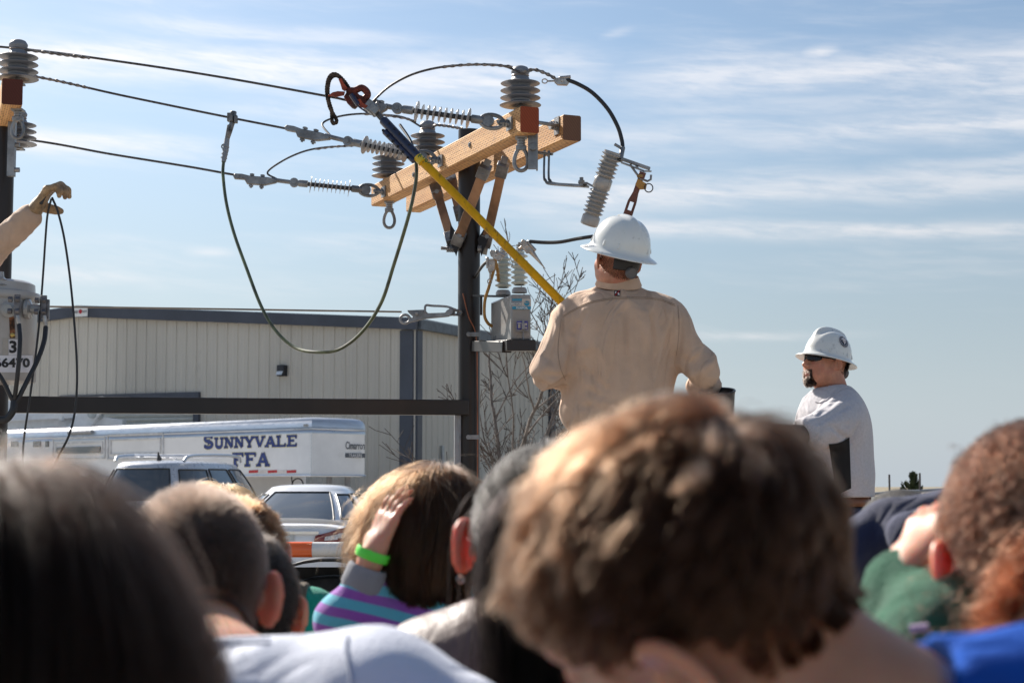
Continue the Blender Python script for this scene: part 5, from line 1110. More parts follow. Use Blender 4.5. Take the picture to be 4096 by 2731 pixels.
def hand(S, wr, d, n, L=.19, s=1.0, curl=(.5, .5, .5, .5), spread=.10, thumb=.6, side=1, k=.005, tl=1.0):
    """wrist, finger direction, palm normal (towards the palm side), side=+1 thumb on cross(d,n)"""
    wr, d, n = vv(wr), vv(d), vv(n); d /= np.linalg.norm(d); n -= d * (n @ d); n /= np.linalg.norm(n); t = np.cross(d, n) * side; s = s * L / .19
    S.cap(wr, wr + d * .03 * s, .026 * s, .028 * s, .02, (n, 1.35))
    for q in (-.028, -.009, .011, .028): S.cap(wr + d * .025 * s + t * q * .6 * s, wr + d * .085 * s + t * q * s, .017 * s, .0125 * s, .012 * s, (n, 1.15))
    for i, (q, ln, r0) in enumerate(((.029, .070, .0098), (.010, .078, .0102), (-.010, .072, .0098), (-.028, .056, .0086))):
        a = wr + d * .088 * s + t * q * s; dd = d + t * spread * (q / .03); dd /= np.linalg.norm(dd); c = curl[i]; p = a; ang = 0
        for j, fr in enumerate((.44, .31, .25)):
            ang += c * (.6, 1.0, .7)[j]; e = dd * math.cos(ang) + n * math.sin(ang); p2 = p + e * ln * fr * s; S.cap(p, p2, r0 * (1 - .12 * j) * s, r0 * (.92 - .12 * j) * s, k * s); p = p2
    a = wr + d * .03 * s + t * .028 * s; e = d * .55 + t * .75 + n * thumb; e /= np.linalg.norm(e); p = a + e * .045 * s * tl; S.cap(a, p, .0155 * s, .0125 * s, .012 * s)
    e2 = d * .8 + t * .25 + n * (thumb + .3); e2 /= np.linalg.norm(e2); p2 = p + e2 * .032 * s * tl; S.cap(p, p2, .0115 * s, .0105 * s, k * s); e3 = d * .85 + n * (thumb + .4); e3 /= np.linalg.norm(e3); S.cap(p2, p2 + e3 * .024 * s * tl, .0105 * s, .009 * s, k * s)
# ------------------------------------------------------------------ hair
def hair_mat(name, col, rough=.3, var=.25, tips=None, ior=1.28):
    if name in MATS: return MATS[name]
    m = bpy.data.materials.new(name); m.use_nodes = True; t = m.node_tree; t.nodes.clear(); o = t.nodes.new('ShaderNodeOutputMaterial')
    h = t.nodes.new('ShaderNodeBsdfHairPrincipled'); h.parametrization = 'COLOR'; hi = t.nodes.new('ShaderNodeHairInfo'); rnd = E(t, hi.outputs['Random']); ic = E(t, hi.outputs['Intercept'])
    c = mixc(t, rnd, tuple(x * (1 - var) for x in col), tuple(min(1, x * (1 + var)) for x in col))
    if tips: c = mixc(t, (ic * rnd.ss(.1, .8)), c, tips)
    t.links.new(c, h.inputs['Color']); h.inputs['Roughness'].default_value = rough; h.inputs['Radial Roughness'].default_value = .35; h.inputs['Coat'].default_value = 0.0; h.inputs['IOR'].default_value = ior
    t.links.new(h.outputs[0], o.inputs['Surface']); MATS[name] = m; return m
def strands(name, P, rad, mat, parent):
    """P: (n, k, 3) world points"""
    n, k, _ = P.shape; hc = bpy.data.hair_curves.new(name); hc.add_curves([k] * n); P = P - np.array(world_of(parent).translation)
    hc.attributes['position'].data.foreach_set('vector', P.astype(np.float32).ravel())
    a = hc.attributes.get('radius') or hc.attributes.new('radius', 'FLOAT', 'POINT'); a.data.foreach_set('value', np.broadcast_to(rad * .62, (n, k)).astype(np.float32).ravel())
    hc.materials.append(mat); o = bpy.data.objects.new(name, hc); COL.objects.link(o); o.parent = parent; return o
def scalp(S, H, Q, s, region, n, seed=1):
    """points on field S around the head where region(local)=True"""
    n = int(n * 1.75); r = np.random.default_rng(seed); out = []; tot = 0
    while tot < n:
        d = r.normal(size=(n * 3, 3)); d /= np.linalg.norm(d, axis=1, keepdims=True); loc = d * vv((.078, .1, .09)) * s + vv((0, -.012, .025)) * s; P = vv(H) + loc @ Q.T
        for _ in range(4): P = P - S.grad(P) * S(P)[:, None] * .9
        loc = ((P - vv(H)) @ Q) / s; k = region(loc); out.append(P[k]); tot += k.sum()
    return np.concatenate(out)[:n]
def grow(S, P0, steps, length, comb_f, grav=.0, lift=.5, lift_decay=.5, clump=0, clump_amt=.6, rough=.15, curl=0.0, curl_f=60., lenvar=.3, minoff=.002, seed=1, extra=None, stiff=.5):
    r = np.random.default_rng(seed); n = len(P0); N0 = S.grad(P0); Ln = length * (1 - lenvar * r.uniform(0, 1, n)) if np.isscalar(length) else length; h = (Ln / (steps - 1))[:, None]
    pts = [P0]; P = P0.copy(); D = N0.copy(); w_ = np.ones(n) * lift
    rn = r.normal(size=(n, 3)) * rough
    for i in range(steps - 1):
        Nn = S.grad(P); C = comb_f(P); C = C - Nn * (C * Nn).sum(1, keepdims=True) * .8; C /= np.maximum(np.linalg.norm(C, axis=1, keepdims=True), 1e-6)
        T = C + Nn * (lift * lift_decay ** i) + rn + vv((0, 0, -grav * (i + 1) / steps)); T /= np.linalg.norm(T, axis=1, keepdims=True)
        D = D * stiff * (0.3 if i == 0 else 1) + T; D /= np.linalg.norm(D, axis=1, keepdims=True); P = P + D * h; f = S(P); m = minoff * (1 + i * .35)
        pen = np.maximum(0, m - f); P = P + Nn * pen[:, None]
        if extra is not None: P = extra(P, i)
        pts.append(P.copy())
    A = np.stack(pts, 1)
    if clump:
        ci = r.choice(n, clump, replace=False); best = np.zeros(n, int)
        for i in range(0, n, 2000):
            d = ((P0[i:i + 2000, None, :] - P0[ci][None]) ** 2).sum(2); best[i:i + 2000] = d.argmin(1)
        C = A[ci[best]]; t = (np.linspace(0, 1, steps) ** .8)[None, :, None] * clump_amt * r.uniform(.6, 1.0, (n, 1, 1)); A = A * (1 - t) + C * t
        jit = r.normal(size=(n, 1, 3)) * .0006; A = A + jit * np.linspace(0, 1, steps)[None, :, None]
    if curl:
        ph = (r.uniform(0, 6.28, clump or 1)[best] if clump else r.uniform(0, 6.28, n))[:, None] + r.normal(size=(n, 1)) * .25; s_ = np.linspace(0, 1, steps)[None] * Ln[:, None] * curl_f
        e1 = np.cross(A[:, -1] - A[:, 0], vv((.3, .9, .2))); e1 /= np.linalg.norm(e1, axis=1, keepdims=True); e2 = np.cross(A[:, -1] - A[:, 0], e1); e2 /= np.maximum(np.linalg.norm(e2, axis=1, keepdims=True), 1e-6)
        am = curl * np.minimum(1, np.linspace(0, 4, steps))[None]; A = A + (np.cos(s_ + ph) * am)[..., None] * e1[:, None] + (np.sin(s_ + ph) * am)[..., None] * e2[:, None]
    return A
def rads(steps, r0, r1=None): return np.linspace(1, (r1 if r1 is not None else r0 * .4) / r0, steps)[None] * r0
# ------------------------------------------------------------------ people
def A(px, py, Yd): return np.array(at(px, py, Yd))
UP = vv((0, 0, 1))
def skel(H, z0, yaw, s=1.0, sw=.19, drop=.15, base=None, shdrop=.05, **ov):
    F = frm(yaw); r, f = F[:, 0], F[:, 1]; Ht = H[2] - z0 + .12 * s; b = vv((H[0], H[1], 0)) if base is None else vv((base[0], base[1], 0)); b[2] = z0
    J = dict(s=s, r=r, f=f, Ht=Ht, z0=z0, sw=sw); J['nb'] = H - UP * drop * s - f * .035 * s
    zp = z0 + .50 * Ht; J['pel'] = b + UP * .50 * Ht; J['ch'] = J['nb'] * .72 + J['pel'] * .28 + f * .02 * s; J['wa'] = J['nb'] * .3 + J['pel'] * .7
    for n, q in (('L', -1), ('R', 1)):
        sh = J['nb'] + r * q * sw * s - UP * shdrop * s; J['sh' + n] = sh; J['el' + n] = sh + r * q * .05 * s - UP * .29 * s; J['wr' + n] = J['el' + n] + f * .07 * s - UP * .24 * s + r * q * .01
        J['hp' + n] = J['pel'] + r * q * .085 * s - UP * .03; J['kn' + n] = b + r * q * .10 * s + UP * .27 * Ht + f * .02; J['an' + n] = b + r * q * .11 * s + UP * .05 * Ht
    for k, v in ov.items(): J[k] = vv(v)
    for n, q in (('L', -1), ('R', 1)):
        J.setdefault('hd' + n, (J['wr' + n] - J['el' + n])); J.setdefault('hn' + n, -r * q)
    return J
def torso(S, J, e=0.0, arms=(1.0, 1.0), fat=1.0, arm_r=1.0, k=.05):
    s = J['s']; sw = J['sw'] / .19; M = np.stack([J['r'], np.cross(UP, J['r']), UP], 1)
    S.ell(J['ch'], vv((.165 * sw, .115 * fat, .19)) * s + e, M, .02); S.ell(J['wa'], vv((.145 * sw * fat, .115 * fat, .17)) * s + e, M, .09); S.ell(J['pel'], vv((.155 * sw * fat, .12 * fat, .14)) * s + e, M, .07)
    for n, a in zip('LR', arms):
        sh, el, wr = J['sh' + n], J['el' + n], J['wr' + n]; S.cap(J['nb'] - UP * .03 * s, sh, .055 * s + e, .052 * s + e, .05); R_ = arm_r
        S.cap(sh, el, (.052 * s) * R_ + e, (.042 * s) * R_ + e, .035)
        if a > .5: S.cap(el, el + (wr - el) * min(1, (a - .5) * 2), (.042 * s) * R_ + e, (.042 - .012 * (a - .5) * 2) * s * R_ + e * .9, .02)
def folds(amp, seed, Ks=(14, 14, 5), sharp=True):
    r = np.random.default_rng(seed); K = r.normal(size=(4, 3)) * vv(Ks); ph = r.uniform(0, 6.28, 4); K2 = r.normal(size=(3, 3)) * 7; p2 = r.uniform(0, 6.28, 3)
    def fn(P, f):
        m = np.abs(f) < .06; Q = P[m]; w = np.sin(Q @ K2.T + p2).sum(1) * .8; n = np.sin(Q @ K.T + ph + w[:, None]).sum(1) * .5
        d = (1 - np.abs(n)) ** 2 if sharp else n * .6; f = f.copy(); f[m] -= amp * (np.clip(d, -1, 1) - .35); return f
    return fn
def arm_folds(J, n, amp, freq=55, seed=0):
    el = J['el' + n]; sh = J['sh' + n]; wr = J['wr' + n]; r = np.random.default_rng(seed); K = r.normal(size=3) * 14
    def fn(P, f):
        m = np.abs(f) < .05; Q = P[m]; d = np.linalg.norm(Q - el, axis=1); g = np.exp(-(d / .11) ** 2); ax = (wr - sh); ax = ax / np.linalg.norm(ax)
        f = f.copy(); f[m] -= amp * g * np.sin((Q @ ax) * freq + np.sin(Q @ K) * 1.6 + np.sin(Q @ K[::-1]) * 1.2); return f
    return fn
def mk_person(loc, label, group=None): return empty('person', loc, label, 'person', group)
def bounds(pts, pad): p = np.array(pts); return p.min(0) - pad, p.max(0) + pad
def march(S, px, py, t0=.3, t1=12, off=0.0):
    o = vv((0, 0, CAMZ)); d = A(px, py, 1.0) - o; d /= np.linalg.norm(d); t = t0
    for _ in range(160):
        p = o + d * t; f = S(p[None])[0] - off
        if f < .0004: break
        t += max(f * .6, .0004)
        if t > t1: return None
    return p
def denim(name, col): return pm(name, col, .85, var=.2, vscale=30, bump=.3, bscale=160)
def legs(root, J, mat, shoe):
    S = SD(); s = J['s']; M = np.stack([J['r'], np.cross(UP, J['r']), UP], 1); S.ell(J['pel'], vv((.16, .125, .12)) * s * 1.03, M, .02)
    for n in 'LR': S.cap(J['hp' + n], J['kn' + n], .088 * s, .062 * s, .05); S.cap(J['kn' + n], J['an' + n], .062 * s, .055 * s, .03)
    S.fn(folds(.004, 3)); lo, hi = bounds([J['pel'] + UP * .1, J['pel'], J['anL'], J['anR'], J['hpL'], J['hpR']], .2); hi[2] = J['pel'][2] + .06 * s; S.plane(J['pel'] + UP * .05 * s, UP); sdf_obj('trousers', S, lo, hi, .014, mat, root)
    for n in 'LR':
        m = MB(); a = Vector(J['an' + n]); f = Vector(J['f']); a.z = J['z0'] + .045; m.tube([a - f * .06, a - f * .03, a + f * .06, a + f * .15, a + f * .19], [.03, .045, .045, .036, .02], 12); m.build('shoe', shoe, root)
JEANS = denim('blue_denim', (.035, .05, .10)); KHAKI = pm('khaki_trousers', (.30, .24, .16), .85, bump=.3, bscale=150); SHOE = pm('dark_shoe', (.03, .028, .026), .6)
def cloth(name, col, wr=.6, ws=7.0, **k):
    if name in MATS: return MATS[name]
    a = dict(rough=.88, var=.07, vscale=9, bump=.35, bscale=300, sheen=.1); a.update(k); m = pm(name, col, **a); t = m.node_tree
    bn = [n for n in t.nodes if n.type == 'BUMP'][0]; b2 = t.nodes.new('ShaderNodeBump'); b2.inputs['Strength'].default_value = wr; b2.inputs['Distance'].default_value = .05
    tc_ = t.nodes.new('ShaderNodeTexCoord'); mp = t.nodes.new('ShaderNodeMapping'); mp.inputs['Scale'].default_value = (1, 1, .38); t.links.new(tc_.outputs['Object'], mp.inputs[0])
    n = noise(t, mp.outputs[0], ws, 2.0, .5, .9); t.links.new((((n - .5).f('ABSOLUTE')) * 1.6).k, b2.inputs['Height']); t.links.new(b2.outputs[0], bn.inputs['Normal']); return m
def person(label, H, Q, J, skin, s, shirt_mat, group=None, h=.006, arms=(1., 1.), fat=1.0, e=.014, fold=(.006, 1), hands='LR', kid=True, neck_r=.05, collar_r=.062, hs=1.0, curl=.5, sh_h=None, extra_shirt=None, hems=True, jaw=1.0, trousers=None, armr=1.0, glove=None, shirt_name='shirt', neck_cut=True, body_arms=True, detail=True, ncut=.01):
    root = mk_person(Vector((J['pel'][0], J['pel'][1], J['z0'])), label, group)
    S = SD(); L = add_head(S, H, Q, s, neck=J['nb'] + UP * .0, nr=neck_r, jaw=jaw, detail=detail); HS = S
    B = SD(); B.ops = list(S.ops); hidden = {}
    torso(B, dict(J), -.006, (1., 1.), fat)
    for n in hands: hand(B, J['wr' + n], J['hd' + n], J['hn' + n], .175 * J['s'] * hs / 1.0, 1.0, (curl,) * 4, side=(1 if n == 'L' else -1) * J.get('side' + n, 1))
    cut = J['ch'][2] - .12 * J['s']; pts = [H + Q[:, 2] * .14, H + Q[:, 1] * .14, H - Q[:, 1] * .13, H + Q[:, 0] * .1, H - Q[:, 0] * .1, J['nb'], J['shL'], J['shR']] + [J[k + n] for k in ('el', 'wr') for n in 'LR'] + [J['wr' + n] + J['hd' + n] / np.linalg.norm(J['hd' + n]) * .19 for n in hands]
    lo, hi = bounds(pts, .07 * J['s'])
    B.fn(lambda P, f: smax(f, np.minimum(cut - P[:, 2], np.linalg.norm((P - J['pel'])[:, :2], axis=1) - .14), .01))
    body = sdf_obj('body', B, lo, hi, h, skin, root)
    C = SD(); torso(C, J, e, arms, fat, armr)
    C.fn(folds(fold[0], fold[1])) if fold[0] else None
    for n in 'LR': C.fn(arm_folds(J, n, fold[0] * .9, seed=fold[1]))
    if extra_shirt: extra_shirt(C)
    if neck_cut: C.scap(J['nb'] + (H - J['nb']) * .06 * 0 + UP * ncut, J['nb'] + (L(0, -.02, -.05) - J['nb']) * 1.2, collar_r, collar_r * 1.15, .004)
    if hems: C.plane(J['hem'] if 'hem' in J else J['pel'] - UP * .05 * J['s'], -UP)
    lo, hi = bounds([J['shL'], J['shR'], J['nb'], J['pel'], J['wa'], J['ch']] + [J[k + n] for k in ('el', 'wr') for n in 'LR'], .17 * J['s'] * fat + e)
    sob = sdf_obj(shirt_name, C, lo, hi, sh_h or h * 1.4, shirt_mat, root)
    legs(root, J, trousers or JEANS, SHOE)
    return root, S, C, L, B
def cap_mesh(root, S, H, Q, s, off, cuts, mat, h=.006, name='hair', lump=0.0, seed=4, rad=.16):
    C = SD(); C.ops = [o for o in S.ops][:3]; w = wob(seed, 55)
    C.fn(lambda P, f: f - off - (lump * w(P) if lump else 0))
    for (p, n) in cuts: nn = Q @ vv(n); C.plane(H + Q @ (vv(p) * s), nn / np.linalg.norm(nn), .006)
    return sdf_obj(name, C, H - rad * s, H + rad * s, h, mat, root), C
# hard hat -----------------------------------------------------------------------
HATW = pm('white_hard_hat', (.68, .69, .66), .25, var=.03, vscale=3, coat=.5, dirt=((.30, .29, .27), 26, .585, .6), bump=.05, bscale=12)
def hard_hat(root, H, Q, s=1.0, z0=.035, a=.125, b=.142, hh=.150, brim=.037, ridge=.007, dz_front=0.0):
    Qm = Matrix([list(q) for q in Q]); P0 = Vector(H); m = MB(); N = 96
    def pt(t, r_, z): return P0 + Qm @ Vector((math.cos(t) * r_[0], math.sin(t) * r_[1] - .008 * s, (z0 + z) * s))
    def dome(v, t, off=0.0):
        """v 0 rim .. 1 top"""
        ph = v * math.pi / 2; c = math.cos(ph) ** .80; x = math.cos(t) * (a + off) * c * s; y = math.sin(t) * (b + off) * c * s; z = (hh + off) * math.sin(ph) ** .92
        rg = 0
        if ridge:
            w_ = math.exp(-(x / (.019 * s)) ** 4) * min(1, max(0, (v - .38) / .25)); rg = ridge * w_ * (1.0 if y > -.06 else max(0, 1 - (-.06 - y) / .05))
            side = math.exp(-((abs(x) - .038 * s) / (.010 * s)) ** 2) * min(1, max(0, (v - .35) / .25)) * .35; rg -= ridge * side
        q = pt(0, (0, 0), 0); n_ = Vector((x, y, z * s * 1.0)).normalized(); return P0 + Qm @ (Vector((x, y - .008 * s, (z0 + z) * s)) + n_ * rg * s)
    rows = []
    def brimrow(r_, z, thick=0): return [pt(2 * math.pi * j / N, ((a + r_) * s, (b + r_ * (1.15 if math.sin(2 * math.pi * j / N) > 0 else 1)) * s), z - .008 * math.sin(2 * math.pi * j / N) * 0) for j in range(N)]
    rows += [[dome(v, 2 * math.pi * j / N, -.004) for j in range(N)] for v in (.98, .8, .5, .2, .05)]
    rows += [brimrow(.0, -.006), brimrow(brim * .5, -.012), brimrow(brim, -.022), brimrow(brim + .003, -.020), brimrow(brim + .002, -.0165), brimrow(brim * .6, -.008), brimrow(brim * .25, -.002), brimrow(.004, .004)]
    rows += [[dome(v, 2 * math.pi * j / N) for j in range(N)] for v in (.06, .12, .2, .3, .4, .47, .53, .6, .66, .72, .78, .84, .89, .94, .97, .995)]
    m.grid(rows, True); hat = m.build('hard_hat', HATW, root, sharp=55)
    # moulded lugs along the sides
    m = MB()
    for t in (R(205), R(335), R(-90 + 35), R(-90 - 35), R(155), R(25)):
        p0, p1 = Vector(dome(.05, t, .001)), Vector(dome(.42, t, .0)); m.tube([p0, p0.lerp(p1, .25), p0.lerp(p1, .26), p1], [.0055, .0055, .0035, .0012], 8)
    m.build('moulded_rib', HATW, hat)
    return hat, dome
# suspension band behind the head
def suspension(root, H, Q, s, knob=True):
    Qm = Matrix([list(q) for q in Q]); P0 = Vector(H); m = MB()
    rows = [[P0 + Qm @ (Vector((math.cos(t) * r_, math.sin(t) * r_ * 1.2 - .012, z)) * s) for t in np.linspace(R(228), R(312), 26)] for r_, z in ((.088, .035), (.0885, -.002), (.0855, -.020), (.080, -.023))]
    m.grid(rows); b = m.build('hat_suspension', pm('suspension_black', (.018, .016, .016), .6), root, solid=.003)
    if knob:
        m = MB(); c = P0 + Qm @ (Vector((.012, -.121, -.030)) * s); ax = Qm @ Vector((.1, -1, -.12)); m.lathe(c, ax.normalized(), [(0, -.012), (.024 * s, -.01), (.025 * s, .006), (.022 * s, .010), (.020 * s, .007), (0, .008)], 24); m.build('ratchet_knob', pm('knob_grey', (.11, .105, .11), .5), b)
BLACKRUB = pm('black_rubber', (.02, .019, .020), .42, var=.1, spec=.5)
LEATH = pm('tan_glove_leather', (.42, .27, .14), .6, var=.25, vscale=22, bump=.3, bscale=120, dirt=((.06, .045, .035), 16, .58, .7))
# ---- lineman in the tan shirt (man one)
TANS = cloth('tan_work_shirt', (.57, .39, .275), wr=.8, ws=6.5, var=.05, bump=.25, bscale=420)
H1 = A(2466, 1046, 6.93); Q1 = frm(24, 14, 3); Z1 = .755
J1 = skel(H1, Z1, 6, 1.02, .205, base=A(2490, 1700, 6.98), nb=A(2478, 1163, 7.0), shL=A(2290, 1288, 6.98), shR=A(2662, 1288, 6.98),
          elL=A(2188, 1482, 6.92), wrL=A(2400, 1400, 7.17), elR=A(2812, 1488, 6.95), wrR=A(2880, 1640, 7.1))
gl = Vector(HS0) - hd * .17; gr = Vector(HS0) - hd * .74                  # grips on the stick
J1['wrL'] = np.array(gl) + vv((-.06, -.045, -.06)); J1['hdL'] = vv((.35, .25, .6)); J1['hnL'] = vv((.4, .3, -.4))
J1['wrR'] = np.array(gr) + vv((.045, -.07, .09)); J1['hdR'] = vv((-.2, .5, -.6)); J1['hnR'] = vv((-.6, .2, -.5))
def ex1(C):
    C.ell(A(2470, 1500, 7.0), vv((.235, .135, .28)), None, .06); C.cap(A(2330, 1240, 7.0), A(2250, 1420, 6.97), .075, .085, .05); C.cap(A(2640, 1250, 7.0), A(2700, 1300, 6.98), .07, .065, .05)
    C.cap(A(2195, 1460, 6.93), A(2235, 1500, 7.05), .062, .058, .03)
    C.ell(A(2340, 1650, 6.98), vv((.105, .11, .09)), None, .05)
    # long drape creases
    for (x0, y0, x1, y1, r_) in ((2655, 1285, 2700, 1560, .012), (2240, 1330, 2215, 1470, .008), (2275, 1290, 2245, 1400, .007), (2340, 1250, 2300, 1330, .007), (2420, 1230, 2400, 1400, .006), (2500, 1230, 2505, 1480, .006), (2600, 1230, 2625, 1500, .009), (2350, 1560, 2450, 1600, .010), (2330, 1480, 2440, 1570, .010), (2315, 1620, 2420, 1640, .009), (2725, 1290, 2712, 1400, .008), (2440, 1480, 2455, 1620, .006), (2560, 1440, 2600, 1600, .007), (2180, 1420, 2230, 1460, .007), (2175, 1500, 2250, 1505, .008), (2310, 1300, 2275, 1480, .010), (2365, 1385, 2372, 1500, .008), (2560, 1300, 2575, 1420, .010), (2295, 1330, 2250, 1300, .007)):
        p, q = march(C, x0, y0, 6), march(C, x1, y1, 6)
        if p is not None and q is not None: C.scap(p - vv((0, .006, 0)), q - vv((0, .006, 0)), r_, r_ * .8, .02)
p1, S1_, C1, L1, B1 = person('man in tan work shirt and white hard hat, back turned, raising the yellow stick', H1, Q1, J1, SKIN, 1.02, TANS, h=.006, arms=(1.0, .95), e=.020, fold=(.015, 21), hands='LR', kid=False, neck_r=.060, collar_r=.070, sh_h=.0075, extra_shirt=ex1, trousers=KHAKI, armr=1.14, curl=1.15, hs=1.12, jaw=1.08)
hat1, dome1 = hard_hat(p1, H1, frm(24, 17, 6), .95, z0=.050); suspension(p1, H1, Q1, 1.0)
m = MB(); rows = []
Cq = frm(6, 8, 0); nbc = A(2474, 1127, 6.975)
for (r_, z) in ((.070, -.022), (.067, .0), (.064, .022), (.068, .024), (.080, -.012), (.078, -.020)): rows.append([Vector(nbc + Cq @ vv((math.cos(t) * r_ * 1.20, math.sin(t) * r_ * 1.34, z + .012 * math.sin(t)))) for t in np.linspace(0, 2 * math.pi, 41)[:-1]])
m.grid(rows, True); m.build('collar', TANS, p1, sharp=60)
SEAM = pm('shirt_seam_thread', (.38, .27, .19), .8)
def seam(root, C, pts, r=.0014, name='seam', mat=SEAM, dbl=.006, t0=6.0):
    mm_ = MB(); P = spline([Vector((x, y, 0)) for x, y in pts], 10)
    for d_ in ((0, dbl * 900) if dbl else (0,)):
        q = [march(C, p.x, p.y + d_, t0) for p in P]; q = [Vector(x) + V(0, -.0006, 0) for x in q if x is not None]
        if len(q) > 2: mm_.tube(q, r, 5)
    return mm_.build(name, mat, root)
seam(p1, C1, [(2252, 1262), (2300, 1235), (2360, 1208), (2450, 1192), (2560, 1188), (2640, 1196), (2700, 1218)])
seam(p1, C1, [(2245, 1275), (2238, 1330), (2232, 1400), (2242, 1470), (2262, 1520)], dbl=0)
seam(p1, C1, [(2712, 1222), (2716, 1290), (2714, 1350), (2706, 1420)], dbl=0)
def decal(root, C, px0, px1, py0, py1, mat, off, name, n=4, t0=6.0):
    m_ = MB(); g_ = [[march(C, px0 + (px1 - px0) * j / n, py0 + (py1 - py0) * i / n, t0, off=off) for j in range(n + 1)] for i in range(n + 1)]
    m_.grid([[Vector(p) for p in r_] for r_ in g_]); return m_.build(name, mat, root)
pt_ = decal(p1, C1, 2457, 2481, 1161, 1184, pm('patch_black', (.02, .015, .02), .7), .002, 'chest_patch')
pt_.name = 'back_patch'
m = MB(); c0_ = Vector(march(C1, 2463, 1173, 6, off=.004)); lettering(m, 'F', .013, c0_ + V(0, 0, -.001), Matrix.Identity(3), .0004); c1_ = Vector(march(C1, 2475, 1180, 6, off=.004)); lettering(m, 'R', .013, c1_ + V(0, 0, 0), Matrix.Identity(3), .0004); m.build('patch_letters', LW, pt_)
m = MB(); m.bar(Vector(march(C1, 2461, 1181, 6, off=.004)), Vector(march(C1, 2477, 1163, 6, off=.004)), .003, .001, (0, -1, 0)); m.build('patch_bolt', pm('patch_red', (.55, .02, .02), .6), pt_)
# short grey-brown hair on the nape
def nape_region(l): return (l[:, 2] < .02) & (l[:, 2] > -.075 - l[:, 1] * .2) & (l[:, 1] < .012) & (np.abs(l[:, 0]) < .082) & (l[:, 2] > -.05 + (l[:, 1] + .06) * .55)
R0 = scalp(S1_, H1, Q1, 1.02, nape_region, 3000, 3)
Hs = grow(S1_, R0, 4, .012, lambda P: np.tile(-Q1[:, 2], (len(P), 1)), lift=.5, rough=.3)
strands('hair', Hs, rads(4, .00045), hair_mat('short_dark_hair', (.06, .035, .025), .35), p1)
# black rubber sleeve cuff on the right forearm and gloves
def cuff(root, a, d, r0, r1, L_, name='glove_cuff'):
    m_ = MB(); m_.lathe(a, d, [(r0 * .5, .05), (r0 - .004, .01), (r0 - .003, 0), (r0 + .003, -.002), (r0 + .005, .002), (r0 + .002, .008), (r0, .02), (r1, L_)], 36); return m_.build(name, BLACKRUB, root)
cf = V(*(A(2868, 1562, 6.98))); cdn = V(.05, .22, -1).normalized(); cuff(p1, cf, cdn, .072, .055, .28)
G1 = SD(); hand(G1, J1['wrR'], J1['hdR'], J1['hnR'], .205, 1.12, (1.15,) * 4, side=-1); sdf_obj('rubber_glove', G1, J1['wrR'] - .2, J1['wrR'] + .2, .006, BLACKRUB, p1)
G1 = SD(); hand(G1, J1['wrL'], J1['hdL'], J1['hnL'], .205, 1.12, (1.15,) * 4, side=1); sdf_obj('rubber_glove', G1, J1['wrL'] - .2, J1['wrL'] + .2, .006, BLACKRUB, p1)

# ---- man two: grey T-shirt, sunglasses, goatee
GTEE = cloth('heather_grey_tee', (.50, .485, .51), wr=.6, ws=6.0, var=.05, vscale=90, bump=.2, bscale=500)
Y2 = 8.45; H2 = A(3300, 1452, Y2); Q2 = frm(114, 8, 0); s2 = 1.05
J2 = skel(H2, .40, 100, 1.08, .19, base=A(3350, 1900, Y2), nb=A(3348, 1632, Y2 + .02), shL=A(3370, 1690, Y2 - .19), shR=A(3350, 1690, Y2 + .22), elL=A(3160, 1752, Y2 - .36), wrL=A(2960, 1740, Y2 - .45), elR=A(3200, 1800, Y2 + .25), wrR=A(3050, 1780, Y2 + .2))
J2['hem'] = A(3380, 1988, Y2); J2['hdL'] = vv((-1, .1, .1)); J2['hnL'] = vv((0, 0, -1)); J2['hdR'] = vv((-1, .1, 0)); J2['hnR'] = vv((0, 0, -1))
def ex2(C):
    C.ell(A(3352, 1760, Y2), vv((.155, .23, .27)), None, .08); C.ell(A(3330, 1895, Y2), vv((.150, .20, .15)), None, .08)
    C.cap(A(3385, 1660, Y2 - .15), A(3235, 1735, Y2 - .32), .088, .062, .05); C.cap(A(3330, 1740, Y2 - .22), A(3222, 1760, Y2 - .33), .05, .045, .04)
    d = A(3120, 1765, Y2 - .38) - A(3300, 1720, Y2 - .28); C.plane(A(3212, 1745, Y2 - .34), d / np.linalg.norm(d))
    for (x0, y0, x1, y1, r_) in ((3345, 1600, 3270, 1660, .008), (3390, 1620, 3270, 1690, .010), (3400, 1770, 3320, 1700, .009), (3440, 1700, 3395, 1765, .010), (3395, 1700, 3280, 1715, .007)):
        p, q = march(C, x0, y0, 7), march(C, x1, y1, 7)
        if p is not None and q is not None: C.scap(p - vv((0, .004, 0)), q - vv((0, .004, 0)), r_, r_ * .7, .018)
p2, S2_, C2, L2_, B2 = person('man in grey T-shirt, white hard hat, wraparound sunglasses and grey goatee', H2, Q2, J2, SKIN, s2, GTEE, h=.0045, arms=(.98, .5), e=.018, fold=(.007, 8), hands='LR', kid=False, neck_r=.077, collar_r=.084, sh_h=.0075, extra_shirt=ex2, trousers=JEANS, armr=1.15, fat=1.25, curl=.3, jaw=1.22, ncut=-.005)
hat2, dome2 = hard_hat(p2, H2, frm(112, 13, 0), 1.0, z0=.028, a=.106, b=.122, hh=.138, brim=.032, ridge=.016); suspension(p2, H2, Q2, 1.06)
cuff(p2, V(*A(3214, 1742, Y2 - .34)), V(*(J2['wrL'] - J2['elL'])).normalized(), .052, .045, .26, 'arm_sleeve')
m = MB(); m.grid([[Vector(march(C2, 3315 + 30 * v_ + (83 - 23 * v_) * u_, 1775 + 205 * v_ - 28 * u_ + 10 * math.sin(u_ * 3.1) * (1 - v_), 7, off=.003)) for u_ in np.linspace(0, 1, 10)] for v_ in np.linspace(0, 1, 16)]); m.build('side_panel', pm('black_side_panel', (.012, .012, .013), .9), p2)
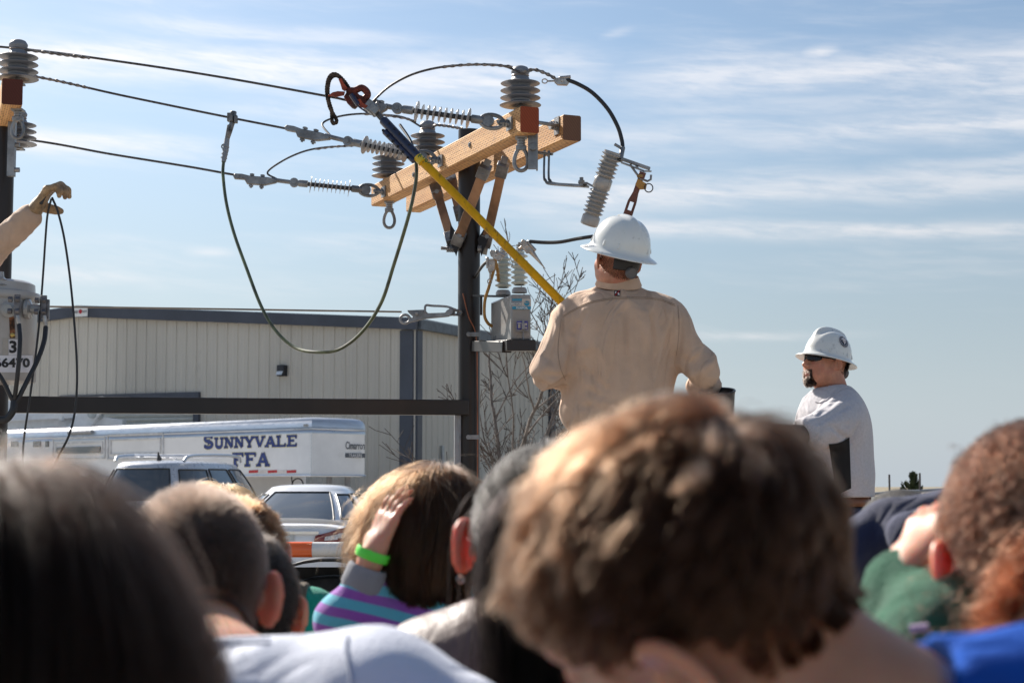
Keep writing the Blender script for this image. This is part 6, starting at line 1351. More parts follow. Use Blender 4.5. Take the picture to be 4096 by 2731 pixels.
# sunglasses
def lensrow(z, o): return [Vector(L2_(math.sin(t) * (.072 + o), .012 + math.cos(t) * (.092 + o), z)) for t in np.linspace(R(-72), R(72), 25)]
m = MB(); sgm = pm('sunglass_black', (.004, .005, .009), .2, spec=.35, var=0)
for a_, b_ in ((5, 62), (-62, -5)):
    m.grid([[Vector(L2_(math.sin(R(t)) * .070, .016 + math.cos(R(t)) * .092, .012 + z * .021 * (1 - abs((abs(t) - 32) / 32) ** 2.5 * .7))) for t in np.linspace(a_, b_, 16)] for z in (1, .5, 0, -.5, -1)])
sgo = m.build('sunglasses', sgm, p2, solid=.003)
m = MB()
for x in (-1, 1): m.tube([Vector(L2_(x * .062, .060, .016)), Vector(L2_(x * .080, .03, .015)), Vector(L2_(x * .084, -.005, .012)), Vector(L2_(x * .083, -.022, -.004))], [.0065, .0045, .003, .003], 8)
m.tube([Vector(L2_(-.012, .107, .014)), Vector(L2_(.012, .107, .014))], .003, 6); m.build('temple', sgm, sgo)
GO = lambda l: (l[:, 1] > .05) & (np.abs(l[:, 0]) < .034) & ((l[:, 2] < -.078) & (l[:, 2] > -.125) | ((l[:, 2] > -.056) & (l[:, 2] < -.044) & (l[:, 1] > .07)) | ((np.abs(l[:, 0]) > .024) & (l[:, 2] < -.045) & (l[:, 2] > -.09)))
def face_pts(S, H, Q, s, reg, n, seed):
    r = np.random.default_rng(seed); out = []; tot = 0
    for _ in range(60):
        loc = np.stack([r.uniform(-.05, .05, n), r.uniform(.05, .12, n), r.uniform(-.13, -.03, n)], 1) * s; P = vv(H) + loc @ Q.T
        for _ in range(5): P = P - S.grad(P) * S(P)[:, None] * .9
        loc = ((P - vv(H)) @ Q) / s; k = reg(loc); out.append(P[k]); tot += k.sum()
        if tot > n: break
    return np.concatenate(out)[:n]
R0 = face_pts(S2_, H2, Q2, s2, GO, 2600, 2); Hs = grow(S2_, R0, 4, .022, lambda P: np.tile(-Q2[:, 2] + Q2[:, 1] * .25, (len(P), 1)), lift=.35, rough=.25)
strands('beard', Hs, rads(4, .0006), hair_mat('grey_beard', (.022, .016, .013), .45, 1.0), p2)
R0 = scalp(S2_, H2, Q2, s2, lambda l: (l[:, 2] < .03) & (l[:, 1] < -.02) & (l[:, 2] > -.05 + (l[:, 1] + .06) * .9), 1200, 5); strands('hair', grow(S2_, R0, 3, .006, lambda P: np.tile(-Q2[:, 2], (len(P), 1)), lift=.6), rads(3, .0004), hair_mat('grey_beard', (.16, .12, .105)), p2)
# mouth + lips + belt
m = MB(); m.tube([Vector(L2_(math.sin(t) * .024, .060 + math.cos(t) * .036, -.069)) for t in np.linspace(-1, 1, 9)], [.002, .0045, .0055, .006, .006, .006, .0055, .0045, .002], 8); m.tube([Vector(L2_(math.sin(t) * .024, .061 + math.cos(t) * .035, -.0575)) for t in np.linspace(-1, 1, 9)], [.002, .004, .005, .005, .0045, .005, .005, .004, .002], 8); m.build('lips', pm('lip_skin', (.42, .16, .12), .4, sss=.2), p2)
m = MB(); cb_ = Vector(J2['pel']) ; zb2 = at(3380, 2006, Y2).z
for zz in (0,): m.grid([[V(cb_.x - .01 + math.cos(t) * .160, cb_.y + math.sin(t) * .20, zb2 + q) for t in np.linspace(0, 2 * math.pi, 49)[:-1]] for q in (-.022, .022)], True)
bl = m.build('belt', pm('brown_leather_belt', (.20, .07, .03), .45, var=.2), p2, solid=.004)
m = MB(); m.box(V(cb_.x + .14, cb_.y - .14, zb2), (.03, .012, .05), rotz(R(40))); m.build('buckle', CHR, bl)
m = MB(); nr_ = [march(C2, x, y, 7, off=.001) for x, y in ((3262, 1606), (3280, 1610), (3305, 1600), (3335, 1578), (3362, 1556), (3385, 1548))]; m.tube([Vector(q) for q in nr_ if q is not None], .0035, 6); m.build('neck_band', GTEE, p2)
# emblem on the helmet: ring, disc and pale head-like strokes
def on_hat(dome, v, t, off): return Vector(dome(v, t, off))
ec, et, es = .40, R(90 + 102), .034
NB_ = pm('emblem_navy', (.012, .016, .04), .4, coat=.3)
def eb(x, y, off): return on_hat(dome2, ec + y / .150 / 1.35, et + x / .118, off)
m = MB(); m.grid([[eb(math.cos(t) * es * r_, math.sin(t) * es * r_, .0015) for t in np.linspace(0, 2 * math.pi, 33)[:-1]] for r_ in (.02, .4, .8, 1.0)], True); em = m.build('emblem', NB_, p2)
em.parent = p2
m = MB(); m.tube([eb(math.cos(t) * es * .98, math.sin(t) * es * .98, .0022) for t in np.linspace(0, 2 * math.pi, 41)[:-1]], .0006, 5, closed=True); m.tube([eb(math.cos(t) * es * .70, math.sin(t) * es * .70, .0022) for t in np.linspace(0, 2 * math.pi, 41)[:-1]], .0005, 5, closed=True)
for k in range(26):
    t = 2 * math.pi * k / 26
    if k % 9: m.tube([eb(math.cos(t) * es * .78, math.sin(t) * es * .78, .0022), eb(math.cos(t + .06) * es * .90, math.sin(t + .06) * es * .90, .0022)], .0007, 4)
for pl in ([(-.5, .1), (-.35, .4), (0, .52), (.3, .42), (.42, .15)], [(-.45, .15), (-.2, .3), (.1, .28)], [(-.3, -.05), (-.1, .12), (.1, .1)], [(.15, .25), (.3, .1), (.22, -.1), (.1, .05), (.15, .25)], [(-.2, -.1), (-.02, -.2), (.02, -.5), (.15, -.25), (.3, -.18)], [(-.05, -.2), (.04, -.35), (.1, -.2)]):
    m.tube([eb(x * es, y * es, .0026) for x, y in pl], .0021, 5)
m.build('emblem_figure', LW, em)
# ---- man cut off by the picture edge, gloved hand raised
YL = 7.7; HL = A(-430, 1120, YL + .1); QL = frm(-40, 15, 0)
JL = skel(HL, .755, -30, 1.0, .20, base=A(-430, 1700, YL + .1), shR=A(-215, 1215, YL), elR=A(-62, 1030, YL - .02), wrR=A(128, 858, YL - .02), shL=A(-640, 1260, YL + .2))
JL['hdR'] = vv((.42, -.05, .62)); JL['hnR'] = vv((.75, .15, -.55))
def exl(C):
    C.fn(folds(.010, 77, (30, 30, 30))); C.cap(JL['elR'], JL['wrR'] - (JL['wrR'] - JL['elR']) * .06, .064, .056, .02)
pL, SL_, CL_, LL_, BL_ = person('man in tan sleeve cut off by the picture edge, leather glove holding black cords', HL, QL, JL, SKIN, 1.0, TANS, h=.009, arms=(1., .96), e=.016, fold=(.009, 31), hands='', kid=False, sh_h=.008, extra_shirt=exl, trousers=KHAKI, armr=1.2)
hard_hat(pL, HL, QL, 1.0, z0=.02)
GL_ = SD(); gs_ = 1.18; wr_ = JL['wrR']
hand(GL_, wr_ + vv((.0, 0, .0)), JL['hdR'], JL['hnR'], .19 * gs_, 1.32, (.95, 1.0, 1.08, 1.15), spread=.05, thumb=1.7, side=1, k=.012, tl=.62); GL_.cap(wr_ - (wr_ - JL['elR']) * .20, wr_ - (wr_ - JL['elR']) * .02, .058, .042, .02)
gv = sdf_obj('work_glove', GL_, wr_ - .22, wr_ + .22, .0035, LEATH, pL)
m = MB(); kn = Vector(wr_) + Vector(JL['hdR']).normalized() * .08 * gs_; m.box(kn + V(.004, -.047, -.010), (.034, .008, .06), Matrix.Rotation(R(25), 3, 'Y')); m.build('knuckle_pad', BLACKRUB, gv, bev=.004)
GC2 = 'thin black cords hanging from the gloved hand'
wire('black_rope', [at(205, 795, YL - .06), at(190, 860, YL - .05), at(182, 950, YL - .05), at(172, 1100, YL - .05), at(158, 1280, YL - .06), at(140, 1440, YL - .08), at(118, 1600, YL - .1), at(100, 1720, YL - .1), at(92, 1800, YL - .1), at(92, 1900, YL - .1)], .0048, BLKC, 'inner black cord hanging from the gloved hand past the transformer', 'cord', group=GC2)
wire('black_rope', [at(208, 790, YL - .05), at(232, 850, YL - .05), at(258, 960, YL - .05), at(282, 1130, YL - .05), at(300, 1330, YL - .07), at(308, 1500, YL - .09), at(300, 1640, YL - .1), at(276, 1740, YL - .12), at(236, 1820, YL - .12), at(200, 1900, YL - .12)], .0052, BLKC, 'outer black cord bowing from the gloved hand across the shed wall', 'cord', group=GC2)
m = MB(); m.box(V(*J2['pel']) + V(0, 0, .37 - J2['pel'][2]), (1.6, 1.0, .05)); 
for x in (-.7, .7): m.box(V(*J2['pel']) + V(x, 0, .175 - J2['pel'][2]), (.08, .9, .345))
tag(m.build('step_platform', pm('deck_planks', (.22, .16, .10))), 'low wooden step platform under the man in the grey T-shirt', 'platform')
m = MB(); q = V(*JL['pel']); m.box(V(q.x, q.y, .70), (1.6, 1.2, .10)); m.box(V(q.x, q.y, .34), (1.4, 1.0, .62)); tag(m.build('step_platform', pm('deck_planks', (.22, .16, .10))), 'wooden platform under the lineman cut off at the picture edge', 'platform')
# ------------------------------------------------------------------ the crowd of children
GK = 'children watching with their backs to the camera'
BRN = hair_mat('brown_hair', (.024, .0095, .0045), .30, .5, (.043, .019, .009)); DBR = hair_mat('dark_brown_hair', (.007, .004, .003), .34, .5, (.022, .010, .006), ior=1.2); BLK = hair_mat('black_hair', (.006, .005, .005), .28, .4)
BUZ = hair_mat('buzz_hair', (.035, .022, .016), .45, .4); BLD = hair_mat('blonde_hair', (.17, .085, .033), .35, .35); LBR = hair_mat('light_brown_hair', (.026, .012, .0055), .34, .5, (.065, .030, .013)); AUB = hair_mat('auburn_curls', (.060, .014, .006), .32, .5, (.16, .045, .014))
def capm_(name, c): return pm(name, c, .8, var=.3, vscale=40, bump=.6, bscale=120)
C_BRN, C_DK, C_BLD, C_AUB = capm_('scalp_brown', (.05, .03, .02)), capm_('scalp_dark', (.012, .009, .008)), capm_('scalp_blonde', (.22, .13, .06)), capm_('scalp_auburn', (.06, .022, .012))
HAIRLINE = [((0, -.09, -.062), (0, .50, -.86))]
def short_region(l): return (l[:, 2] > -.060 + (l[:, 1] + .088) * .60) & ~((np.abs(l[:, 0]) > .060) & (l[:, 1] > -.040) & (l[:, 1] < .03) & (l[:, 2] < .016))
def kid(label, px, py, Yd, yaw, pitch, roll, mat, s=.93, z0=0, byaw=0, drop=.115, sw=.155, skin=None, off=(0, 0), jk=None, **k):
    H = A(px, py, Yd); Q = frm(yaw, pitch, roll); J = skel(H, z0, byaw, .80, sw, drop=drop, base=(H[0] + off[0], H[1] + off[1] + .02)); 
    if jk: 
        for a, b in jk.items(): J[a] = vv(b)
        if 'elL' in jk and 'hdL' not in jk: J['hdL'] = J['wrL'] - J['elL']
        if 'elR' in jk and 'hdR' not in jk: J['hdR'] = J['wrR'] - J['elR']
    kw = dict(h=.006, e=.012, fold=(.005, int(px) % 97), hands='LR', neck_r=.046, collar_r=.054, group=GK); kw.update(k)
    return (H, Q, J) + person(label, H, Q, J, skin or SKINK, s, mat, **kw)
def dirf(v): v = vv(v); return lambda P: np.tile(v, (len(P), 1))
def fan(H, Q, whorl, fwd, s):
    """hair combed away from a whorl (local) with a bias"""
    W = H + Q @ (vv(whorl) * s); b = Q @ vv(fwd)
    return lambda P: (lambda d: d / np.maximum(np.linalg.norm(d, axis=1, keepdims=True), 1e-6) + b)(P - W)

EAR_TILT[0] = 12
# 1 the big blurred brown-haired boy in the middle
WBLUE = cloth('royal_blue_tee', (.003, .065, .36), sheen=0, spec=.2); 
Hb = A(2690, 2330, .98)
H, Q, J, r_, S, C, L, B = kid('boy with tousled brown hair and royal blue shirt, blurred and closest to the lineman', 2785, 2392, 1.03, 50, -26, -32, WBLUE, .95, byaw=25, off=(.12, .05), h=.004,
    jk=dict(nb=A(3480, 2900, 1.0), shR=A(4250, 3080, 1.05), shL=A(3000, 3500, .95)), skin=SKIND, neck_r=.050, collar_r=.056, sh_h=.007, extra_shirt=lambda C: C.cap(A(3560, 2985, 1.0), A(4300, 2840, 1.03), .046, .056, .04))
cap_mesh(r_, S, H, Q, .95, .002, [((0, -.09, -.036), (0, .50, -.86))], C_BRN, .005)
_rk = np.random.default_rng(77)
def fade_region(l):
    d = l[:, 2] + .074 - (l[:, 1] + .088) * .60; return (d > 0) & (_rk.uniform(0, 1, len(l)) < np.clip(d / .022, .06, 1)) & ~((np.abs(l[:, 0]) > .060) & (l[:, 1] > -.040) & (l[:, 1] < .03) & (l[:, 2] < .012))
R0 = scalp(S, H, Q, .95, fade_region, 16000, 11)
loc = ((R0 - H) @ Q); ln = .030 + .018 * np.clip((loc[:, 2] - .0) / .08, 0, 1) + .016 * np.clip(loc[:, 1] / .08, 0, 1); ln = ln * np.random.default_rng(1).uniform(.6, 1.1, len(R0)) * np.clip((loc[:, 2] / .95 + .074 - (loc[:, 1] / .95 + .088) * .60) / .085, .10, 1)
hA = grow(S, R0, 8, ln, fan(H, Q, (.01, -.075, .075), (-.35, .5, -.25), .95), grav=.3, lift=.46, lift_decay=.74, clump=620, clump_amt=.74, rough=.21, curl=.0024, curl_f=65, seed=5, extra=lambda P, i: P - S.grad(P) * (np.clip(S(P) - .008, 0, .02) * np.clip(.3 - ((P - H) @ Q)[:, 2] * 14, 0, .8))[:, None])
strands('hair_strands', hA, rads(8, .00042, .00018), BRN, [o for o in bpy.data.objects if o.parent == r_ and o.name.startswith('hair')][0])
def hair_of(root): return [o for o in bpy.data.objects if o.parent == root and o.name.split('.')[0] == 'hair'][0]
EAR_TILT[0] = 34
# 2 the darkest, nearest head
BROWNT = cloth('dark_maroon_tee', (.05, .02, .025))
H, Q, J, r_, S, C, L, B = kid('child with long near-black hair, the most blurred head, filling the bottom corner', -40, 2655, 1.0, 8, 10, 3, BROWNT, .95, h=.006, detail=False)
cap_mesh(r_, S, H, Q, .95, .010, [((0, .06, .0), (0, 1, -.35))], C_DK, .006)
R0 = scalp(S, H, Q, .95, lambda l: (l[:, 1] < .06) & (l[:, 2] > -.05 + (l[:, 1] + .09) * .4), 12000, 4)
hA = grow(S, R0, 11, np.clip((((R0 - H) @ Q)[:, 2] + .12) * .85, .05, .3) * np.random.default_rng(5).uniform(.75, 1.05, len(R0)), fan(H, Q, (.0, .02, .10), (.2, -.2, -.7), .95), grav=.9, lift=.38, lift_decay=.6, clump=300, clump_amt=.6, rough=.15, lenvar=.5, seed=8, minoff=.008)
fl = scalp(S, H, Q, .95, lambda l: (l[:, 2] > .04), 220, 9); fA = grow(S, fl, 9, .045, fan(H, Q, (0, .02, .09), (.5, -.2, .2), .95), grav=.5, lift=1.2, lift_decay=.8, clump=60, clump_amt=.6, rough=.5, seed=3)
strands('hair_strands', hA, rads(11, .00045, .0003), DBR, hair_of(r_)); strands('stray_hairs', fA, rads(9, .00035, .0002), BRN, hair_of(r_))
# 3 buzz-cut boy in the white shirt
WTEE = cloth('white_tee', (.60, .63, .72), var=.03)
H, Q, J, r_, S, C, L, B = kid('buzz-cut boy with glowing red ear and plain white shirt', 765, 2352, 1.88, 12, 14, 2, WTEE, .96, byaw=-12, off=(.08, -.05), h=.0045, fold=(.009, 44),
    jk=dict(nb=A(900, 2740, 1.62), shR=A(1480, 2860, 1.50), shL=A(350, 2900, 1.7), elR=A(1800, 3300, 1.45)), sh_h=.008, neck_r=.052, collar_r=.056,
    extra_shirt=lambda C: (C.cap(A(880, 2730, 1.56), A(1500, 2740, 1.50), .036, .040, .03), C.cap(A(1500, 2740, 1.5), A(1850, 2900, 1.47), .040, .04, .03), C.cap(A(880, 2820, 1.53), A(1500, 2850, 1.47), .040, .045, .05), C.cap(A(1500, 2850, 1.47), A(1850, 3000, 1.45), .045, .045, .04)))
cap_mesh(r_, S, H, Q, .96, .002, HAIRLINE, capm_('scalp_buzz', (.055, .036, .028)), .005)
R0 = scalp(S, H, Q, .96, short_region, 15000, 21); hA = grow(S, R0, 4, .013, fan(H, Q, (0, -.06, .085), (0, .3, -.3), .96), lift=1.0, rough=.35, lenvar=.4, seed=2)
strands('hair_strands', hA, rads(4, .0004, .00018), BUZ, hair_of(r_))
seam(r_, C, [(835, 2575), (900, 2560), (1000, 2552), (1080, 2552)], t0=.6, mat=pm('tee_rib', (.50, .53, .62), .9), dbl=.02)
seam(r_, C, [(1390, 2540), (1385, 2600), (1405, 2731)], t0=.6, mat=pm('tee_rib', (.50, .53, .62), .9), dbl=0)
# 4 black-haired boy between
NAVYT = cloth('charcoal_tee', (.03, .03, .035))
H, Q, J, r_, S, C, L, B = kid('boy with short black hair and lit ear, between the buzz-cut boy and the striped girl', 962, 2440, 2.5, 14, 10, 0, NAVYT, .94, skin=SKINK)
cap_mesh(r_, S, H, Q, .94, .004, HAIRLINE, C_DK, .006)
R0 = scalp(S, H, Q, .94, short_region, 9000, 31); hA = grow(S, R0, 5, .024, fan(H, Q, (0, -.05, .09), (.1, .3, -.3), .94), lift=.7, rough=.3, clump=400, clump_amt=.4)
strands('hair_strands', hA, rads(5, .0005, .0002), hair_mat('soft_black_hair', (.009, .007, .006), .3, .4), hair_of(r_))
# 5 brown-haired boy in olive vest and green sleeves
OLV = cloth('olive_vest', (.12, .085, .045)); GRN = cloth('bright_green_fleece', (.0, .30, .20), vscale=14)
H, Q, J, r_, S, C, L, B = kid('boy with reddish-brown hair wearing an olive vest over emerald green sleeves', 968, 2222, 3.4, 14, 10, -4, GRN, .94, byaw=0, drop=.12, e=.018,
    jk=dict(shR=A(1235, 2480, 3.42), elR=A(1345, 2660, 3.4)))
cap_mesh(r_, S, H, Q, .94, .004, HAIRLINE, C_BRN, .006)
R0 = scalp(S, H, Q, .94, short_region, 7000, 41); hA = grow(S, R0, 6, .034, fan(H, Q, (0, -.07, .075), (.3, .3, -.2), .94), lift=.6, rough=.3, clump=300, clump_amt=.55)
strands('hair_strands', hA, rads(6, .0006, .0003), hair_mat('chestnut_hair', (.050, .020, .009), .32, .4, (.13, .06, .025)), hair_of(r_))
VS = SD(); torso(VS, J, .026, (.5, .5), 1.0); 
for n_, q_ in (('L', -1), ('R', 1)): VS.plane(J['sh' + n_] + J['r'] * q_ * .0, J['r'] * q_ / 1.0)
VS.scap(J['nb'] + UP * .01, J['nb'] + UP * .2, .062, .07); VS.plane(J['pel'], -UP); lo, hi = bounds([J['shL'], J['shR'], J['pel'], J['nb']], .18); sdf_obj('vest', VS, lo, hi, .009, OLV, r_)
# 6 blonde girl
PNK = cloth('pale_pink_top', (.55, .35, .36))
H, Q, J, r_, S, C, L, B = kid('child with straight blonde hair in front of the silver sport utility', 880, 2124, 4.2, -12, 8, 5, PNK, .94, detail=False, h=.008)
cap_mesh(r_, S, H, Q, .94, .010, [((0, .055, .0), (0, 1, -.35))], C_BLD, .008)
R0 = scalp(S, H, Q, .94, lambda l: (l[:, 1] < .06) & (l[:, 2] > -.05 + (l[:, 1] + .09) * .4), 6000, 51); hA = grow(S, R0, 9, .20, fan(H, Q, (.0, .01, .10), (0, 0, -.9), .94), grav=.8, lift=.5, clump=160, clump_amt=.55, rough=.1, minoff=.008)
strands('hair_strands', hA, rads(9, .0008, .0005), BLD, hair_of(r_))
# 7 girl in the striped top, hand on her head
def stripes(name, c1, c2, freq, ax):
    m = bpy.data.materials.new(name); m.use_nodes = True; t = m.node_tree; b = t.nodes['Principled BSDF']; c = t.nodes.new('ShaderNodeTexCoord'); q = t.nodes.new('ShaderNodeSeparateXYZ'); t.links.new(c.outputs['Object'], q.inputs[0])
    x, y, z = (E(t, q.outputs[i]) for i in range(3)); n = noise(t, c.outputs['Object'], 5, 2); v = (x * ax[0] + y * ax[1] + z * ax[2] + n * .025) * freq
    f = (v - v.f('FLOOR')).ss(.44, .52) * 1.0; g_ = (v - v.f('FLOOR')).ss(.93, 1.0); col = mixc(t, (f - g_).clamp(), c1, c2); nn = noise(t, c.outputs['Object'], 12, 3); col = mixc(t, nn.ss(.4, .8) * .12, col, (.35, .45, .6))
    t.links.new(col, b.inputs['Base Color']); b.inputs['Roughness'].default_value = .85; b.inputs['Sheen Weight'].default_value = .15
    bn = t.nodes.new('ShaderNodeBump'); bn.inputs['Strength'].default_value = .3; bn.inputs['Distance'].default_value = .01; t.links.new(noise(t, c.outputs['Object'], 300, 3).k, bn.inputs['Height']); t.links.new(bn.outputs[0], b.inputs['Normal']); return m
STR = stripes('purple_teal_stripes', (.09, .42, .55), (.26, .07, .40), 30.0, (.25, 0, 1))
Yg = 2.9
H, Q, J, r_, S, C, L, B = kid('girl in purple and turquoise striped top with her hand on her light brown hair', 1742, 2138, Yg, -14, 6, 3, STR, .94, byaw=-8, drop=.125, h=.0045, e=.012, fold=(.010, 5), sh_h=.007,
    jk=dict(shL=A(1545, 2500, Yg), elL=A(1400, 2470, Yg - .12), wrL=A(1488, 2225, Yg - .13), hdL=vv((.32, .05, .80)), hnL=vv((.8, .6, -.3)), shR=A(1850, 2500, Yg)), hs=1.05, curl=.22, arms=(.76, 1.), armr=.9,
    extra_shirt=lambda C: (C.cap(A(1545, 2500, Yg), A(1400, 2465, Yg - .11), .055, .042, .03), C.cap(A(1590, 2440, Yg), A(1830, 2420, Yg), .060, .060, .05), C.cap(A(1560, 2500, Yg - .08), A(1840, 2480, Yg - .08), .05, .05, .05)))
cap_mesh(r_, S, H, Q, .94, .012, [((0, .055, .0), (0, 1, -.35))], C_BRN, .007)
R0 = scalp(S, H, Q, .94, lambda l: (l[:, 1] < .075) & (l[:, 2] > -.06 + (l[:, 1] + .09) * .4), 9000, 61)
def wind(P, i): return P
hA = grow(S, R0, 12, np.clip((((R0 - H) @ Q)[:, 2] + .092) * 1.1, .035, .3) * np.random.default_rng(5).uniform(.8, 1.05, len(R0)), fan(H, Q, (.01, .03, .10), (.10, -.25, -1.3), .94), grav=.9, lift=.42, lift_decay=.5, clump=150, clump_amt=.62, rough=.17, lenvar=.35, curl=.0036, curl_f=28, minoff=.012, seed=6)
strands('hair_strands', hA, rads(12, .00065, .00035), LBR, hair_of(r_))
fl = scalp(S, H, Q, .94, lambda l: l[:, 2] > -.02, 24, 9); fA = grow(S, fl, 10, .22, fan(H, Q, (0, .02, .09), (.1, -.4, -.6), .94), grav=.7, lift=1.3, lift_decay=.85, rough=.5, curl=.006, curl_f=30, seed=13); strands('stray_hairs', fA, rads(10, .0004, .0002), LBR, hair_of(r_))
cd_ = Vector(J['wrL'] - J['elL']).normalized(); wl_ = Vector(J['wrL'])
m = MB(); m.lathe(wl_ - cd_ * .004, cd_, [(.0275, 0), (.0288, .003), (.0288, .013), (.0275, .016)], 28, .85); m.build('wristband', pm('neon_green_band', (.10, .75, .06), .4, var=.05), r_)
m = MB(); m.lathe(wl_ - cd_ * .040, cd_, [(.032, -.02), (.035, -.01), (.033, .018), (.030, .024), (.026, .02)], 28, .9); m.build('cuff', cloth('grey_cuff', (.25, .26, .29)), r_)
# 8 girl with straight black hair, earring, taupe jacket
TAUP = pm('taupe_leather', (.17, .105, .092), .5, var=.15, vscale=8, bump=.3, bscale=50)
Yk = 1.9
H, Q, J, r_, S, C, L, B = kid('child with straight tied-back black hair, small earring and taupe jacket', 2165, 2185, Yk, -4, 6, 6, TAUP, .95, byaw=-5, drop=.13, skin=SKIND, h=.0045, sh_h=.007,
    jk=dict(nb=A(2130, 2620, Yk + .03), shL=A(1740, 2740, Yk), shR=A(2560, 2760, Yk)), extra_shirt=lambda C: (C.cap(A(1960, 2540, Yk - .04), A(1730, 2660, Yk - .03), .042, .042, .05), C.cap(A(1930, 2760, Yk - .06), A(1760, 2800, Yk - .05), .06, .06, .06)))
cap_mesh(r_, S, H, Q, .95, .006, HAIRLINE, C_DK, .006)
pony = H + Q @ vv((-.005, -.115, .045))
def pull(P):
    d = pony - P; return d / np.maximum(np.linalg.norm(d, axis=1, keepdims=True), 1e-6)
R0 = scalp(S, H, Q, .95, short_region, 9000, 71); hA = grow(S, R0, 9, .13, lambda P: pull(P) * 1.0 + vv((0, 0, -.25)), lift=.08, clump=150, clump_amt=.75, rough=.06, grav=.1, lenvar=.4)
PT = pony + np.random.default_rng(3).normal(size=(7000, 3)) * vv((.016, .008, .014)); 
hB = grow(S, PT, 12, .25, lambda P: vv((-.02, -.12, -1)) + (P - pony) * 1.0, lift=.8, lift_decay=.55, clump=80, clump_amt=.5, rough=.12, grav=.6, lenvar=.35, minoff=.01, seed=4)
GBK = hair_mat('glossy_black_hair', (.004, .003, .003), .3, .5, (.009, .006, .005), ior=1.17); strands('hair_strands', hA, rads(9, .0006, .00035), GBK, hair_of(r_)); strands('ponytail', hB, rads(12, .00065, .0004), GBK, hair_of(r_))
fl = scalp(S, H, Q, .95, lambda l: (l[:, 2] > .03) & (l[:, 1] < .0) & (l[:, 0] > -.01), 1200, 77); hC = grow(S, fl, 10, .20, lambda P: vv((.05, -.2, -1)) + (P - H) * .5, lift=.3, lift_decay=.6, clump=70, clump_amt=.55, rough=.12, grav=.7, minoff=.012, seed=14); strands('loose_hair', hC, rads(10, .0006, .0003), GBK, hair_of(r_))
m = MB(); c = Vector(L(-.089, -.012, -.046)); m.tube([c + V(math.cos(t) * .0035, 0, math.sin(t) * .0035) for t in np.linspace(0, 6.28, 12)[:-1]], .001, 6, closed=True); m.build('earring', CHR, r_)
# 9 girl with auburn curls, green fleece, raised hand
GFL = cloth('forest_green_fleece', (.02, .125, .065), var=.12, vscale=18, bump=.8, bscale=260); Yc_ = 1.5
H, Q, J, r_, S, C, L, B = kid('girl with auburn cornrows and curly ponytail, green fleece, hand raised to her face', 4165, 2235, Yc_, -3, 8, -4, GFL, .97, byaw=0, drop=.15, h=.004, e=.014, fold=(.010, 9), sh_h=.007,
    jk=dict(shL=A(3690, 2760, Yc_ - .0), elL=A(3530, 2560, Yc_ + .10), wrL=A(3640, 2290, Yc_ + .06), hdL=vv((.40, .45, .62)), hnL=vv((.8, .5, -.5)), nb=A(4170, 2850, Yc_)), curl=.55, arms=(.80, 1.), armr=.75,
    extra_shirt=lambda C: (C.cap(A(3560, 2540, Yc_ + .08), A(3610, 2340, Yc_ + .07), .032, .034, .02), C.cap(A(3800, 2560, Yc_), A(3720, 2760, Yc_), .05, .06, .04), C.cap(A(3800, 2520, Yc_), A(4100, 2560, Yc_), .042, .045, .04)))
cap_mesh(r_, S, H, Q, .97, .003, HAIRLINE, C_AUB, .005)
R0 = scalp(S, H, Q, .97, short_region, 9000, 81)
pony = H + Q @ vv((-.01, -.112, -.002)); PC_ = pony
def rowpull(P):
    d = PC_ - P; return d / np.maximum(np.linalg.norm(d, axis=1, keepdims=True), 1e-6)
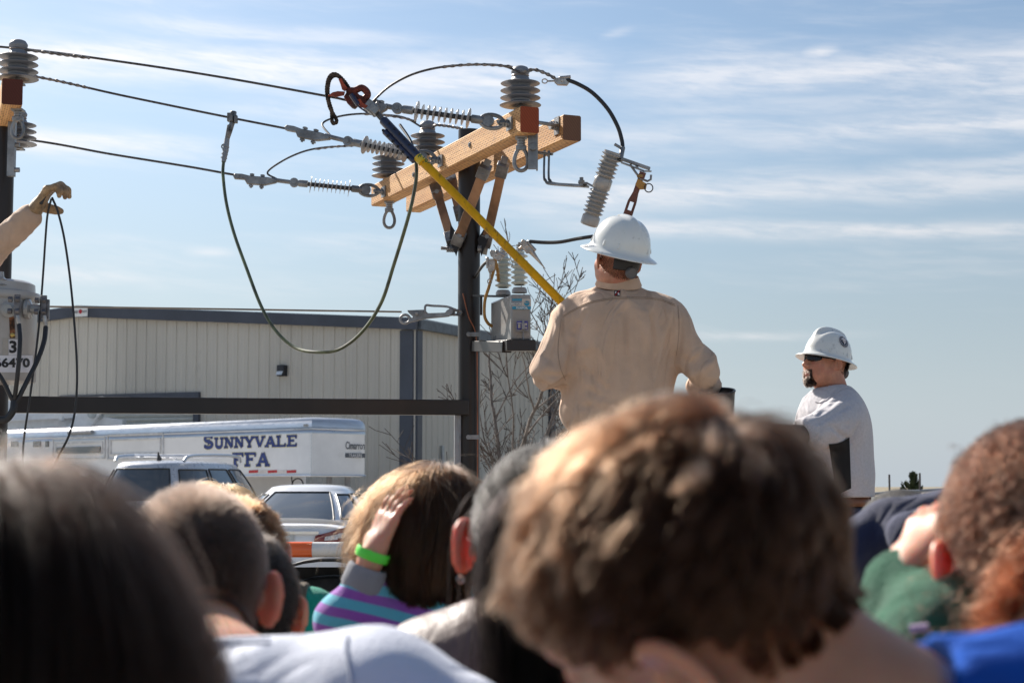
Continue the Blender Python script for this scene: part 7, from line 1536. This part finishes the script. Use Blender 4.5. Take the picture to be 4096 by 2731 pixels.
# cornrow clumping: snap strands onto meridian rows round the knot
hA = grow(S, R0, 16, .085, rowpull, lift=.30, lift_decay=.8, clump=650, clump_amt=.5, rough=.16, lenvar=.5, minoff=.002, curl=.0022, curl_f=330, seed=12)
strands('hair_strands', hA, rads(16, .0005, .0003), hair_mat('dark_auburn', (.022, .007, .004), .32, .5, (.055, .019, .009)), hair_of(r_))
PT = PC_ + np.random.default_rng(3).normal(size=(8500, 3)) * vv((.022, .012, .022))
hB = grow(S, PT, 22, .23, lambda P: vv((-.38, -.25, -1)) + (P - PC_) * 2.5, lift=1.0, lift_decay=.6, clump=170, clump_amt=.62, rough=.22, grav=.5, lenvar=.55, minoff=.01, seed=4, curl=.009, curl_f=185)
strands('curly_ponytail', hB, rads(22, .00045, .0003), AUB, hair_of(r_))
m = MB(); z = A(3640, 2515, Yc_ - .07); m.tube([Vector(z), Vector(z) + V(.014, -.006, .002)], .0035, 8); m.build('neck_tag', pm('lilac_tag', (.40, .30, .45), .7), r_)
# 10 child in navy with both arms up, 11 small dark head
NVY = cloth('navy_sweatshirt', (.012, .018, .06), vscale=6); Yn = 2.7
H, Q, J, r_, S, C, L, B = kid('child in navy sweatshirt with arms folded over the head, beside the green fleece', 3600, 2240, Yn, 0, 10, 0, NVY, .93, h=.007, detail=False,
    jk=dict(shL=A(3470, 2330, Yn), elL=A(3400, 2250, Yn - .05), wrL=A(3560, 2150, Yn - .05), shR=A(3720, 2330, Yn), elR=A(3800, 2110, Yn), wrR=A(3640, 2110, Yn)), hands='', arms=(1., 1.), e=.010, armr=.8,
    extra_shirt=lambda C: (C.cap(A(3380, 2205, Yn - .08), A(3560, 2105, Yn - .08), .040, .040, .02), C.cap(A(3560, 2105, Yn - .08), A(3800, 2060, Yn - .06), .040, .042, .02), C.cap(A(3640, 2140, Yn - .16), A(3740, 2160, Yn - .14), .036, .045, .03)))
cap_mesh(r_, S, H, Q, .93, .006, HAIRLINE, C_DK, .008)
H, Q, J, r_, S, C, L, B = kid('small dark-haired child glimpsed between the brown-haired boy and the navy sleeve', 3480, 2330, 3.3, 0, 8, 0, NAVYT, .9, h=.008, detail=False)
cap_mesh(r_, S, H, Q, .9, .004, HAIRLINE, C_DK, .008)
R0 = scalp(S, H, Q, .9, short_region, 5000, 91); hA = grow(S, R0, 6, .05, fan(H, Q, (0, -.05, .09), (0, .0, -.4), .9), lift=.7, rough=.3, clump=200, clump_amt=.5, curl=.004, curl_f=90); strands('hair_strands', hA, rads(6, .0007, .0004), DBR, hair_of(r_))
